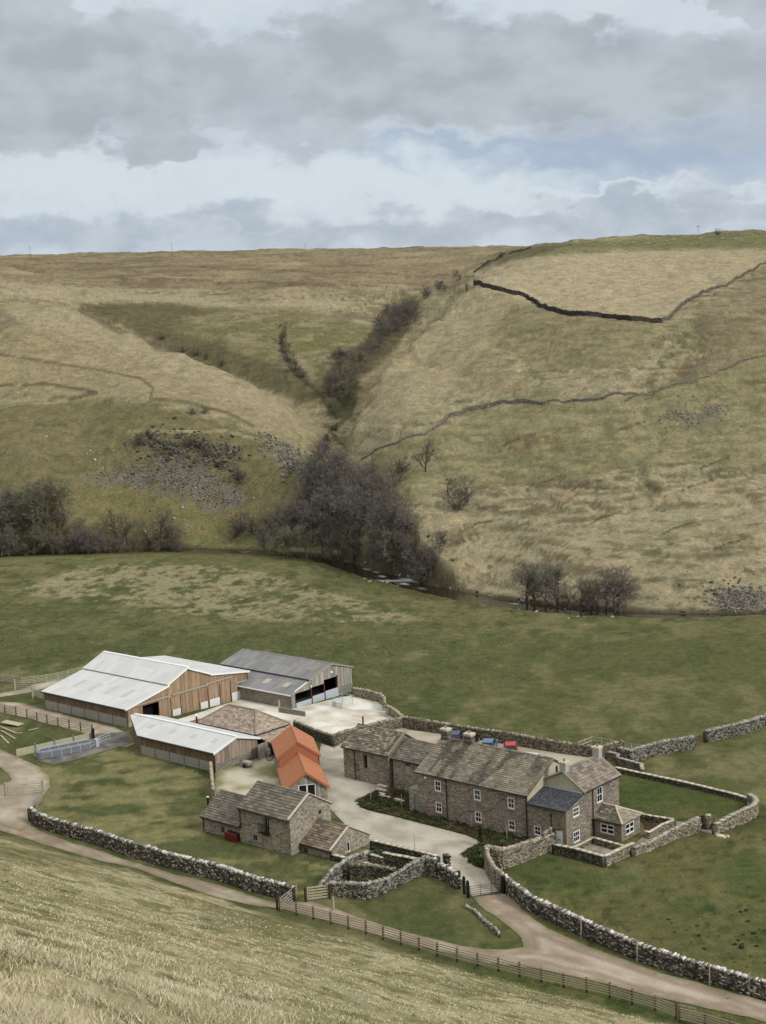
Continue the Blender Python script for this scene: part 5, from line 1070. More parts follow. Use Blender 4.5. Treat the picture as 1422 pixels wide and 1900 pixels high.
# ------------------------------------------------------------------ dry stone walls
CUBE = np.array([[0, 0, 0], [1, 0, 0], [1, 1, 0], [0, 1, 0], [0, 0, 1], [1, 0, 1], [1, 1, 1], [0, 1, 1]], float) - [.5, .5, 0]
CF = np.array([[0, 3, 2, 1], [4, 5, 6, 7], [0, 1, 5, 4], [1, 2, 6, 5], [2, 3, 7, 6], [3, 0, 4, 7]])
def boxes(name, cen, ax, ay, dims, cols, mtl, parent=None, origin=None, jit=.12, az=None, rng=None):
    """many small irregular blocks in one mesh. cen: base centre; ax, ay: unit axes; dims (n,3)"""
    rng = rng or np.random.default_rng(5); n = len(cen); L = CUBE[None] * dims[:, None, :]
    L = L + (rng.random((n, 8, 3)) - .5) * jit * dims[:, None, :]
    azv = np.tile([0, 0, 1.0], (n, 1)) if az is None else az
    W_ = cen[:, None] + L[..., 0:1] * ax[:, None] + L[..., 1:2] * ay[:, None] + L[..., 2:3] * azv[:, None]
    og = np.zeros(3) if origin is None else origin
    if parent is not None: og = ORG[parent.name]
    F_ = (CF[None] + (np.arange(n) * 8)[:, None, None]).reshape(-1, 4)
    me = np_mesh(name, (W_.reshape(-1, 3) - og), F_, mtl, np.repeat(cols, 8, 0))
    return link_mesh(name, me, parent, og if parent is None else None)
PW_GREY = ([(.095, .085, .070), (.13, .118, .096), (.07, .064, .055), (.17, .158, .13), (.045, .042, .037), (.38, .37, .34)], [(.70, .69, .65), (.62, .60, .56), (.30, .28, .24), (.16, .15, .13)])
PW_BUFF = ([(.245, .215, .165), (.31, .28, .22), (.19, .165, .125), (.37, .34, .27), (.27, .24, .18), (.13, .115, .09)], [(.42, .38, .30), (.33, .29, .225), (.50, .46, .37)])
PW_BROWN = ([(.17, .145, .105), (.215, .185, .135), (.125, .108, .08), (.25, .22, .165), (.09, .08, .062)], [(.33, .30, .22), (.24, .21, .155), (.42, .39, .30), (.14, .12, .09)])
PW_PALE = ([(.15, .14, .115), (.19, .18, .15), (.09, .085, .07), (.24, .23, .195), (.06, .055, .045), (.31, .30, .265)], [(.48, .47, .42), (.34, .33, .28), (.24, .23, .19)])
PW_DARK = ([(.085, .085, .06), (.11, .108, .075), (.065, .062, .045), (.14, .135, .10), (.05, .048, .036)], [(.26, .25, .18), (.18, .18, .12), (.36, .34, .27)])
def dry_wall(name, label, pts, H=1.45, th=.5, pal=PW_GREY, cope='rough', seed=1, group=None, hf=None, st=1.0, world=False, Hs=None, cat='wall', capcol=(.55, .50, .40)):
    rng = np.random.default_rng(seed); hf = hf or near_h
    P = np.array([p[:2] for p in pts]) if world else np.array([G(*p)[:2] for p in pts])
    seg = np.linalg.norm(np.diff(P, axis=0), axis=1); cum = np.r_[0, np.cumsum(seg)]; LT = cum[-1]
    def at(s):
        s = np.clip(s, 0, LT); x = np.interp(s, cum, P[:, 0]); y = np.interp(s, cum, P[:, 1]); e = .15
        s0, s1 = np.clip(s - e, 0, LT), np.clip(s + e, 0, LT); dx = np.interp(s1, cum, P[:, 0]) - np.interp(s0, cum, P[:, 0]); dy = np.interp(s1, cum, P[:, 1]) - np.interp(s0, cum, P[:, 1])
        l = np.hypot(dx, dy) + 1e-9; return x, y, dx / l, dy / l
    def HH(s): return (H if Hs is None else np.interp(s / LT, np.linspace(0, 1, len(Hs)), Hs)) * (1 + (fbm(s / 3.0, s * 0, seed, 3) - .5) * .14)
    st = st * (.78 if st == 1.0 else 1); ch = .19 * st; S = []; D_ = []; C_ = []; side = []; hh = []
    hmax = H if Hs is None else max(Hs); nc = int(hmax * 1.1 / ch) + 2
    for k in range(-1, nc):
        for sd in (-1, 1):
            s = rng.uniform(0, .2)
            m = int(LT / (.22 * st)) + 4; ln = rng.uniform(.18, .5, m) * st; s = np.cumsum(ln) - ln / 2; q = s < LT; s = s[q]; ln = ln[q]
            h0 = k * ch; q = h0 + ch * .5 < HH(s); s = s[q]; ln = ln[q]
            S.append(s); hh.append(np.full(len(s), h0)); side.append(np.full(len(s), sd)); D_.append(ln)
    S = np.concatenate(S); hh = np.concatenate(hh); side = np.concatenate(side); ln = np.concatenate(D_); n = len(S)
    x, y, dx, dy = at(S); wtap = th / 2 * (1 - .22 * hh / max(hmax, .5)); off = side * (wtap - .11 + rng.uniform(-.035, .045, n))
    cx_, cy_ = x - dy * off, y + dx * off; g = hf(x, y)
    cen = np.stack([cx_, cy_, g + hh], -1); ax = np.stack([dx, dy, dx * 0], -1); ay = np.stack([-dy, dx, dx * 0], -1)
    tilt = rng.normal(0, .07, n); ax = ax + np.array([0, 0, 1.0]) * tilt[:, None]
    pc = np.array(pal[0]); cols = pc[rng.integers(len(pc), size=n)] * rng.uniform(.8, 1.2, n)[:, None]
    dims = np.stack([ln * .97, np.full(n, .24), np.full(n, ch * .98) * rng.uniform(.85, 1.1, n)], -1)
    og = np.array([P[0, 0], P[0, 1], float(hf(P[0:1, 0], P[0:1, 1])[0])])
    top = HH(np.array([0.0]))
    if cope == 'rough':
        m = int(LT / (.10 * st)) + 4; l2 = rng.uniform(.09, .26, m) * st; s = np.cumsum(l2) - l2 / 2; q = s < LT; s = s[q]; l2 = l2[q]; k = len(s); x2, y2, dx2, dy2 = at(s)
        cc = np.stack([x2, y2, hf(x2, y2) + HH(s) - .10], -1); a2 = np.stack([dx2, dy2, rng.normal(0, .25, k)], -1); b2 = np.stack([-dy2, dx2, dx2 * 0], -1)
        d2 = np.stack([l2, rng.uniform(.26, .42, k) * th / .5, rng.uniform(.16, .34, k)], -1); kc = np.array(pal[1]); c2 = kc[rng.integers(len(kc), size=k)] * rng.uniform(.8, 1.15, k)[:, None]
        cen = np.r_[cen, cc]; ax = np.r_[ax, a2]; ay = np.r_[ay, b2]; dims = np.r_[dims, d2]; cols = np.r_[cols, c2]
    # rubble heart so no light passes
    s = np.arange(0, LT + .01, .5); x3, y3, dx3, dy3 = at(s); g3 = hf(x3, y3); h3 = HH(s)
    cc = np.stack([x3, y3, g3 - .3], -1); k = len(s)
    cen = np.r_[cen, cc]; ax = np.r_[ax, np.stack([dx3, dy3, dx3 * 0], -1)]; ay = np.r_[ay, np.stack([-dy3, dx3, dx3 * 0], -1)]
    dims = np.r_[dims, np.stack([np.full(k, .62), np.full(k, th * .62), h3 + .22], -1)]; cols = np.r_[cols, np.tile(pc.min(0) * .8, (k, 1))]
    o = boxes(name, cen, ax, ay, dims, cols, M['stone'], None, og, .16, None, rng); tag(o, label, cat, group)
    if cope == 'flat':
        m = int(LT / .85) + 1; l2 = np.full(m, LT / m); s = (np.arange(m) + .5) * LT / m; x2, y2, dx2, dy2 = at(s)
        cc = np.stack([x2, y2, hf(x2, y2) + HH(s) - .0 + .03], -1)
        boxes('coping', cc, np.stack([dx2, dy2, dx2 * 0], -1), np.stack([-dy2, dx2, dx2 * 0], -1), np.stack([l2 * 1.0, np.full(m, th + .06), np.full(m, .10)], -1), np.array(capcol) * rng.uniform(.82, 1.12, m)[:, None], M['stone'], o, None, .03, None, rng)
    return o
dry_wall('dry_stone_wall', 'long dark dry stone wall with white cope stones above the farm track at left', [(57, 1523), (72, 1533), (110, 1546), (183, 1567), (256, 1592), (329, 1613), (402, 1631), (475, 1655), (545, 1672)], 1.5, .55, PW_GREY, seed=51)
dry_wall('dry_stone_wall', 'long dark dry stone wall with white cope curving down to the right edge', [(936, 1652), (948, 1662), (985, 1690), (1040, 1716), (1100, 1744), (1150, 1766), (1215, 1792), (1300, 1818), (1390, 1845), (1500, 1876), (1640, 1910)], 1.45, .55, PW_GREY, seed=52)
dry_wall('dry_stone_wall', 'tall buff dry stone wall swinging round the corner by the black drive gate', [(936, 1656), (917, 1640), (907, 1622), (904, 1606), (930, 1613), (965, 1601), (1000, 1587), (1028, 1577)], 1.8, .5, PW_BUFF, seed=53, Hs=[1.7, 1.8, 1.95, 2.1, 1.9, 1.8, 1.7])
dry_wall('dry_stone_wall', 'short stub of dark stone wall between the buff wall and the white house door', [(1008, 1584), (1024, 1572)], 2.0, .45, PW_BROWN, seed=54)
dry_wall('terrace_wall', 'low dark terrace wall with flat pale coping below the white door', [(1030, 1585), (1060, 1591), (1122, 1608)], 1.0, .4, PW_DARK, 'flat', seed=55)
dry_wall('terrace_wall', 'low terrace wall with flat pale coping rising right from the patio corner', [(1122, 1608), (1176, 1583)], 1.05, .4, PW_BUFF, 'flat', seed=56)
dry_wall('terrace_wall', 'inner patio wall with pale coping under the garden room window', [(1104, 1567), (1160, 1583)], .7, .3, PW_BROWN, 'flat', seed=57)
dry_wall('terrace_wall', 'short patio wall with pale coping beside the farmhouse corner', [(1062, 1583), (1103, 1563)], .5, .3, PW_BROWN, 'flat', seed=58)
dry_wall('garden_wall', 'long rubble garden wall running from the terrace to the lawn gate', [(1176, 1588), (1205, 1578), (1243, 1560), (1275, 1550), (1298, 1543)], 1.05, .5, PW_BUFF, 'rough', seed=59, Hs=[.85, .9, 1.0, 1.3, 1.5])
dry_wall('garden_wall', 'curved rubble garden wall with flat coping round the near corner of the lawn', [(1327, 1547), (1350, 1538), (1378, 1527), (1398, 1518), (1404, 1507), (1400, 1498), (1390, 1491)], 1.35, .5, PW_BUFF, 'flat', seed=60, Hs=[1.0, 1.3, 1.4, 1.3, 1.0], capcol=(.40, .37, .30))
dry_wall('garden_wall', 'straight low wall with pale flat coping along the far side of the lawn', [(1390, 1491), (1365, 1483), (1300, 1467), (1236, 1453), (1180, 1441), (1142, 1433)], .55, .4, PW_DARK, 'flat', seed=61)
dry_wall('garden_wall', 'thin pale coped wall between the lawn and the soil bed by the garden room', [(1186, 1522), (1215, 1528), (1250, 1534)], .75, .3, PW_BROWN, 'flat', seed=62)
dry_wall('garden_wall', 'short pale coped wall closing the soil bed towards the path', [(1250, 1534), (1229, 1542), (1205, 1557), (1196, 1555)], .7, .3, PW_BUFF, 'flat', seed=63)
dry_wall('stone_pillar', 'square stone pillar beside the dark gap into the lawn garden', [(1310, 1541), (1320, 1541.5)], 1.6, .6, PW_BUFF, 'flat', seed=64, cat='pillar', capcol=(.42, .39, .31))
dry_wall('dry_stone_wall', 'thick pale grey dry stone wall beyond the lawn, lichen white all over', [(1150, 1411), (1170, 1416), (1205, 1404), (1245, 1396), (1288, 1389)], 1.55, .6, PW_PALE, seed=65)
dry_wall('dry_stone_wall', 'far pale dry stone wall continuing to the right edge beyond the gap', [(1310, 1377), (1345, 1369), (1380, 1361), (1422, 1347), (1480, 1330), (1600, 1300)], 1.5, .6, PW_PALE, seed=66)
dry_wall('garden_wall', 'short coped wall end left of the pale wall beyond the lawn', [(1128, 1410), (1148, 1414), (1146, 1420)], 1.0, .4, PW_BROWN, 'flat', seed=67, capcol=(.36, .33, .26))
dry_wall('garden_wall', 'short coped garden wall with a square end at the back of the lawn', [(1148, 1420), (1190, 1432), (1193, 1442)], .9, .4, PW_BROWN, 'flat', seed=68, capcol=(.42, .38, .29))
dry_wall('dry_stone_wall', 'long brown dry stone wall behind the parked cars', [(749, 1350), (816, 1361), (880, 1371), (960, 1384), (1040, 1398), (1100, 1406)], 1.45, .55, PW_BROWN, seed=69)
dry_wall('dry_stone_wall', 'brown wall running from the car park wall to the pale wall behind the chimney', [(1100, 1406), (1128, 1401), (1155, 1394)], 1.3, .5, PW_BROWN, seed=70)
dry_wall('dry_stone_wall', 'mossy retaining wall between the orange roof and the concrete yard corner', [(548, 1356), (585, 1372), (619, 1383)], 1.3, .5, PW_DARK, seed=71)
dry_wall('dry_stone_wall', 'retaining wall of the concrete yard rising right behind the outbuilding roof', [(619, 1383), (650, 1373), (700, 1360), (749, 1350)], 1.4, .5, PW_BROWN, seed=72)
dry_wall('dry_stone_wall', 'curved dry stone wall round the far corner of the concrete yard', [(657, 1293), (680, 1297), (706, 1303), (714, 1311), (715, 1320)], 1.3, .5, PW_BUFF, seed=73)
dry_wall('dry_stone_wall', 'short dry stone wall linking the yard corner to the car park wall', [(719, 1324), (735, 1333), (749, 1346)], 1.1, .5, PW_BUFF, seed=74)
dry_wall('dry_stone_wall', 'narrow pale wall end on between the low shed and the cottage annex', [(392, 1432), (394, 1455), (397, 1484)], 1.3, .45, PW_BUFF, seed=75)
# the small enclosures below the cottage
dry_wall('dry_stone_wall', 'curving grey dry stone wall on the grass bank left of the drive gate', [(607, 1662), (640, 1664), (680, 1668), (705, 1660), (732, 1646), (760, 1632), (790, 1621), (812, 1628)], 1.5, .5, PW_PALE, seed=76, Hs=[1.3, 1.5, 1.5, 1.2, 1.3, 1.7, 1.8])
dry_wall('dry_stone_wall', 'dry stone wall climbing from the field gate to the cottage enclosure', [(590, 1655), (615, 1640), (645, 1622), (685, 1602)], 1.4, .5, PW_PALE, seed=77, Hs=[.4, 1.4, 1.5, 1.3])
dry_wall('dry_stone_wall', 'mossy dark wall inside the small stone enclosure', [(650, 1632), (690, 1632), (735, 1640)], 1.5, .45, PW_DARK, seed=78)
dry_wall('garden_wall', 'long wall with pale flat coping along the drive below the cottage', [(692, 1577), (740, 1588), (812, 1606)], 1.0, .4, PW_DARK, 'flat', seed=79)
dry_wall('garden_wall', 'mossy garden wall with a broken pale coping between the enclosure and the drive', [(712, 1608), (750, 1615), (783, 1622)], 1.45, .4, PW_DARK, 'flat', seed=80)
dry_wall('garden_wall', 'pale coped wall reaching from the cottage annex gable down to the enclosure', [(618, 1596), (650, 1604), (684, 1613)], .55, .35, PW_DARK, 'flat', seed=81)
dry_wall('garden_wall', 'short pale coped wall beside the narrow steps at the enclosure', [(688, 1604), (712, 1610)], 1.0, .35, PW_BROWN, 'flat', seed=82)
dry_wall('dry_stone_wall', 'ragged dark dry stone wall end against the black gate posts', [(816, 1630), (832, 1637), (850, 1650)], 1.5, .6, PW_GREY, seed=83)
dry_wall('stone_pillar', 'crooked stone gate pillar topping the ragged wall end by the drive', [(829, 1618), (834, 1620)], 1.9, .6, PW_GREY, 'rough', seed=84, cat='pillar')
dry_wall('dry_stone_wall', 'low broken line of pale kerb stones on the grass beside the drive', [(864, 1683), (880, 1692), (900, 1712), (918, 1727), (927, 1738)], .2, .28, PW_PALE, seed=85, Hs=[.1, .16, .12, .2, .34])
# hill walls
def hill_wall(label, px, H, seed, th=.7, pal=PW_GREY, gap=None, t0=290, Hs=None):
    pts = [GF(*p, t0)[:2] for p in px]; return dry_wall('dry_stone_wall', label, pts, H, th, pal, seed=seed, hf=ground_h, st=1.7, world=True, Hs=Hs)
hill_wall('dark dry stone wall dipping along the lower edge of the high straw coloured field', [(866, 532), (882, 529), (900, 534), (925, 541), (955, 547), (980, 554), (997, 565), (1015, 576), (1040, 582), (1080, 586), (1120, 590), (1170, 596), (1226, 600)], 1.25, 91, .7, ([(.06, .054, .045), (.085, .075, .062), (.045, .04, .034)], [(.11, .10, .08), (.07, .062, .05)]), t0=400)
hill_wall('grey dry stone wall rising from the high field corner to the skyline at right', [(1228, 599), (1250, 584), (1275, 562), (1300, 548), (1330, 535), (1380, 512), (1422, 488), (1480, 465)], 1.0, 92, .5, ([(.15, .14, .11), (.19, .175, .14), (.11, .10, .08)], [(.18, .165, .13), (.14, .13, .10)]), t0=400, Hs=[1.0, 1.0, .9, .5, .7, .4, .6, .3])
hill_wall('grey dry stone wall snaking across the middle of the right hillside', [(700, 838), (740, 822), (790, 808), (815, 790), (835, 775), (870, 762), (920, 753), (960, 751), (1010, 752), (1050, 750), (1120, 741), (1180, 733), (1240, 722), (1290, 712), (1330, 690), (1422, 660)], 1.0, 93, .45, ([(.18, .165, .13), (.22, .20, .16), (.14, .13, .10)], [(.22, .205, .16), (.17, .16, .12)]), t0=300, Hs=[.15, .25, .35, .9, 1.0, 1.0, .8, .35, .6, .5, .25, .5, .3, .2, .35, .15])
hill_wall('faint grey wall climbing beside the gully on the right hillside', [(700, 838), (688, 845), (672, 855)], 0.3, 94, .4, PW_BROWN, t0=300)
hill_wall('dark wall along the hill crest at the head of the gully', [(880, 507), (900, 492), (925, 480), (950, 470), (985, 461)], 1.1, 95, .6, ([(.06, .054, .045), (.085, .075, .062)], [(.09, .08, .065)]), t0=500)

# ------------------------------------------------------------------ fences and gates
def rail_fence(label, px=None, n=10, H=1.3, rails=5, postm='post', railm='rail', pts=None, pw=.14, rh=.09, name='rail_fence', stayed=False):
    P = np.array([G(*p)[:2] for p in px]) if pts is None else np.array(pts); seg = np.linalg.norm(np.diff(P, axis=0), axis=1); cum = np.r_[0, np.cumsum(seg)]
    S = np.linspace(0, cum[-1], n); X = np.interp(S, cum, P[:, 0]); Y = np.interp(S, cum, P[:, 1]); Zz = near_h(X, Y); Q = np.stack([X, Y, Zz], -1)
    r = root(name, Q[0], label, 'fence')
    for i in range(n):
        d = Q[min(i + 1, n - 1)] - Q[max(i - 1, 0)]; d[2] = 0; d /= np.linalg.norm(d); k = np.array([-d[1], d[0], 0]); mb = MB()
        mb.box(Q[i] - d * pw / 2 - k * pw / 2 - Z * .3, d * pw, k * pw, Z * (H + .3 + random.uniform(-.04, .04))); mb.build('post', M[postm], r)
    for j in range(rails):
        mb = MB(); h = H - .12 - j * (H - .22) / rails
        for i in range(n - 1):
            d = Q[i + 1] - Q[i]; dh = d.copy(); dh[2] = 0; dh /= np.linalg.norm(dh); k = np.array([-dh[1], dh[0], 0]); sg = 1 if (k[:2] @ N_DIR) > 0 else -1
            mb.box(Q[i] + k * sg * (pw / 2 + .003) + Z * (h + random.uniform(-.012, .012)), d * 1.004, k * sg * .035, Z * rh)
        mb.build('rail', M[railm], r)
    return r
def gate(label, A, B, H=1.15, mtl='oldwood', bars=5, braces=True, name='field_gate', bt=.04, bh=.08, zoff=.12):
    A, B = np.asarray(A, float).copy(), np.asarray(B, float).copy(); r = root(name, A, label, 'gate'); d = B - A; L = np.linalg.norm(d); d /= L; k = np.array([-d[1], d[0], 0]); k /= np.linalg.norm(k)
    for s in (0, L - .07): mb = MB(); mb.box(A + d * s - k * bt / 2 + Z * zoff, d * .07, k * bt, Z * H); mb.build('stile', M[mtl], r)
    for j in range(bars):
        mb = MB(); mb.box(A + d * .07 - k * bt / 2 + Z * (zoff + .02 + j * (H - bh - .03) / (bars - 1)), d * (L - .14), k * bt, Z * bh); mb.build('bar', M[mtl], r)
    if braces:
        for s0, s1 in ((.07, L * .5), (L - .07, L * .5)):
            mb = MB(); mb.box(A + d * s0 + k * (bt / 2 + .002) + Z * (zoff + .05), d * (s1 - s0), Z * (H - .15), k * .03) if False else mb.box(A + d * s0 + k * (bt / 2 + .003) + Z * (zoff + .04), d * (s1 - s0) + Z * (H - .16), k * .03, Z * .07); mb.build('brace', M[mtl], r)
    return r
def post(label, px, H=1.4, w=.16, mtl='post', name='gate_post', group=None, cat='post', P=None):
    q = G(*px) if P is None else np.asarray(P, float); mb = MB(); mb.box(q - U * w / 2 - V * w / 2 - Z * .3, U * w, V * w, Z * (H + .3)); o = mb.build(name, M[mtl], None, q); tag(o, label, cat, group); return o
rail_fence('long brown post and rail fence along the near edge of the farm track', [(520, 1690), (545, 1697), (669, 1730), (827, 1779), (905, 1798), (1000, 1822), (1132, 1852), (1222, 1878), (1255, 1892)], 21, 1.32)
gate('open weathered field gate folded back at the right end of the long track fence', G(1262, 1893), G(1292, 1900), 1.2)
rail_fence('post and rail fence leaving the frame at the bottom right corner', [(1262, 1897), (1292, 1903), (1330, 1915), (1400, 1935), (1500, 1965)], 6, 1.3)
gate('pale wooden gate standing open across the track beside the long dark wall', G(552, 1666), G(521, 1692), 1.25)
gate('broad five bar wooden gate lying against the grass below the stone enclosure', G(571, 1672), G(610, 1667), 1.3, 'lichenwood', 5, False, bh=.15)
post('tall wooden gate post left of the broad five bar gate', (568, 1674), 1.5, .2, 'post'); post('wooden gate post right of the broad five bar gate', (613, 1668), 1.5, .18, 'post'); post('single pale topped post standing in the grass by the stone enclosure', (619, 1689), 1.35, .16, 'rail'); post('twin post at the very left end of the long track fence', (515, 1688), 1.2, .16, 'post')
# left part: tracks, gates
rail_fence('brown post and rail fence below the timber barn', [(9.8, 1323.8), (50, 1332), (92, 1343.5), (135, 1353.5), (172, 1362)], 9, 1.35, 4)
rail_fence('brown post and rail fence leaving the left edge above the timber pile', [(9.8, 1323.8), (-40, 1314), (-90, 1304)], 6, 1.35, 4)
rail_fence('silvered rail fence between the green field and the barn, behind the path', [(-60, 1266), (0, 1266), (45, 1272), (100, 1265), (140, 1256), (175, 1246)], 13, 1.4, 5, 'oldwood', 'lichenwood')
gate('silvered wooden gate standing across the path behind the barn', G(30, 1279), G(55, 1279), 1.3); post('thick silvered gate post by the path behind the barn', (28, 1280), 1.7, .25, 'oldwood'); post('tall pale post in front of the barn corner', (61, 1296), 2.2, .16, 'lichenwood')
rail_fence('short pale rail fence against the left corner of the timber barn', [(63, 1292), (83, 1301)], 2, 1.3, 5, 'oldwood', 'lichenwood', rh=.13)
post('thick weathered gate post at the left end of the track gate', (12, 1478), 1.75, .28, 'oldwood'); post('weathered gate post where two gates meet by the end of the long wall', (81, 1474), 1.75, .22, 'oldwood')
gate('weathered gate standing across the farm track at far left', G(15, 1478), G(79, 1472), 1.25); gate('weathered gate swung along the grass edge beside the end of the long wall', G(82, 1476), G(68, 1500), 1.3, 'oldwood', 5, False)
rail_fence('thick railed fence stub at the left edge of the picture beside the track gate', [(12, 1478), (-20, 1482), (-60, 1486)], 3, 1.4, 4, 'oldwood', 'oldwood', rh=.16)
# concrete panel wall and livestock race
A = G(30, 1404); B = G(172, 1372); r = root('concrete_panel_wall', A, 'low wall of pale lichened concrete panels between grass and livestock race', 'wall'); d = (B - A); Lp = np.linalg.norm(d); d /= Lp; k_ = np.array([-d[1], d[0], 0])
for i in range(4):
    mb = MB(); mb.box(A + d * (Lp * i / 4 + .12) - Z * .3, d * (Lp / 4 - .24), k_ * .12, Z * 1.25); mb.build('panel', M['lichenwood'], r)
    mb = MB(); mb.box(A + d * Lp * (i + 1) / 4 - d * .11 - k_ * .05 - Z * .3, d * .22, k_ * .22, Z * 1.55); mb.build('upright', M['galv_dark'], r)
def race():
    A = G(78, 1410); B = G(168, 1392); r = root('livestock_race', A, 'long dull blue grey metal livestock race with sheeted sides on wet concrete', 'livestock race'); d = B - A; L = np.linalg.norm(d); d /= L; k = np.array([-d[1], d[0], 0])
    if k[1] < 0: k = -k
    for o_, h in ((0, .8), (.9, 1.1)):
        for i in range(5):
            mb = MB(); mb.box(A + d * (L * i / 5 + .03) + k * o_ + Z * .1, d * (L / 5 - .06), k * .05, Z * h); mb.build('side_sheet', M['galv_dark'], r)
            mb = MB(); mb.box(A + d * L * i / 5 + k * o_ - k * .02, d * .07, k * .09, Z * (h + .3)); mb.build('upright', M['galv'], r)
        for h2 in (h + .14, h + .28): mb = MB(); mb.tube(A + k * o_ + Z * h2, A + d * L + k * o_ + Z * h2, .03, 6); mb.build('top_rail', M['galv'], r)
    mb = MB(); mb.tube(A + Z * .1 + k * .45, A + Z * 1.0 + k * .45, .52, 12); mb.build('end_drum', M['galv_dark'], r)
    A2 = G(168, 1390); B2 = G(205, 1374); d2 = B2 - A2; L2 = np.linalg.norm(d2)
    for h2 in (.4, .8, 1.15): mb = MB(); mb.tube(A2 + Z * h2, B2 + Z * h2, .035, 6); mb.build('gate_rail', M['galv'], r)
    for q in (A2, (A2 + B2) / 2, B2): mb = MB(); mb.tube(q, q + Z * 1.3, .05, 6); mb.build('gate_upright', M['galv'], r)
    q = G(175, 1386); mb = MB(); mb.box(q, U * .5, V * .5, Z * 1.1); mb.build('sheet_box', M['galv'], r)
race()
post('dark gate post with a pale foot at the head of the livestock race', (174, 1374), 1.7, .3, 'cast', 'gate_post')
def planks():
    rng = random.Random(4)
    for i, (a, b, lb, m_, z) in enumerate((((2, 1347), (34, 1350), 'widest pale sheet topping the timber pile at the left edge', 'lichenwood', .5), ((0, 1352), (28, 1362), 'long pale plank sloping off the timber pile', 'lichenwood', .3), ((2, 1358), (27, 1372), 'thin plank sticking out at the foot of the timber pile', 'rail', .15),
            ((54, 1357), (72, 1352), 'lone pale plank lying on grass by the fence', 'lichenwood', .1), ((0, 1366), (15, 1380), 'narrow pale plank nearest the track in the timber pile', 'lichenwood', .1), ((30, 1362), (42, 1361), 'short broken board right of the timber pile', 'rail', .1))):
        A, B = G(*a) + Z * z, G(*b) + Z * z * .4; d = B - A; L = np.linalg.norm(d); d /= L; k = np.array([-d[1], d[0], 0]); w = 1.3 if i == 0 else .22; mb = MB(); mb.box(A, d * L, k * w, Z * .06); o = mb.build('plank', M[m_], None, A); tag(o, lb, 'plank', 'planks of the timber pile')
planks()
# black drive gate
def drive_gate():
    for lb, px, h in (('black iron gate post nearest the camera, left of the drive gate', (869, 1666), 1.65), ('black iron gate post second from the camera beside the drive gate', (862, 1659), 1.7), ('black iron gate post against the ragged wall end', (853, 1649), 1.75), ('stout black iron gate post at the right end of the drive gate against the wall', (935, 1658), 1.75)):
        q = G(*px); mb = MB(); w = .22 if px[0] < 900 else .34; mb.box(q - U * w / 2 - V * w / 2 - Z * .2, U * w, V * w, Z * (h + .2)); mb.add([q - U * w / 2 - V * w / 2 + Z * h, q + U * w / 2 - V * w / 2 + Z * h, q + U * w / 2 + V * w / 2 + Z * h, q - U * w / 2 + V * w / 2 + Z * h, q + Z * (h + .2)], [(0, 1, 4), (1, 2, 4), (2, 3, 4), (3, 0, 4)])
        tag(mb.build('gate_post', M['cast'], None, q), lb, 'post')
    A, B = G(871, 1667), G(931, 1660); r = root('drive_gate', A, 'black iron field gate closing the pale drive', 'gate'); d = B - A; L = np.linalg.norm(d); d /= L
    for j in range(6): mb = MB(); h = .15 + j * .21; mb.tube(A + Z * h, B + Z * h, .022, 6); mb.build('bar', M['cast'], r)
    for s in (.03, .35, .7, .97):
        mb = MB(); mb.tube(A + d * L * s + Z * .12, A + d * L * s + Z * 1.22, .026, 6); mb.build('upright', M['cast'], r)
    A, B = G(868, 1665), G(863, 1660); r = root('side_gate', A, 'narrow black iron wicket gate between the left gate posts', 'gate')
    for j in range(6): mb = MB(); h = .15 + j * .21; mb.tube(A + Z * h, B + Z * h, .02, 6); mb.build('bar', M['cast'], r)
drive_gate()
for i, (px, lb) in enumerate((((1035, 1716), 'thin grey stake leaning on the track side of the right wall, nearest the gate'), ((1079, 1742), 'thin grey stake on the right wall above the widening of the track'), ((1183, 1785), 'tall thin stake in the middle of the right wall'), ((1317, 1828), 'tall pale stake on the right wall above the lower track'), ((1391, 1848), 'thin stake on the right wall nearest the right edge'))):
    post(lb, px, 1.95, .09, 'oldwood', 'wall_stake', 'stakes along the right wall', 'stake')
gate('small reddish rail gate in the wall gap at the edge of the concrete yard', G(706, 1330), G(722, 1329), 1.0, 'rail')
gate('dark plank gate in the gap of the lawn garden wall', G(1298, 1544), G(1306, 1541), 1.6, 'cast', 6, False, name='garden_gate', bh=.22)
gate('brown field gate in the gap between the two pale walls', G(1290, 1388), G(1309, 1377), 1.2, 'post')
rail_fence('pale rail fence in the field behind the tall chimney', [(1073, 1392), (1100, 1381), (1160, 1392), (1190, 1398)], 8, 1.1, 2, 'rail', 'lichenwood', rh=.12)
for i, (px, a, b, lb) in enumerate((((1302, 1543), 1.5, .7, 'broad flat step stone in the lawn garden gateway'), ((1318, 1547), .9, .6, 'middle stepping stone outside the garden gateway'), ((1329, 1553), 1.2, .7, 'outermost stepping stone on the field grass'), ((1345, 1553), .5, .35, 'small loose stone right of the stepping stones'))):
    q = G(*px); mb = MB(); mb.box(q - Z * .1, U * a * .8, V * b, Z * .26); tag(mb.build('step_stone', M['coping'], None, q), lb, 'step stone', 'steps outside the garden gate')
def steps():
    r = root('stone_steps', G(700, 1475), 'flight of pale stone steps down beside the recessed stone wing', 'steps')
    for i, (x, y) in enumerate(((706, 1462), (704, 1467), (702, 1472))): q = G(x, y); mb = MB(); mb.box(q - U * .2 + Z * (.35 - i * .14), U * 1.5, -V * .45, Z * .16); mb.build('tread', M['coping'], r)
    r = root('kerb_edging', G(690, 1475), 'row of pale kerb slabs edging the planted bed below the steps', 'kerb')
    for i in range(9): q = G(690 + i * 9.5, 1474 + i * 2.5); mb = MB(); mb.box(q, U * .95 * .93, V * .3, Z * .22); mb.build('slab', M['coping'], r)
steps()
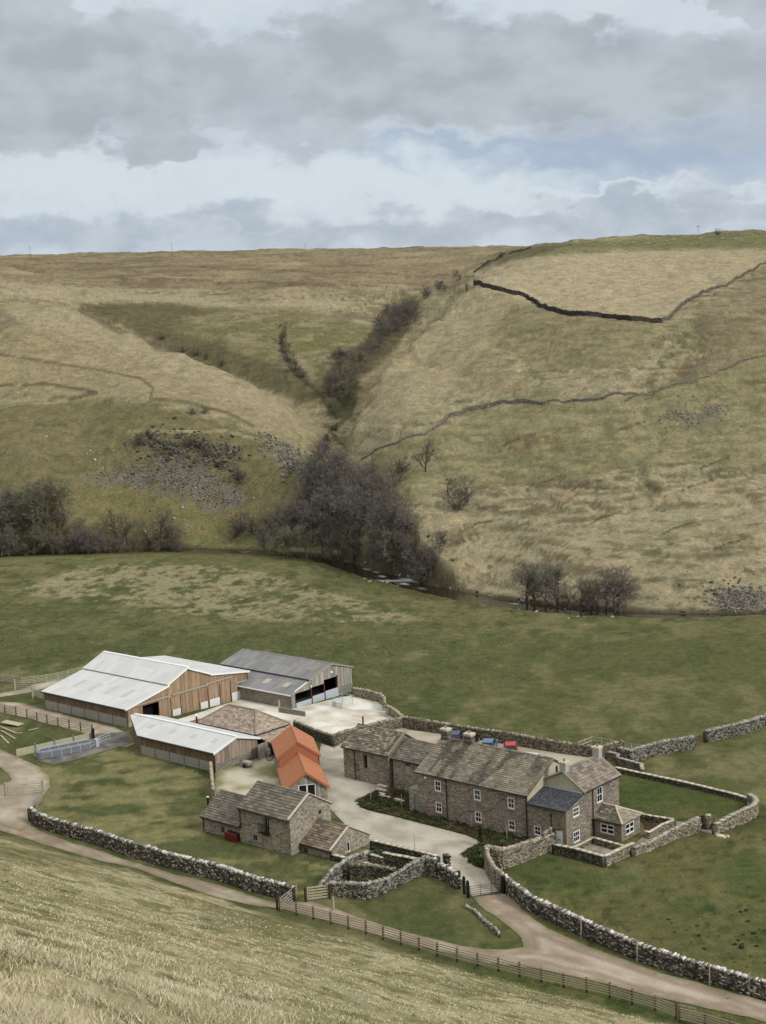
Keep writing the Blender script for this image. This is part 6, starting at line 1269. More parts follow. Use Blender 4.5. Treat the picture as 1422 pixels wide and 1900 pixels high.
def crate():
    A = G(617, 1312); r = root('cattle_crate', A, 'galvanised cattle handling crate standing beside the barn gates', 'livestock crate'); a, b, h = U * 1.9, V * 2.3, 1.55
    a = U * 2.0
    for q in (A, A + a, A + b, A + a + b): mb = MB(); mb.tube(q, q + Z * h, .045, 6); mb.build('upright', M['galv'], r)
    for z in (.35, .75, 1.15, h):
        mb = MB(); mb.tube(A + Z * z, A + a + Z * z, .03, 6); mb.tube(A + a + Z * z, A + a + b + Z * z, .03, 6); mb.tube(A + a + b + Z * z, A + b + Z * z, .03, 6); mb.tube(A + b + Z * z, A + Z * z, .03, 6); mb.build('rail', M['galv'], r)
    for i, (o_, w) in enumerate(((.1, .8), (1.05, .8))): mb = MB(); mb.box(A + U * o_ - V * .03 + Z * .1, U * w, V * .03, Z * .8); mb.build('sheet_panel', M['panel_white'] if i else M['galv'], r)
crate()
mb = MB(); q = G(517, 1322); q2 = G(566, 1330); d = q2 - q; mb.box(q - Z * .2, d, np.array([-d[1], d[0], 0]) / np.linalg.norm(d) * .2, Z * .95); o = mb.build('yard_wall', M['block'], None, q); tag(o, 'short low block wall with a tall end post in front of the cattle barn', 'wall')
mb = MB(); mb.box(q - Z * .2, U * .2, V * .2, Z * 2.0); mb.build('end_post', M['oldwood'], o)
# handcart and wheel in the small yard
def cart():
    q = G(459, 1424); r = root('hand_cart', q, 'small grey two wheeled cart parked beside the low timber shed', 'cart'); mb = MB(); mb.box(q - U * .6 - V * .4 + Z * .4, U * 1.3, V * .85, Z * .4); mb.build('tub', M['oldwood'], r)
    for s in (-1, 1): mb = MB(); c = q + V * s * .5 + Z * .3; mb.tube(c - V * .05, c + V * .05, .3, 14); mb.build('wheel', M['cast'], r)
    mb = MB(); mb.tube(q - U * .6 + Z * .6, q - U * 1.4 + Z * .8, .04, 6); mb.build('handle', M['cast'], r)
    q = G(502, 1412); r = root('leaning_wheel', q, 'dark spoked wheel leaning against the orange roofed workshop', 'wheel'); mb = MB()
    for i in range(18):
        a, b = 2 * math.pi * i / 18, 2 * math.pi * (i + 1) / 18; mb.tube(q + Z * (.75 + .7 * math.sin(a)) + V * .7 * math.cos(a), q + Z * (.75 + .7 * math.sin(b)) + V * .7 * math.cos(b), .05, 6)
    mb.build('rim', M['cast'], r)
    for i in range(4): mb = MB(); a = math.pi * i / 4; e = V * .66 * math.cos(a) + Z * .66 * math.sin(a); mb.tube(q + Z * .75 - e, q + Z * .75 + e, .03, 5); mb.build('spoke', M['cast'], r)
    A, B = G(480, 1412), G(503, 1402); mb = MB(); d = B - A; L = np.linalg.norm(d); mb.box(A - Z * .2, d, np.array([-d[1], d[0], 0]) / L * .06, Z * 2.3); uvq = mb.build('board_fence_panel', M['silver'], None, A); tag(uvq, 'tall silvered board panel between low shed and orange roofed workshop', 'fence')
cart()

# ------------------------------------------------------------------ cars behind the house
def car(name, label, q, ang, body, kind=0, L=4.3, W_=1.78, Hh=1.48):
    r = root(name, q, label, 'car', 'cars parked behind the farmhouse'); f = np.array([math.cos(ang), math.sin(ang), 0]); s = np.array([-f[1], f[0], 0])
    prof = [(-.5, .30), (-.5, .62), (-.485, .80), (-.33, .92), (-.30, .93), (.20, .93), (.24, .90), (.46, .76), (.5, .60), (.5, .30)]
    if kind == 1: prof = [(-.5, .30), (-.5, .70), (-.49, .98), (-.45, 1.0), (-.30, 1.0), (.20, .98), (.26, .95), (.47, .82), (.5, .62), (.5, .30)]
    def ext(pr, w0, w1, nm, mt, par, inset=0):
        n = len(pr); mb = MB(); pts = []
        for sg in (-1, 1):
            for i, (a, h) in enumerate(pr):
                w = w1 if h > .95 * max(p[1] for p in pr) else w0; pts.append(q + f * a * L + s * sg * w / 2 + Z * h * Hh / 1.48)
        mb.add(pts, [tuple(range(n)), tuple(range(2 * n - 1, n - 1, -1))] + [(i, (i + 1) % n, n + (i + 1) % n, n + i) for i in range(n)]); return mb.build(nm, mt, par)
    m_ = mat('car_paint_' + name, lambda t, b: body, .28, .5); b_ = ext(prof, W_, W_ * .94, 'body', m_, r)
    b0 = prof[4][1]; cab = [(-.44, b0 - .02), (-.36, 1.36), (-.30, 1.40), (.02, 1.42), (.07, 1.38), (.24, b0 - .04)]
    ext(cab, W_ * .90, W_ * .74, 'windows', M['glass'], r)
    top = [(-.365, 1.375), (-.30, 1.42), (.02, 1.44), (.075, 1.385)]; mb = MB(); w = W_ * .75
    mb.add([q + f * a * L + s * sg * w / 2 + Z * (h * Hh / 1.48 + dz) for dz in (0, .03) for sg in (-1, 1) for a, h in top], [(0, 1, 5, 4), (1, 2, 6, 5), (2, 3, 7, 6), (8, 12, 13, 9), (9, 13, 14, 10), (10, 14, 15, 11), (0, 4, 12, 8), (3, 11, 15, 7)] + [(i, i + 8, i + 9, i + 1) for i in (0, 1, 2)] + [(i, i + 1, i + 9, i + 8) for i in (4, 5, 6)]); mb.build('roof', m_, r)
    for a0, a1 in (((-.44, b0), (-.365, 1.38)), ((.24, b0), (.075, 1.39)), ((-.17, b0), (-.16, 1.41))):
        for sg in (-1, 1): mb = MB(); mb.tube(q + f * a0[0] * L + s * sg * W_ * .452 + Z * a0[1] * Hh / 1.48, q + f * a1[0] * L + s * sg * w / 2 + Z * a1[1] * Hh / 1.48, .04, 5); mb.build('pillar', m_, r)
    for a in (-.31, .31):
        for sg in (-1, 1):
            c = q + f * a * L + s * sg * (W_ / 2 - .1) + Z * .32; mb = MB(); mb.tube(c - s * .11, c + s * .11, .32, 16); wh = mb.build('wheel', M['cast'], r); mb = MB(); mb.tube(c + s * sg * .09, c + s * sg * .12, .19, 10); mb.build('rim', M['galv'], wh)
    for sg in (-1, 1):
        mb = MB(); mb.box(q + f * .485 * L + s * (sg * W_ * .38 - .17) + Z * .6, s * .34, f * .05, Z * .15); mb.build('headlight', M['panel_white'], r)
        mb = MB(); mb.box(q - f * .497 * L + s * (sg * W_ * .40 - .13) + Z * .62, s * .26, -f * .03, Z * .17); mb.build('tail_light', M['red'], r)
va = math.atan2(V[1], V[0])
car('estate_car', 'dark blue car with pale roof parked between the two chimneys', G(846, 1376), va + .55, (.035, .045, .09), 1, 4.5)
car('dark_hatchback', 'black car parked just right of the second chimney', G(874, 1381), va + .5, (.012, .013, .018), 0, 4.2)
car('blue_hatchback', 'blue grey car parked behind the middle of the long roof', G(908, 1391), va + .5, (.10, .15, .27), 0, 4.1)
car('red_hatchback', 'bright red car parked behind the farmhouse roof', G(948, 1397), va + .65, (.42, .012, .022), 0, 3.9)
car('silver_car', 'silver white car half hidden by the right end of the farmhouse roof', G(992, 1421), va - math.pi / 2 + .2, (.55, .60, .66), 1, 4.4)
# ------------------------------------------------------------------ bare trees
def tree_mesh(seed, Ht=10.0, spread=.42, trunk_h=.25, twigs=1500, tw=.045, col=(.085, .068, .055), tcol=(.10, .088, .072), multi=1, flat=1.0, levels=4):
    """returns (trunk verts/faces/cols, crown verts/faces/cols)"""
    rng = np.random.default_rng(seed); segs = []; tips = []
    def grow(p, d, L, r, lv):
        n = 4; q = p.copy(); dd = d.copy()
        for i in range(n):
            q2 = q + dd * L / n; r2 = r * (1 - .16); segs.append((q, q2, r, r2, lv)); q = q2; r = r2
            dd = dd + rng.normal(0, .13, 3) + np.array([0, 0, .05 if lv < 3 else -.02]); dd /= np.linalg.norm(dd)
            if lv < levels and (i > 0 or lv > 0):
                for _ in range(1 if rng.random() < .8 else 2):
                    a = rng.normal(0, 1, 3); a -= a @ dd * dd; a /= np.linalg.norm(a); nd = dd * rng.uniform(.45, .9) + a * rng.uniform(.6, 1.1) * (spread / .42); nd[2] *= flat; nd /= np.linalg.norm(nd)
                    grow(q.copy(), nd, L * rng.uniform(.55, .8), r * .62, lv + 1)
        tips.append((q, dd, L)); 
        if lv < levels:
            for _ in range(2):
                a = rng.normal(0, 1, 3); nd = dd + a * .45; nd /= np.linalg.norm(nd); grow(q.copy(), nd, L * .66, r * .8, lv + 1)
    for k in range(multi):
        a = rng.uniform(0, 6.28); d0 = np.array([math.cos(a) * .35 * (multi > 1), math.sin(a) * .35 * (multi > 1), 1.0]); d0 /= np.linalg.norm(d0)
        grow(np.array([math.cos(a) * .06 * (multi > 1), math.sin(a) * .06 * (multi > 1), -.3]), d0, Ht * (.34 if multi == 1 else .3), Ht * .022, 1)
    top = max(s_[1][2] for s_ in segs); sc = Ht / top
    def tube_arr(sg):
        V_, F_ = [], []; b = 0
        for p, q, r, r2, lv in sg:
            d = q - p; d = d / np.linalg.norm(d); x = np.cross(d, [.3, .5, .8]); x /= np.linalg.norm(x); y = np.cross(d, x); n = 5 if lv <= 1 else 3
            for c, rr in ((p, r), (q, r2)):
                for i in range(n): a = 6.2832 * i / n; V_.append(c + (x * math.cos(a) + y * math.sin(a)) * rr)
            for i in range(n): j = (i + 1) % n; F_.append((b + i, b + j, b + n + j)); F_.append((b + i, b + n + j, b + n + i))
            b += 2 * n
        return np.array(V_) * sc, np.array(F_)
    tv, tf = tube_arr([s_ for s_ in segs if s_[4] <= 1]); cv, cf = tube_arr([s_ for s_ in segs if s_[4] > 1])
    # twigs
    base = [s_ for s_ in segs if s_[4] >= 3]; k = rng.integers(len(base), size=twigs); t = rng.random(twigs)[:, None]
    P = np.array([base[i][0] for i in k]) * (1 - t) + np.array([base[i][1] for i in k]) * t; D = np.array([base[i][1] - base[i][0] for i in k]); D /= np.linalg.norm(D, axis=1)[:, None]
    D = D * .7 + rng.normal(0, .6, (twigs, 3)); D[:, 2] += .15; D /= np.linalg.norm(D, axis=1)[:, None]; L = rng.uniform(.5, 1.25, twigs)[:, None] * Ht / 10 / sc
    S = np.cross(D, rng.normal(0, 1, (twigs, 3))); S /= np.linalg.norm(S, axis=1)[:, None]; w = tw / sc * rng.uniform(.6, 1.4, twigs)[:, None]
    W3 = np.stack([P - S * w / 2, P + S * w / 2, P + D * L], 1).reshape(-1, 3) * sc; f3 = np.arange(3 * twigs).reshape(-1, 3)
    ccol = np.r_[np.tile(np.array(tcol) * .95, (len(cv), 1)), np.repeat(np.array(col) * rng.uniform(.7, 1.35, twigs)[:, None], 3, 0)]
    return (tv, tf, np.tile(np.array(tcol), (len(tv), 1))), (np.r_[cv, W3], np.r_[cf, f3 + len(cv)], ccol)
PROTO = {}
def proto(kind, **k):
    (tv, tf, tc), (cv, cf, cc) = tree_mesh(**k); PROTO[kind] = (np_mesh('trunk', tv, tf, M['bark'], tc), np_mesh('crown', cv, cf, M['bark'], cc), k['Ht'])
TRB = dict(col=(.18, .162, .142), tcol=(.10, .088, .075))
for i in range(3): proto('wood%d' % i, seed=100 + i, Ht=10, twigs=2900, tw=.052, **TRB)
for i in range(2): proto('purple%d' % i, seed=120 + i, Ht=9, twigs=3800, tw=.055, col=(.18, .158, .14), tcol=(.105, .09, .078), spread=.5)
for i in range(2): proto('green%d' % i, seed=140 + i, Ht=8, twigs=3000, tw=.05, col=(.19, .178, .125), tcol=(.15, .14, .11), spread=.36)
for i in range(3): proto('open%d' % i, seed=160 + i, Ht=10, twigs=1500, tw=.05, col=(.15, .135, .11), tcol=(.085, .075, .062), spread=.5, levels=4)
for i in range(2): proto('thorn%d' % i, seed=180 + i, Ht=4, twigs=1500, tw=.05, col=(.15, .135, .115), tcol=(.10, .085, .075), spread=.62, multi=3, levels=3)
proto('dead', seed=199, Ht=7, twigs=10, tw=.02, col=(.4, .38, .33), tcol=(.42, .39, .33), spread=.6, levels=3)
TN = [0]
def tree(kind, P, H, label, group='bare trees in the valley', name='bare_tree', cat='tree', squash=1.0):
    t_, c_, h0 = PROTO[kind]; r = root(name, P, label, cat, group); TN[0] += 1; rot = random.uniform(0, 6.28); k = H / h0
    for nm, me in (('trunk', t_), ('crown', c_)):
        o = bpy.data.objects.new(nm, me); COL.objects.link(o); o.parent = r
    r.rotation_euler = (0, 0, rot); r.scale = (k * squash, k * squash, k); return r
rt = random.Random(12)
# wood at the mouth of the gully: (base px, base py, height m, kind)
WOOD = [(492, 1030, 8, 'wood'), (512, 1020, 10, 'wood'), (535, 1035, 8, 'green'), (548, 1010, 11, 'wood'), (570, 1038, 9, 'green'), (580, 1015, 12, 'purple'), (600, 1040, 9, 'wood'), (610, 1012, 13, 'purple'), (628, 1045, 8, 'green'), (640, 1015, 13, 'wood'),
        (655, 1048, 9, 'wood'), (668, 1010, 13, 'purple'), (690, 1052, 9, 'green'), (700, 1020, 12, 'wood'), (716, 1055, 10, 'wood'), (735, 1058, 11, 'purple'), (752, 1066, 10, 'green'), (765, 1075, 9, 'wood'), (780, 1084, 8, 'wood'), (792, 1075, 7, 'purple'), (800, 1086, 6, 'wood'), (760, 1035, 9, 'purple'),
        (560, 975, 10, 'wood'), (590, 980, 11, 'wood'), (615, 975, 12, 'purple'), (645, 975, 12, 'wood'), (675, 975, 12, 'wood'), (700, 978, 12, 'purple'), (725, 985, 11, 'wood'), (740, 1005, 9, 'wood'), (540, 995, 9, 'green'),
        (585, 940, 10, 'wood'), (610, 938, 11, 'wood'), (640, 935, 11, 'purple'), (665, 935, 11, 'wood'), (695, 940, 11, 'wood'), (720, 945, 9, 'green'), (590, 905, 9, 'wood'), (615, 900, 10, 'wood'), (635, 900, 9, 'wood'), (604, 880, 9, 'wood'), (625, 872, 6, 'wood'), (690, 915, 8, 'wood'), (715, 918, 6, 'purple'), (562, 930, 6, 'green'), (548, 955, 7, 'green'), (505, 1000, 7, 'green'), (520, 985, 6, 'wood')]
for i, (px, py, h, kd) in enumerate(WOOD):
    kk = kd + str(rt.randrange({'wood': 3, 'purple': 2, 'green': 2}[kd])); P = GF(px, py, 352 if py > 1020 and px < 640 else 300)
    rowt = 'lowest row by the river' if py > 1025 else 'upper end in the gully' if py < 920 else 'middle of the dark wood'
    lb = {'wood': 'dark bare tree', 'purple': 'purple brown bare tree', 'green': 'pale greenish bare tree'}[kd]
    tree(kk, P, h, '%s in the dense wood, %s' % (lb, rowt), 'trees of the dense wood at the gully mouth')
# trees standing behind the field crest on the left
LEFT = [(10, 1040, 9, 'green'), (35, 1035, 7, 'wood'), (62, 1000, 13, 'green'), (70, 1035, 8, 'wood'), (90, 980, 12, 'green'), (105, 1035, 7, 'green'), (130, 1035, 6, 'wood'), (150, 1035, 7, 'purple'), (170, 1034, 7, 'wood'), (190, 1034, 6, 'purple'), (120, 960, 9, 'green'), (45, 970, 9, 'green'), (-20, 1035, 9, 'wood'), (-60, 1030, 9, 'green'), (205, 1032, 5, 'wood'), (20, 1010, 10, 'green'), (40, 995, 11, 'wood'), (85, 1010, 10, 'green'), (140, 1012, 7, 'green'), (110, 1000, 9, 'wood'), (-5, 985, 10, 'green'), (160, 1026, 8, 'wood'), (180, 1024, 7, 'green'), (228, 1036, 5, 'purple'), (250, 1036, 4, 'wood'), (330, 1034, 4, 'wood'), (300, 1036, 4, 'green')]
for i, (px, py, h, kd) in enumerate(LEFT):
    P = GF(px, min(py, 1020), 380)
    if py > 1025: P = np.array([P[0], P[1] - 4, ground_h(P[0], P[1] - 4)[0]])
    tree(kd + '0', P, h, 'bare %s tree in the left thicket beyond the field, %s' % ({'green': 'greenish', 'wood': 'dark', 'purple': 'purplish'}[kd], 'tall one on the slope' if py < 1010 else 'low in the river gully'), 'trees of the left thicket')
for i, (px, py, h, lb) in enumerate(((222, 1018, 9, 'thin open bare tree behind the field crest, leftmost of the open group'), (240, 1020, 8, 'twisted open bare tree behind the field crest, second of the open group'), (280, 1022, 9, 'open bare tree behind the field crest, middle of the open group'), (300, 1022, 10, 'tallest open bare tree behind the field crest'), (315, 1020, 8, 'open bare tree at the right end of the open group'))):
    P = GF(px, 1005, 380); P = np.array([P[0], P[1] - 3, ground_h(P[0], P[1] - 3)[0]]); tree('open%d' % (i % 3), P, h + 1.5, lb, 'open bare trees behind the field crest')
for px, py, h, kd, lb in ((790, 878, 8.5, 'open0', 'lone bare tree high on the right hillside beside the wood'), (832, 925, 6, 'open1', 'small bare tree on the right hillside below the lone tree'), (868, 938, 8, 'open2', 'open bare tree standing farthest right on the hillside above the wood'), (850, 950, 5, 'thorn0', 'low thorn bush on the right hillside'), (815, 1022, 4, 'thorn1', 'small thorn beside the pale fallen branch'),
                          (978, 1122, 8.5, 'open1', 'slim bare tree at the left of the small riverside group'), (992, 1124, 8.5, 'wood0', 'bare tree with dark trunk in the small riverside group'), (1012, 1122, 8, 'green1', 'bushy grey tree of the riverside group'), (1035, 1128, 8.5, 'wood1', 'dense bare tree behind the pale dead tree'), (1058, 1130, 5, 'wood2', 'low dark bare tree in the middle of the riverside group'), (1078, 1134, 6, 'wood0', 'low bare tree right of the pale dead tree'), (1098, 1136, 7.5, 'open2', 'thin twin stemmed tree of the riverside group'), (1108, 1137, 6, 'green0', 'small greenish tree near the round tree'), (1142, 1140, 9, 'purple0', 'round crowned bare tree at the right end of the riverside group'),
                          (1150, 1141, 8.5, 'wood2', 'bare tree hidden in the round crown at the right of the riverside group'), (1125, 1140, 6, 'wood1', 'low bare tree left of the round crowned tree')):
    tree(kd, GF(px, py - 3, 262), h, lb, 'trees of the riverside group' if py > 1100 else 'trees on the right hillside')
tree('dead', GF(1030, 1128, 262), 6.5, 'pale bleached dead tree leaning by the river', None, 'dead_tree')
tree('dead', GF(812, 1022, 300), 3.5, 'pale fallen dead tree on the bank right of the wood', None, 'dead_tree')
# thickets up the gully
GUL = []
for (ax, ay, bx, by, w, n_) in ((618, 735, 660, 690, 24, 22), (630, 770, 655, 720, 16, 9), (640, 690, 690, 655, 14, 12), (690, 650, 715, 625, 10, 6), (712, 612, 765, 575, 20, 24), (705, 640, 730, 600, 10, 5), (790, 555, 860, 515, 6, 6)):
    for _ in range(n_): k_ = rt.random(); GUL.append((ax + (bx - ax) * k_ + rt.uniform(-w, w), ay + (by - ay) * k_ + rt.uniform(-w, w) * .7))
GUL += [(519 + k_ * 6 + rt.uniform(-3, 3), 612 + k_ * 13 + rt.uniform(-4, 4)) for k_ in range(9)]
for i, (px, py) in enumerate(GUL):
    P = GF(px, py, 490 if px > 600 else 540); up = py < 645
    tree(rt.choice(['wood0', 'green0', 'purple0', 'green1', 'open0', 'green1'] if not up else ['purple1', 'wood2', 'thorn0']), P, (rt.uniform(5, 8) if not up else rt.uniform(4.5, 7)) if px > 600 else rt.uniform(1.8, 3.2), 'low bush beside the side stream' if px < 600 else 'bare bushy tree in the %s' % ('dark wood patch at the head of the gully' if up else 'narrow upper gully'), 'bushes of the side stream' if px < 600 else 'trees in the dark patch at the gully head' if up else 'trees of the upper gully', cat='tree')
for i, (px, py, h) in enumerate([(258, 826, 4), (275, 815, 3), (350, 830, 3.5), (372, 838, 3), (390, 850, 3), (440, 895, 4), (450, 985, 5), (435, 1000, 4), (470, 990, 4), (520, 640, 4), (535, 670, 5), (545, 690, 4.5), (528, 655, 4), (340, 655, 3), (365, 662, 3.5), (385, 668, 3), (300, 630, 3), (410, 680, 3), (560, 700, 4), (360, 770, 2.5), (380, 768, 2.5), (740, 880, 4), (735, 900, 4), (610, 820, 3), (622, 800, 3), (600, 840, 4)]):
    tree('thorn%d' % (i % 2), GF(px, py, 520 if py < 700 else 350), h, 'low dark thorn bush on the %s' % ('hidden side valley slope' if py < 710 else 'scree slope' if px < 460 and py < 900 else 'hill foot near the wood'), 'thorn bushes on the hills', 'thorn_bush', 'bush', 1.2)
# ------------------------------------------------------------------ shrubs in the beds
def leaf_clump(seed, n=260, R=.5, H=.55, col=(.05, .075, .025), ls=.11):
    rng = np.random.default_rng(seed); a = rng.uniform(0, 6.283, n); r = R * np.sqrt(rng.random(n)) * (1 + .25 * np.sin(a * 3 + seed)); z = H * (1 - (r / R / 1.3) ** 2) * rng.uniform(.25, 1.0, n)
    P = np.stack([r * np.cos(a), r * np.sin(a), z], -1); A = rng.normal(0, 1, (n, 3)); A /= np.linalg.norm(A, axis=1)[:, None]; B = np.cross(A, rng.normal(0, 1, (n, 3))); B /= np.linalg.norm(B, axis=1)[:, None]
    L = rng.uniform(.6, 1.3, n)[:, None] * ls; Q = np.stack([P - A * L, P + B * L * .5, P + A * L, P - B * L * .5], 1).reshape(-1, 3)
    c = np.array(col) * rng.uniform(.6, 1.6, n)[:, None]; return np_mesh('foliage', Q, np.arange(4 * n).reshape(-1, 4), M['leaf'], np.repeat(c, 4, 0))
SH = [('dark green', leaf_clump(1, col=(.050, .072, .024))), ('bright green', leaf_clump(2, col=(.080, .105, .032))), ('olive', leaf_clump(3, col=(.10, .10, .045))), ('reddish brown', leaf_clump(4, col=(.075, .045, .03))), ('dull green', leaf_clump(5, H=.8, col=(.060, .078, .035)))]
def shrub(me, P, k, label, group):
    o = bpy.data.objects.new('shrub', me); COL.objects.link(o); o.location = (P[0], P[1], P[2]); o.scale = (k, k, k * .65); o.rotation_euler = (0, 0, random.uniform(0, 6)); tag(o, label, 'shrub', group)
def fill_bed(poly, n, where, group, ks=(.45, 1.0), seed=1):
    rg = random.Random(seed); xs = [p[0] for p in poly]; ys = [p[1] for p in poly]; pl = [tuple(p) for p in poly]; placed = []; tries = 0
    while len(placed) < n and tries < 20000:
        tries += 1; x, y = rg.uniform(min(xs), max(xs)), rg.uniform(min(ys), max(ys))
        if not in_poly(np.array([x]), np.array([y]), pl)[0] or any(math.hypot(x - a, y - b) < .52 for a, b in placed): continue
        placed.append((x, y)); i = rg.choice([0, 0, 0, 1, 2, 2, 4, 4, 4, 3]); k = rg.uniform(*ks); big = 'large' if k > .75 else 'small'
        shrub(SH[i][1], (x, y, H1(x, y) + .1), k, '%s %s shrub in the %s' % (big, SH[i][0], where), group)
fill_bed(BED1, 130, 'long planted bed under the farmhouse windows', 'shrubs of the long bed')
fill_bed(BED2, 14, 'small rounded bed by the drive gate', 'shrubs of the small bed', (.8, 1.4), 2)
fill_bed(BED4, 10, 'green corner bed below the recessed wing', 'shrubs of the corner bed', (.7, 1.2), 3)
q_ = GP([(652, 1646), (690, 1650), (740, 1642), (715, 1634), (660, 1636)]); fill_bed(q_, 16, 'small stone enclosure below the cottage', 'shrubs of the stone enclosure', (.8, 1.5), 4)
q_ = GP([(700, 1588), (760, 1602), (800, 1612), (790, 1618), (720, 1604), (696, 1598)]); fill_bed(q_, 16, 'narrow strip behind the drive wall', 'shrubs of the drive strip', (.8, 1.4), 5)
def conifer():
    q = G(892, 1570); rng = np.random.default_rng(3); n = 500; z = rng.random(n) * 1.9; r = .38 * (1 - z / 2.1) * np.sqrt(rng.random(n)) + .05; a = rng.uniform(0, 6.28, n); P = np.stack([r * np.cos(a), r * np.sin(a), z], -1)
    A = rng.normal(0, 1, (n, 3)) + [0, 0, 1]; A /= np.linalg.norm(A, axis=1)[:, None]; B = np.cross(A, rng.normal(0, 1, (n, 3))); B /= np.linalg.norm(B, axis=1)[:, None]; Q = np.stack([P - A * .09, P + B * .04, P + A * .09, P - B * .04], 1).reshape(-1, 3)
    r_ = root('young_conifer', q, 'narrow dark young conifer at the tip of the small bed by the drive', 'tree'); link_mesh('crown', np_mesh('crown', Q + q, np.arange(4 * n).reshape(-1, 4), M['leaf'], np.tile([.016, .022, .012], (4 * n, 1))), None)
    o = COL.objects[-1]; o.location = (0, 0, 0); o.data.transform(Matrix.Translation(-Vector(q))); o.parent = r_
    mb = MB(); mb.tube(q - Z * .1, q + Z * .5, .04, 6); mb.build('trunk', M['bark'], r_)
conifer()
for px, lb in (((689, 1488), 'thin stake at the upper end of the long planted bed'), ((746, 1500), 'thin stake in the long bed below the porch store'), ((876, 1538), 'thin stake in the long bed under the middle windows'), ((941, 1558), 'thin stake in the long bed near the right end of the house'), ((770, 1576), 'thin stake standing by the drive wall'), ((1329, 1546), 'thin stake beside the stepping stones')):
    post(lb, px, 1.7, .06, 'rail', 'plant_stake', 'thin stakes', 'stake')

# ------------------------------------------------------------------ sheep, poles, rocks
def sheep_proto():
    mb = MB(); n = 10
    def ell(c, r, m_=0, col=(.42, .41, .36)):
        P = []; F_ = []
        for i in range(7):
            th = math.pi * i / 6
            for j in range(n): a = 2 * math.pi * j / n; P.append((c[0] + r[0] * math.cos(th), c[1] + r[1] * math.sin(th) * math.cos(a), c[2] + r[2] * math.sin(th) * math.sin(a)))
        for i in range(6):
            for j in range(n): F_.append((i * n + j, i * n + (j + 1) % n, (i + 1) * n + (j + 1) % n, (i + 1) * n + j))
        mb.add(P, F_, col)
    ell((0, 0, .62), (.55, .27, .28)); ell((.5, 0, .78), (.22, .13, .15)); ell((.72, 0, .80), (.17, .08, .10), 0, (.12, .11, .10))
    for x in (-.32, .32):
        for y in (-.13, .13): mb.tube((x, y, .5), (x, y, 0), .06, 6, (.14, .13, .11), 0, .035)
    mb.add([(.66, .08, .88), (.70, .22, .90), (.72, .08, .84), (.66, -.08, .88), (.70, -.22, .90), (.72, -.08, .84)], [(0, 1, 2), (3, 4, 5)], (.15, .13, .11))
    me = bpy.data.meshes.new('sheep'); me.from_pydata([tuple(v) for v in mb.v], [], mb.f); me.materials.append(M['stone']); at = me.color_attributes.new('Col', 'FLOAT_COLOR', 'POINT'); at.data.foreach_set('color', np.c_[np.array(mb.c), np.ones(len(mb.v))].astype(np.float32).ravel()); me.polygons.foreach_set('use_smooth', [True] * len(mb.f)); return me
SHP = sheep_proto(); rg = random.Random(8)
for px, py in [(1118, 452), (1131, 455), (1150, 450), (1163, 456), (1174, 453), (1190, 449), (1203, 455), (1215, 452), (1238, 450), (1252, 447), (1270, 443), (1300, 446), (1310, 450), (1330, 442), (1342, 445), (1350, 440), (1365, 446), (1390, 437), (1410, 434), (1102, 457)]:
    P = GF(px, py, 560); o = bpy.data.objects.new('sheep', SHP); COL.objects.link(o); o.location = tuple(P); o.rotation_euler = (0, 0, rg.uniform(0, 6.28)); o.scale = (.95,) * 3; tag(o, 'white sheep grazing on the green hilltop field', 'sheep', 'sheep on the hilltop')
for i, (px, py, h, lb) in enumerate(((57, 477, 10, 'thin pole on the moor skyline at far left'), (320, 472, 10, 'thin pole on the moor skyline left of the middle'), (567, 468, 8, 'thin pole on the moor skyline above the gully'), (743, 464, 5, 'shortest thin pole on the moor skyline'), (1296, 436, 5, 'thin pole on the green hilltop skyline'))):
    P = GF(px, py + 3, 600); mb = MB(); mb.tube(P - Z, P + Z * h, min(.2, h * .014), 6, r1=.08); mb.box(P + np.array([-.8, 0, h - .6]), (1.6, 0, 0), (0, .15, 0), (0, 0, .15)); o = mb.build('utility_pole', M['cast'], None, P); tag(o, lb, 'pole', 'poles on the skyline')
tree('thorn0', GF(1332, 436, 600), 3.2, 'lone dark bush on the green hilltop skyline', None, 'thorn_bush', 'bush')
tree('thorn1', GF(930, 478, 500), 4.0, 'small dark bush by the wall at the gully head', None, 'thorn_bush', 'bush')
def rocks(name, label, polys, n, size, cols, t0, seed, flat=.6, hf=ground_h, kind='stuff'):
    rng = np.random.default_rng(seed); C_ = []
    for poly, w in polys:
        xs = [p[0] for p in poly]; ys = [p[1] for p in poly]; k = int(n * w); x = rng.uniform(min(xs), max(xs), k * 3); y = rng.uniform(min(ys), max(ys), k * 3); q = in_poly(x, y, poly); x, y = x[q][:k], y[q][:k]
        # place by casting a coarse grid then scattering round it
        for a, b in zip(x[::6], y[::6]):
            P = GF(a, b, t0) if hf is ground_h else G(a, b); m_ = rng.normal(0, 1.0, (6, 2)) * rng.choice([1.2, 2.2, 4.5], (6, 1)); C_.append(np.c_[P[0] + m_[:, 0], P[1] + m_[:, 1]])
    C_ = np.concatenate(C_); m = len(C_); zz = hf(C_[:, 0], C_[:, 1]); s = size[0] + (size[1] - size[0]) * rng.random(m) ** 2.5
    a = rng.uniform(0, 6.28, m); ax = np.stack([np.cos(a), np.sin(a), rng.normal(0, .3, m)], -1); ay = np.stack([-np.sin(a), np.cos(a), rng.normal(0, .3, m)], -1)
    cc = np.array(cols)[rng.integers(len(cols), size=m)] * rng.uniform(.7, 1.3, m)[:, None]
    o = boxes(name, np.c_[C_, zz - s * .25], ax, ay, np.stack([s, s * rng.uniform(.6, 1, m), s * flat * rng.uniform(.6, 1.3, m)], -1), cc, M['stone'], None, np.r_[C_[0], zz[0]], .35, None, rng); tag(o, label, None, None, kind); return o
GR = [(.145, .13, .12), (.11, .10, .09), (.18, .165, .15), (.08, .072, .062), (.25, .235, .215)]
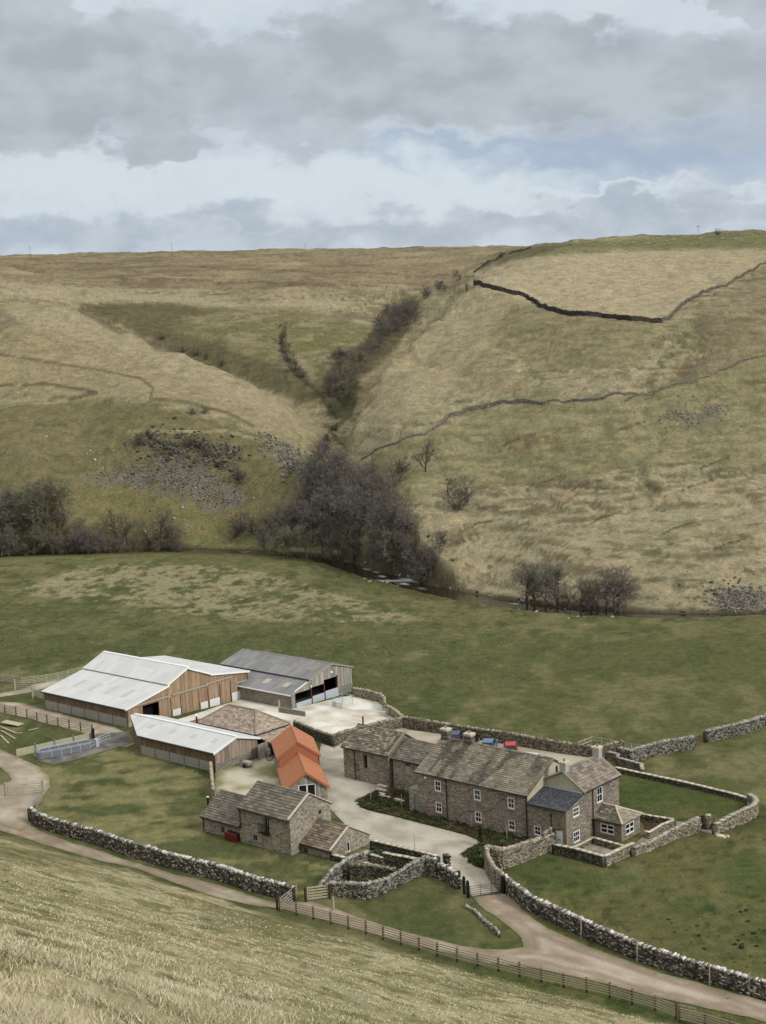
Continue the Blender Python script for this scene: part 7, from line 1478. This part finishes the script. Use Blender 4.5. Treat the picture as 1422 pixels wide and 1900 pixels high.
rocks('scree', 'grey stones of the scree slope on the left hillside', [([(170, 890), (300, 850), (345, 860), (440, 905), (455, 930), (400, 940), (300, 905)], 1.0)], 4200, (.10, .45), GR, 360, 5)
rocks('scree', 'broken rock ribs along the edge of the left spur', [([(490, 800), (520, 812), (600, 885), (570, 895), (520, 850)], 1.0)], 900, (.2, .8), [(.16, .15, .13), (.12, .11, .09), (.24, .225, .20)], 370, 6, .9)
rocks('crag_rubble', 'dark crag blocks above the scree', [([(250, 815), (330, 805), (420, 825), (450, 850), (440, 875), (340, 850), (260, 835)], 1.0)], 620, (.25, 1.3), [(.095, .088, .07), (.13, .12, .10), (.06, .055, .045), (.16, .15, .125)], 370, 7, .55)
rocks('scree', 'small grey stony patch high on the right hillside', [([(1245, 765), (1275, 770), (1275, 785), (1250, 785)], .5), ([(1305, 750), (1338, 745), (1338, 782), (1318, 775)], .5)], 420, (.12, .5), GR, 330, 8)
rocks('scree', 'grey stones at the hill foot by the right edge', [([(1320, 1100), (1422, 1098), (1422, 1130), (1325, 1132)], 1.0)], 900, (.15, .6), GR, 262, 9)
rocks('scattered_rocks', 'pale stones scattered over the left hillside and hollows', [([(0, 770), (200, 790), (260, 940), (60, 960), (0, 930)], .6), ([(280, 930), (440, 950), (430, 1000), (300, 990)], .4)], 50, (.25, .8), [(.40, .39, .35), (.30, .29, .26)], 360, 10)
rocks('river_rubble', 'dark boulders and pale stones along the river', [([(640, 1052), (700, 1060), (780, 1090), (860, 1106), (850, 1114), (760, 1094), (690, 1074)], .6), ([(860, 1108), (1000, 1130), (1150, 1140), (1150, 1146), (1000, 1138), (870, 1118)], .4)], 520, (.2, .8), [(.06, .055, .048), (.10, .09, .075), (.32, .31, .28)], 262, 11)
rocks('mud_clods', 'dark clods scattered over the green field at right', [([(1290, 1680), (1420, 1700), (1422, 1790), (1330, 1760), (1280, 1720)], 1.0)], 54, (.2, .5), [(.028, .03, .016)], 100, 12, .35, near_h)

# ------------------------------------------------------------------ grass
HARD = [[tuple(p) for p in GP(q)] for q in (
    [(-80, 1448), (60, 1490), (95, 1440), (36, 1400), (-80, 1355), (-80, 1300), (240, 1355), (262, 1400), (60, 1420), (56, 1534), (110, 1556), (183, 1578), (256, 1603), (329, 1624), (402, 1641), (475, 1665), (520, 1678), (578, 1673), (669, 1704), (770, 1735), (861, 1756), (937, 1763), (973, 1758), (937, 1714), (876, 1664), (934, 1658), (973, 1692), (1105, 1763), (1230, 1807), (1422, 1859), (1500, 1900), (1422, 1897), (1216, 1850), (1095, 1820), (905, 1786), (669, 1727), (475, 1681), (256, 1613), (51, 1558), (-80, 1515)],
    [(80, 1300), (460, 1290), (545, 1290), (655, 1280), (715, 1300), (760, 1345), (1100, 1405), (1100, 1430), (1150, 1520), (1190, 1560), (1124, 1606), (1030, 1590), (943, 1582), (905, 1620), (934, 1658), (870, 1664), (812, 1600), (684, 1560), (690, 1600), (620, 1600), (380, 1556), (376, 1480), (260, 1400), (240, 1350)])]
def grass(name, label, n, t0, t1, a0, a1, hgt, wdt, cols, smin, smax, seed, blades=4, power=1.0):
    rng = np.random.default_rng(seed); az = np.radians(rng.uniform(a0, a1, n)); t = np.exp(rng.uniform(math.log(t0), math.log(t1), n)); x, y = t * np.sin(az), t * np.cos(az); s = slope_s(x, y); q = (s > smin) & (s < smax)
    if smin < 0:
        for h_ in HARD: q &= ~in_poly(x, y, h_)
    x, y, s, t = x[q], y[q], s[q], t[q]; cl = fbm(x / 1.1, y / 1.1, 77, 3); q = rng.random(len(x)) < sstep(cl, .30, .62) * .85 + .15; x, y, s, t, cl = x[q], y[q], s[q], t[q], cl[q]; n = len(x)
    z = ground_h(x, y); g2 = fbm(x / 6, y / 6, 83, 3); g1 = fbm(x / 1.5, y / 1.5, 81, 5, .6); k = blades; X = np.repeat(x, k) + rng.normal(0, .07, n * k); Y = np.repeat(y, k) + rng.normal(0, .07, n * k); Zb = np.repeat(z, k) - .03
    H = hgt * rng.uniform(.5, 1.25, n * k) * np.repeat((.4 + 1.3 * cl) * (1 - .5 * sstep(t, 18, 55)), k); a = rng.uniform(0, 6.283, n * k); lean = rng.uniform(.5, 2.2, n * k); cl = np.repeat(cl, 1); D = np.stack([np.cos(a) * lean + .08, np.sin(a) * lean, np.ones(n * k)], -1); D /= np.linalg.norm(D, axis=1)[:, None]
    b = a + 1.57 + rng.normal(0, .5, n * k); w = wdt * np.repeat(np.clip(t / 45, .35, 2.0), k) * rng.uniform(.6, 1.4, n * k); S = np.stack([np.cos(b), np.sin(b), b * 0], -1) * w[:, None] / 2; P = np.stack([X, Y, Zb], -1)
    T = P + D * H[:, None]; V_ = np.stack([P - S, P + S, T], 1).reshape(-1, 3); m = rng.random(n * k); G2 = np.repeat(sstep(g2, .45, .62) * .6 + sstep(g1, .45, .60) * .6, k)
    c = np.where((m < G2 * .85)[:, None], np.array(cols[1]), np.where((m > .985)[:, None], np.array(cols[2]), np.array(cols[0]))) * np.repeat(rng.uniform(.82, 1.15, n), k)[:, None] * rng.uniform(.85, 1.12, n * k)[:, None]
    og = np.array([x.mean(), y.mean(), z.mean()]); me = np_mesh(name, V_ - og, np.arange(3 * n * k).reshape(-1, 3), M['blades'], np.repeat(c, 3, 0)); tag(link_mesh(name, me, None, og), label, None, None, 'stuff')
grass('grass', 'rough straw coloured moor grass on the slope below the camera', 190000, 8, 128, -18, 18, .17, .042, [(.52, .465, .315), (.26, .25, .125), (.50, .455, .31)], .4, 95, 21, 4)
grass('grass', 'tussocks and short grass round the farm and along the track verges', 42000, 108, 200, -16.5, 16.5, .11, .07, [(.165, .165, .075), (.110, .122, .048), (.24, .22, .12)], -75, .4, 22, 3)
grass('grass', 'pale rushy tufts on the far side of the field', 26000, 225, 330, -16.5, 5, .30, .07, [(.30, .26, .16), (.13, .125, .05), (.34, .30, .19)], -400, -60, 23, 3)
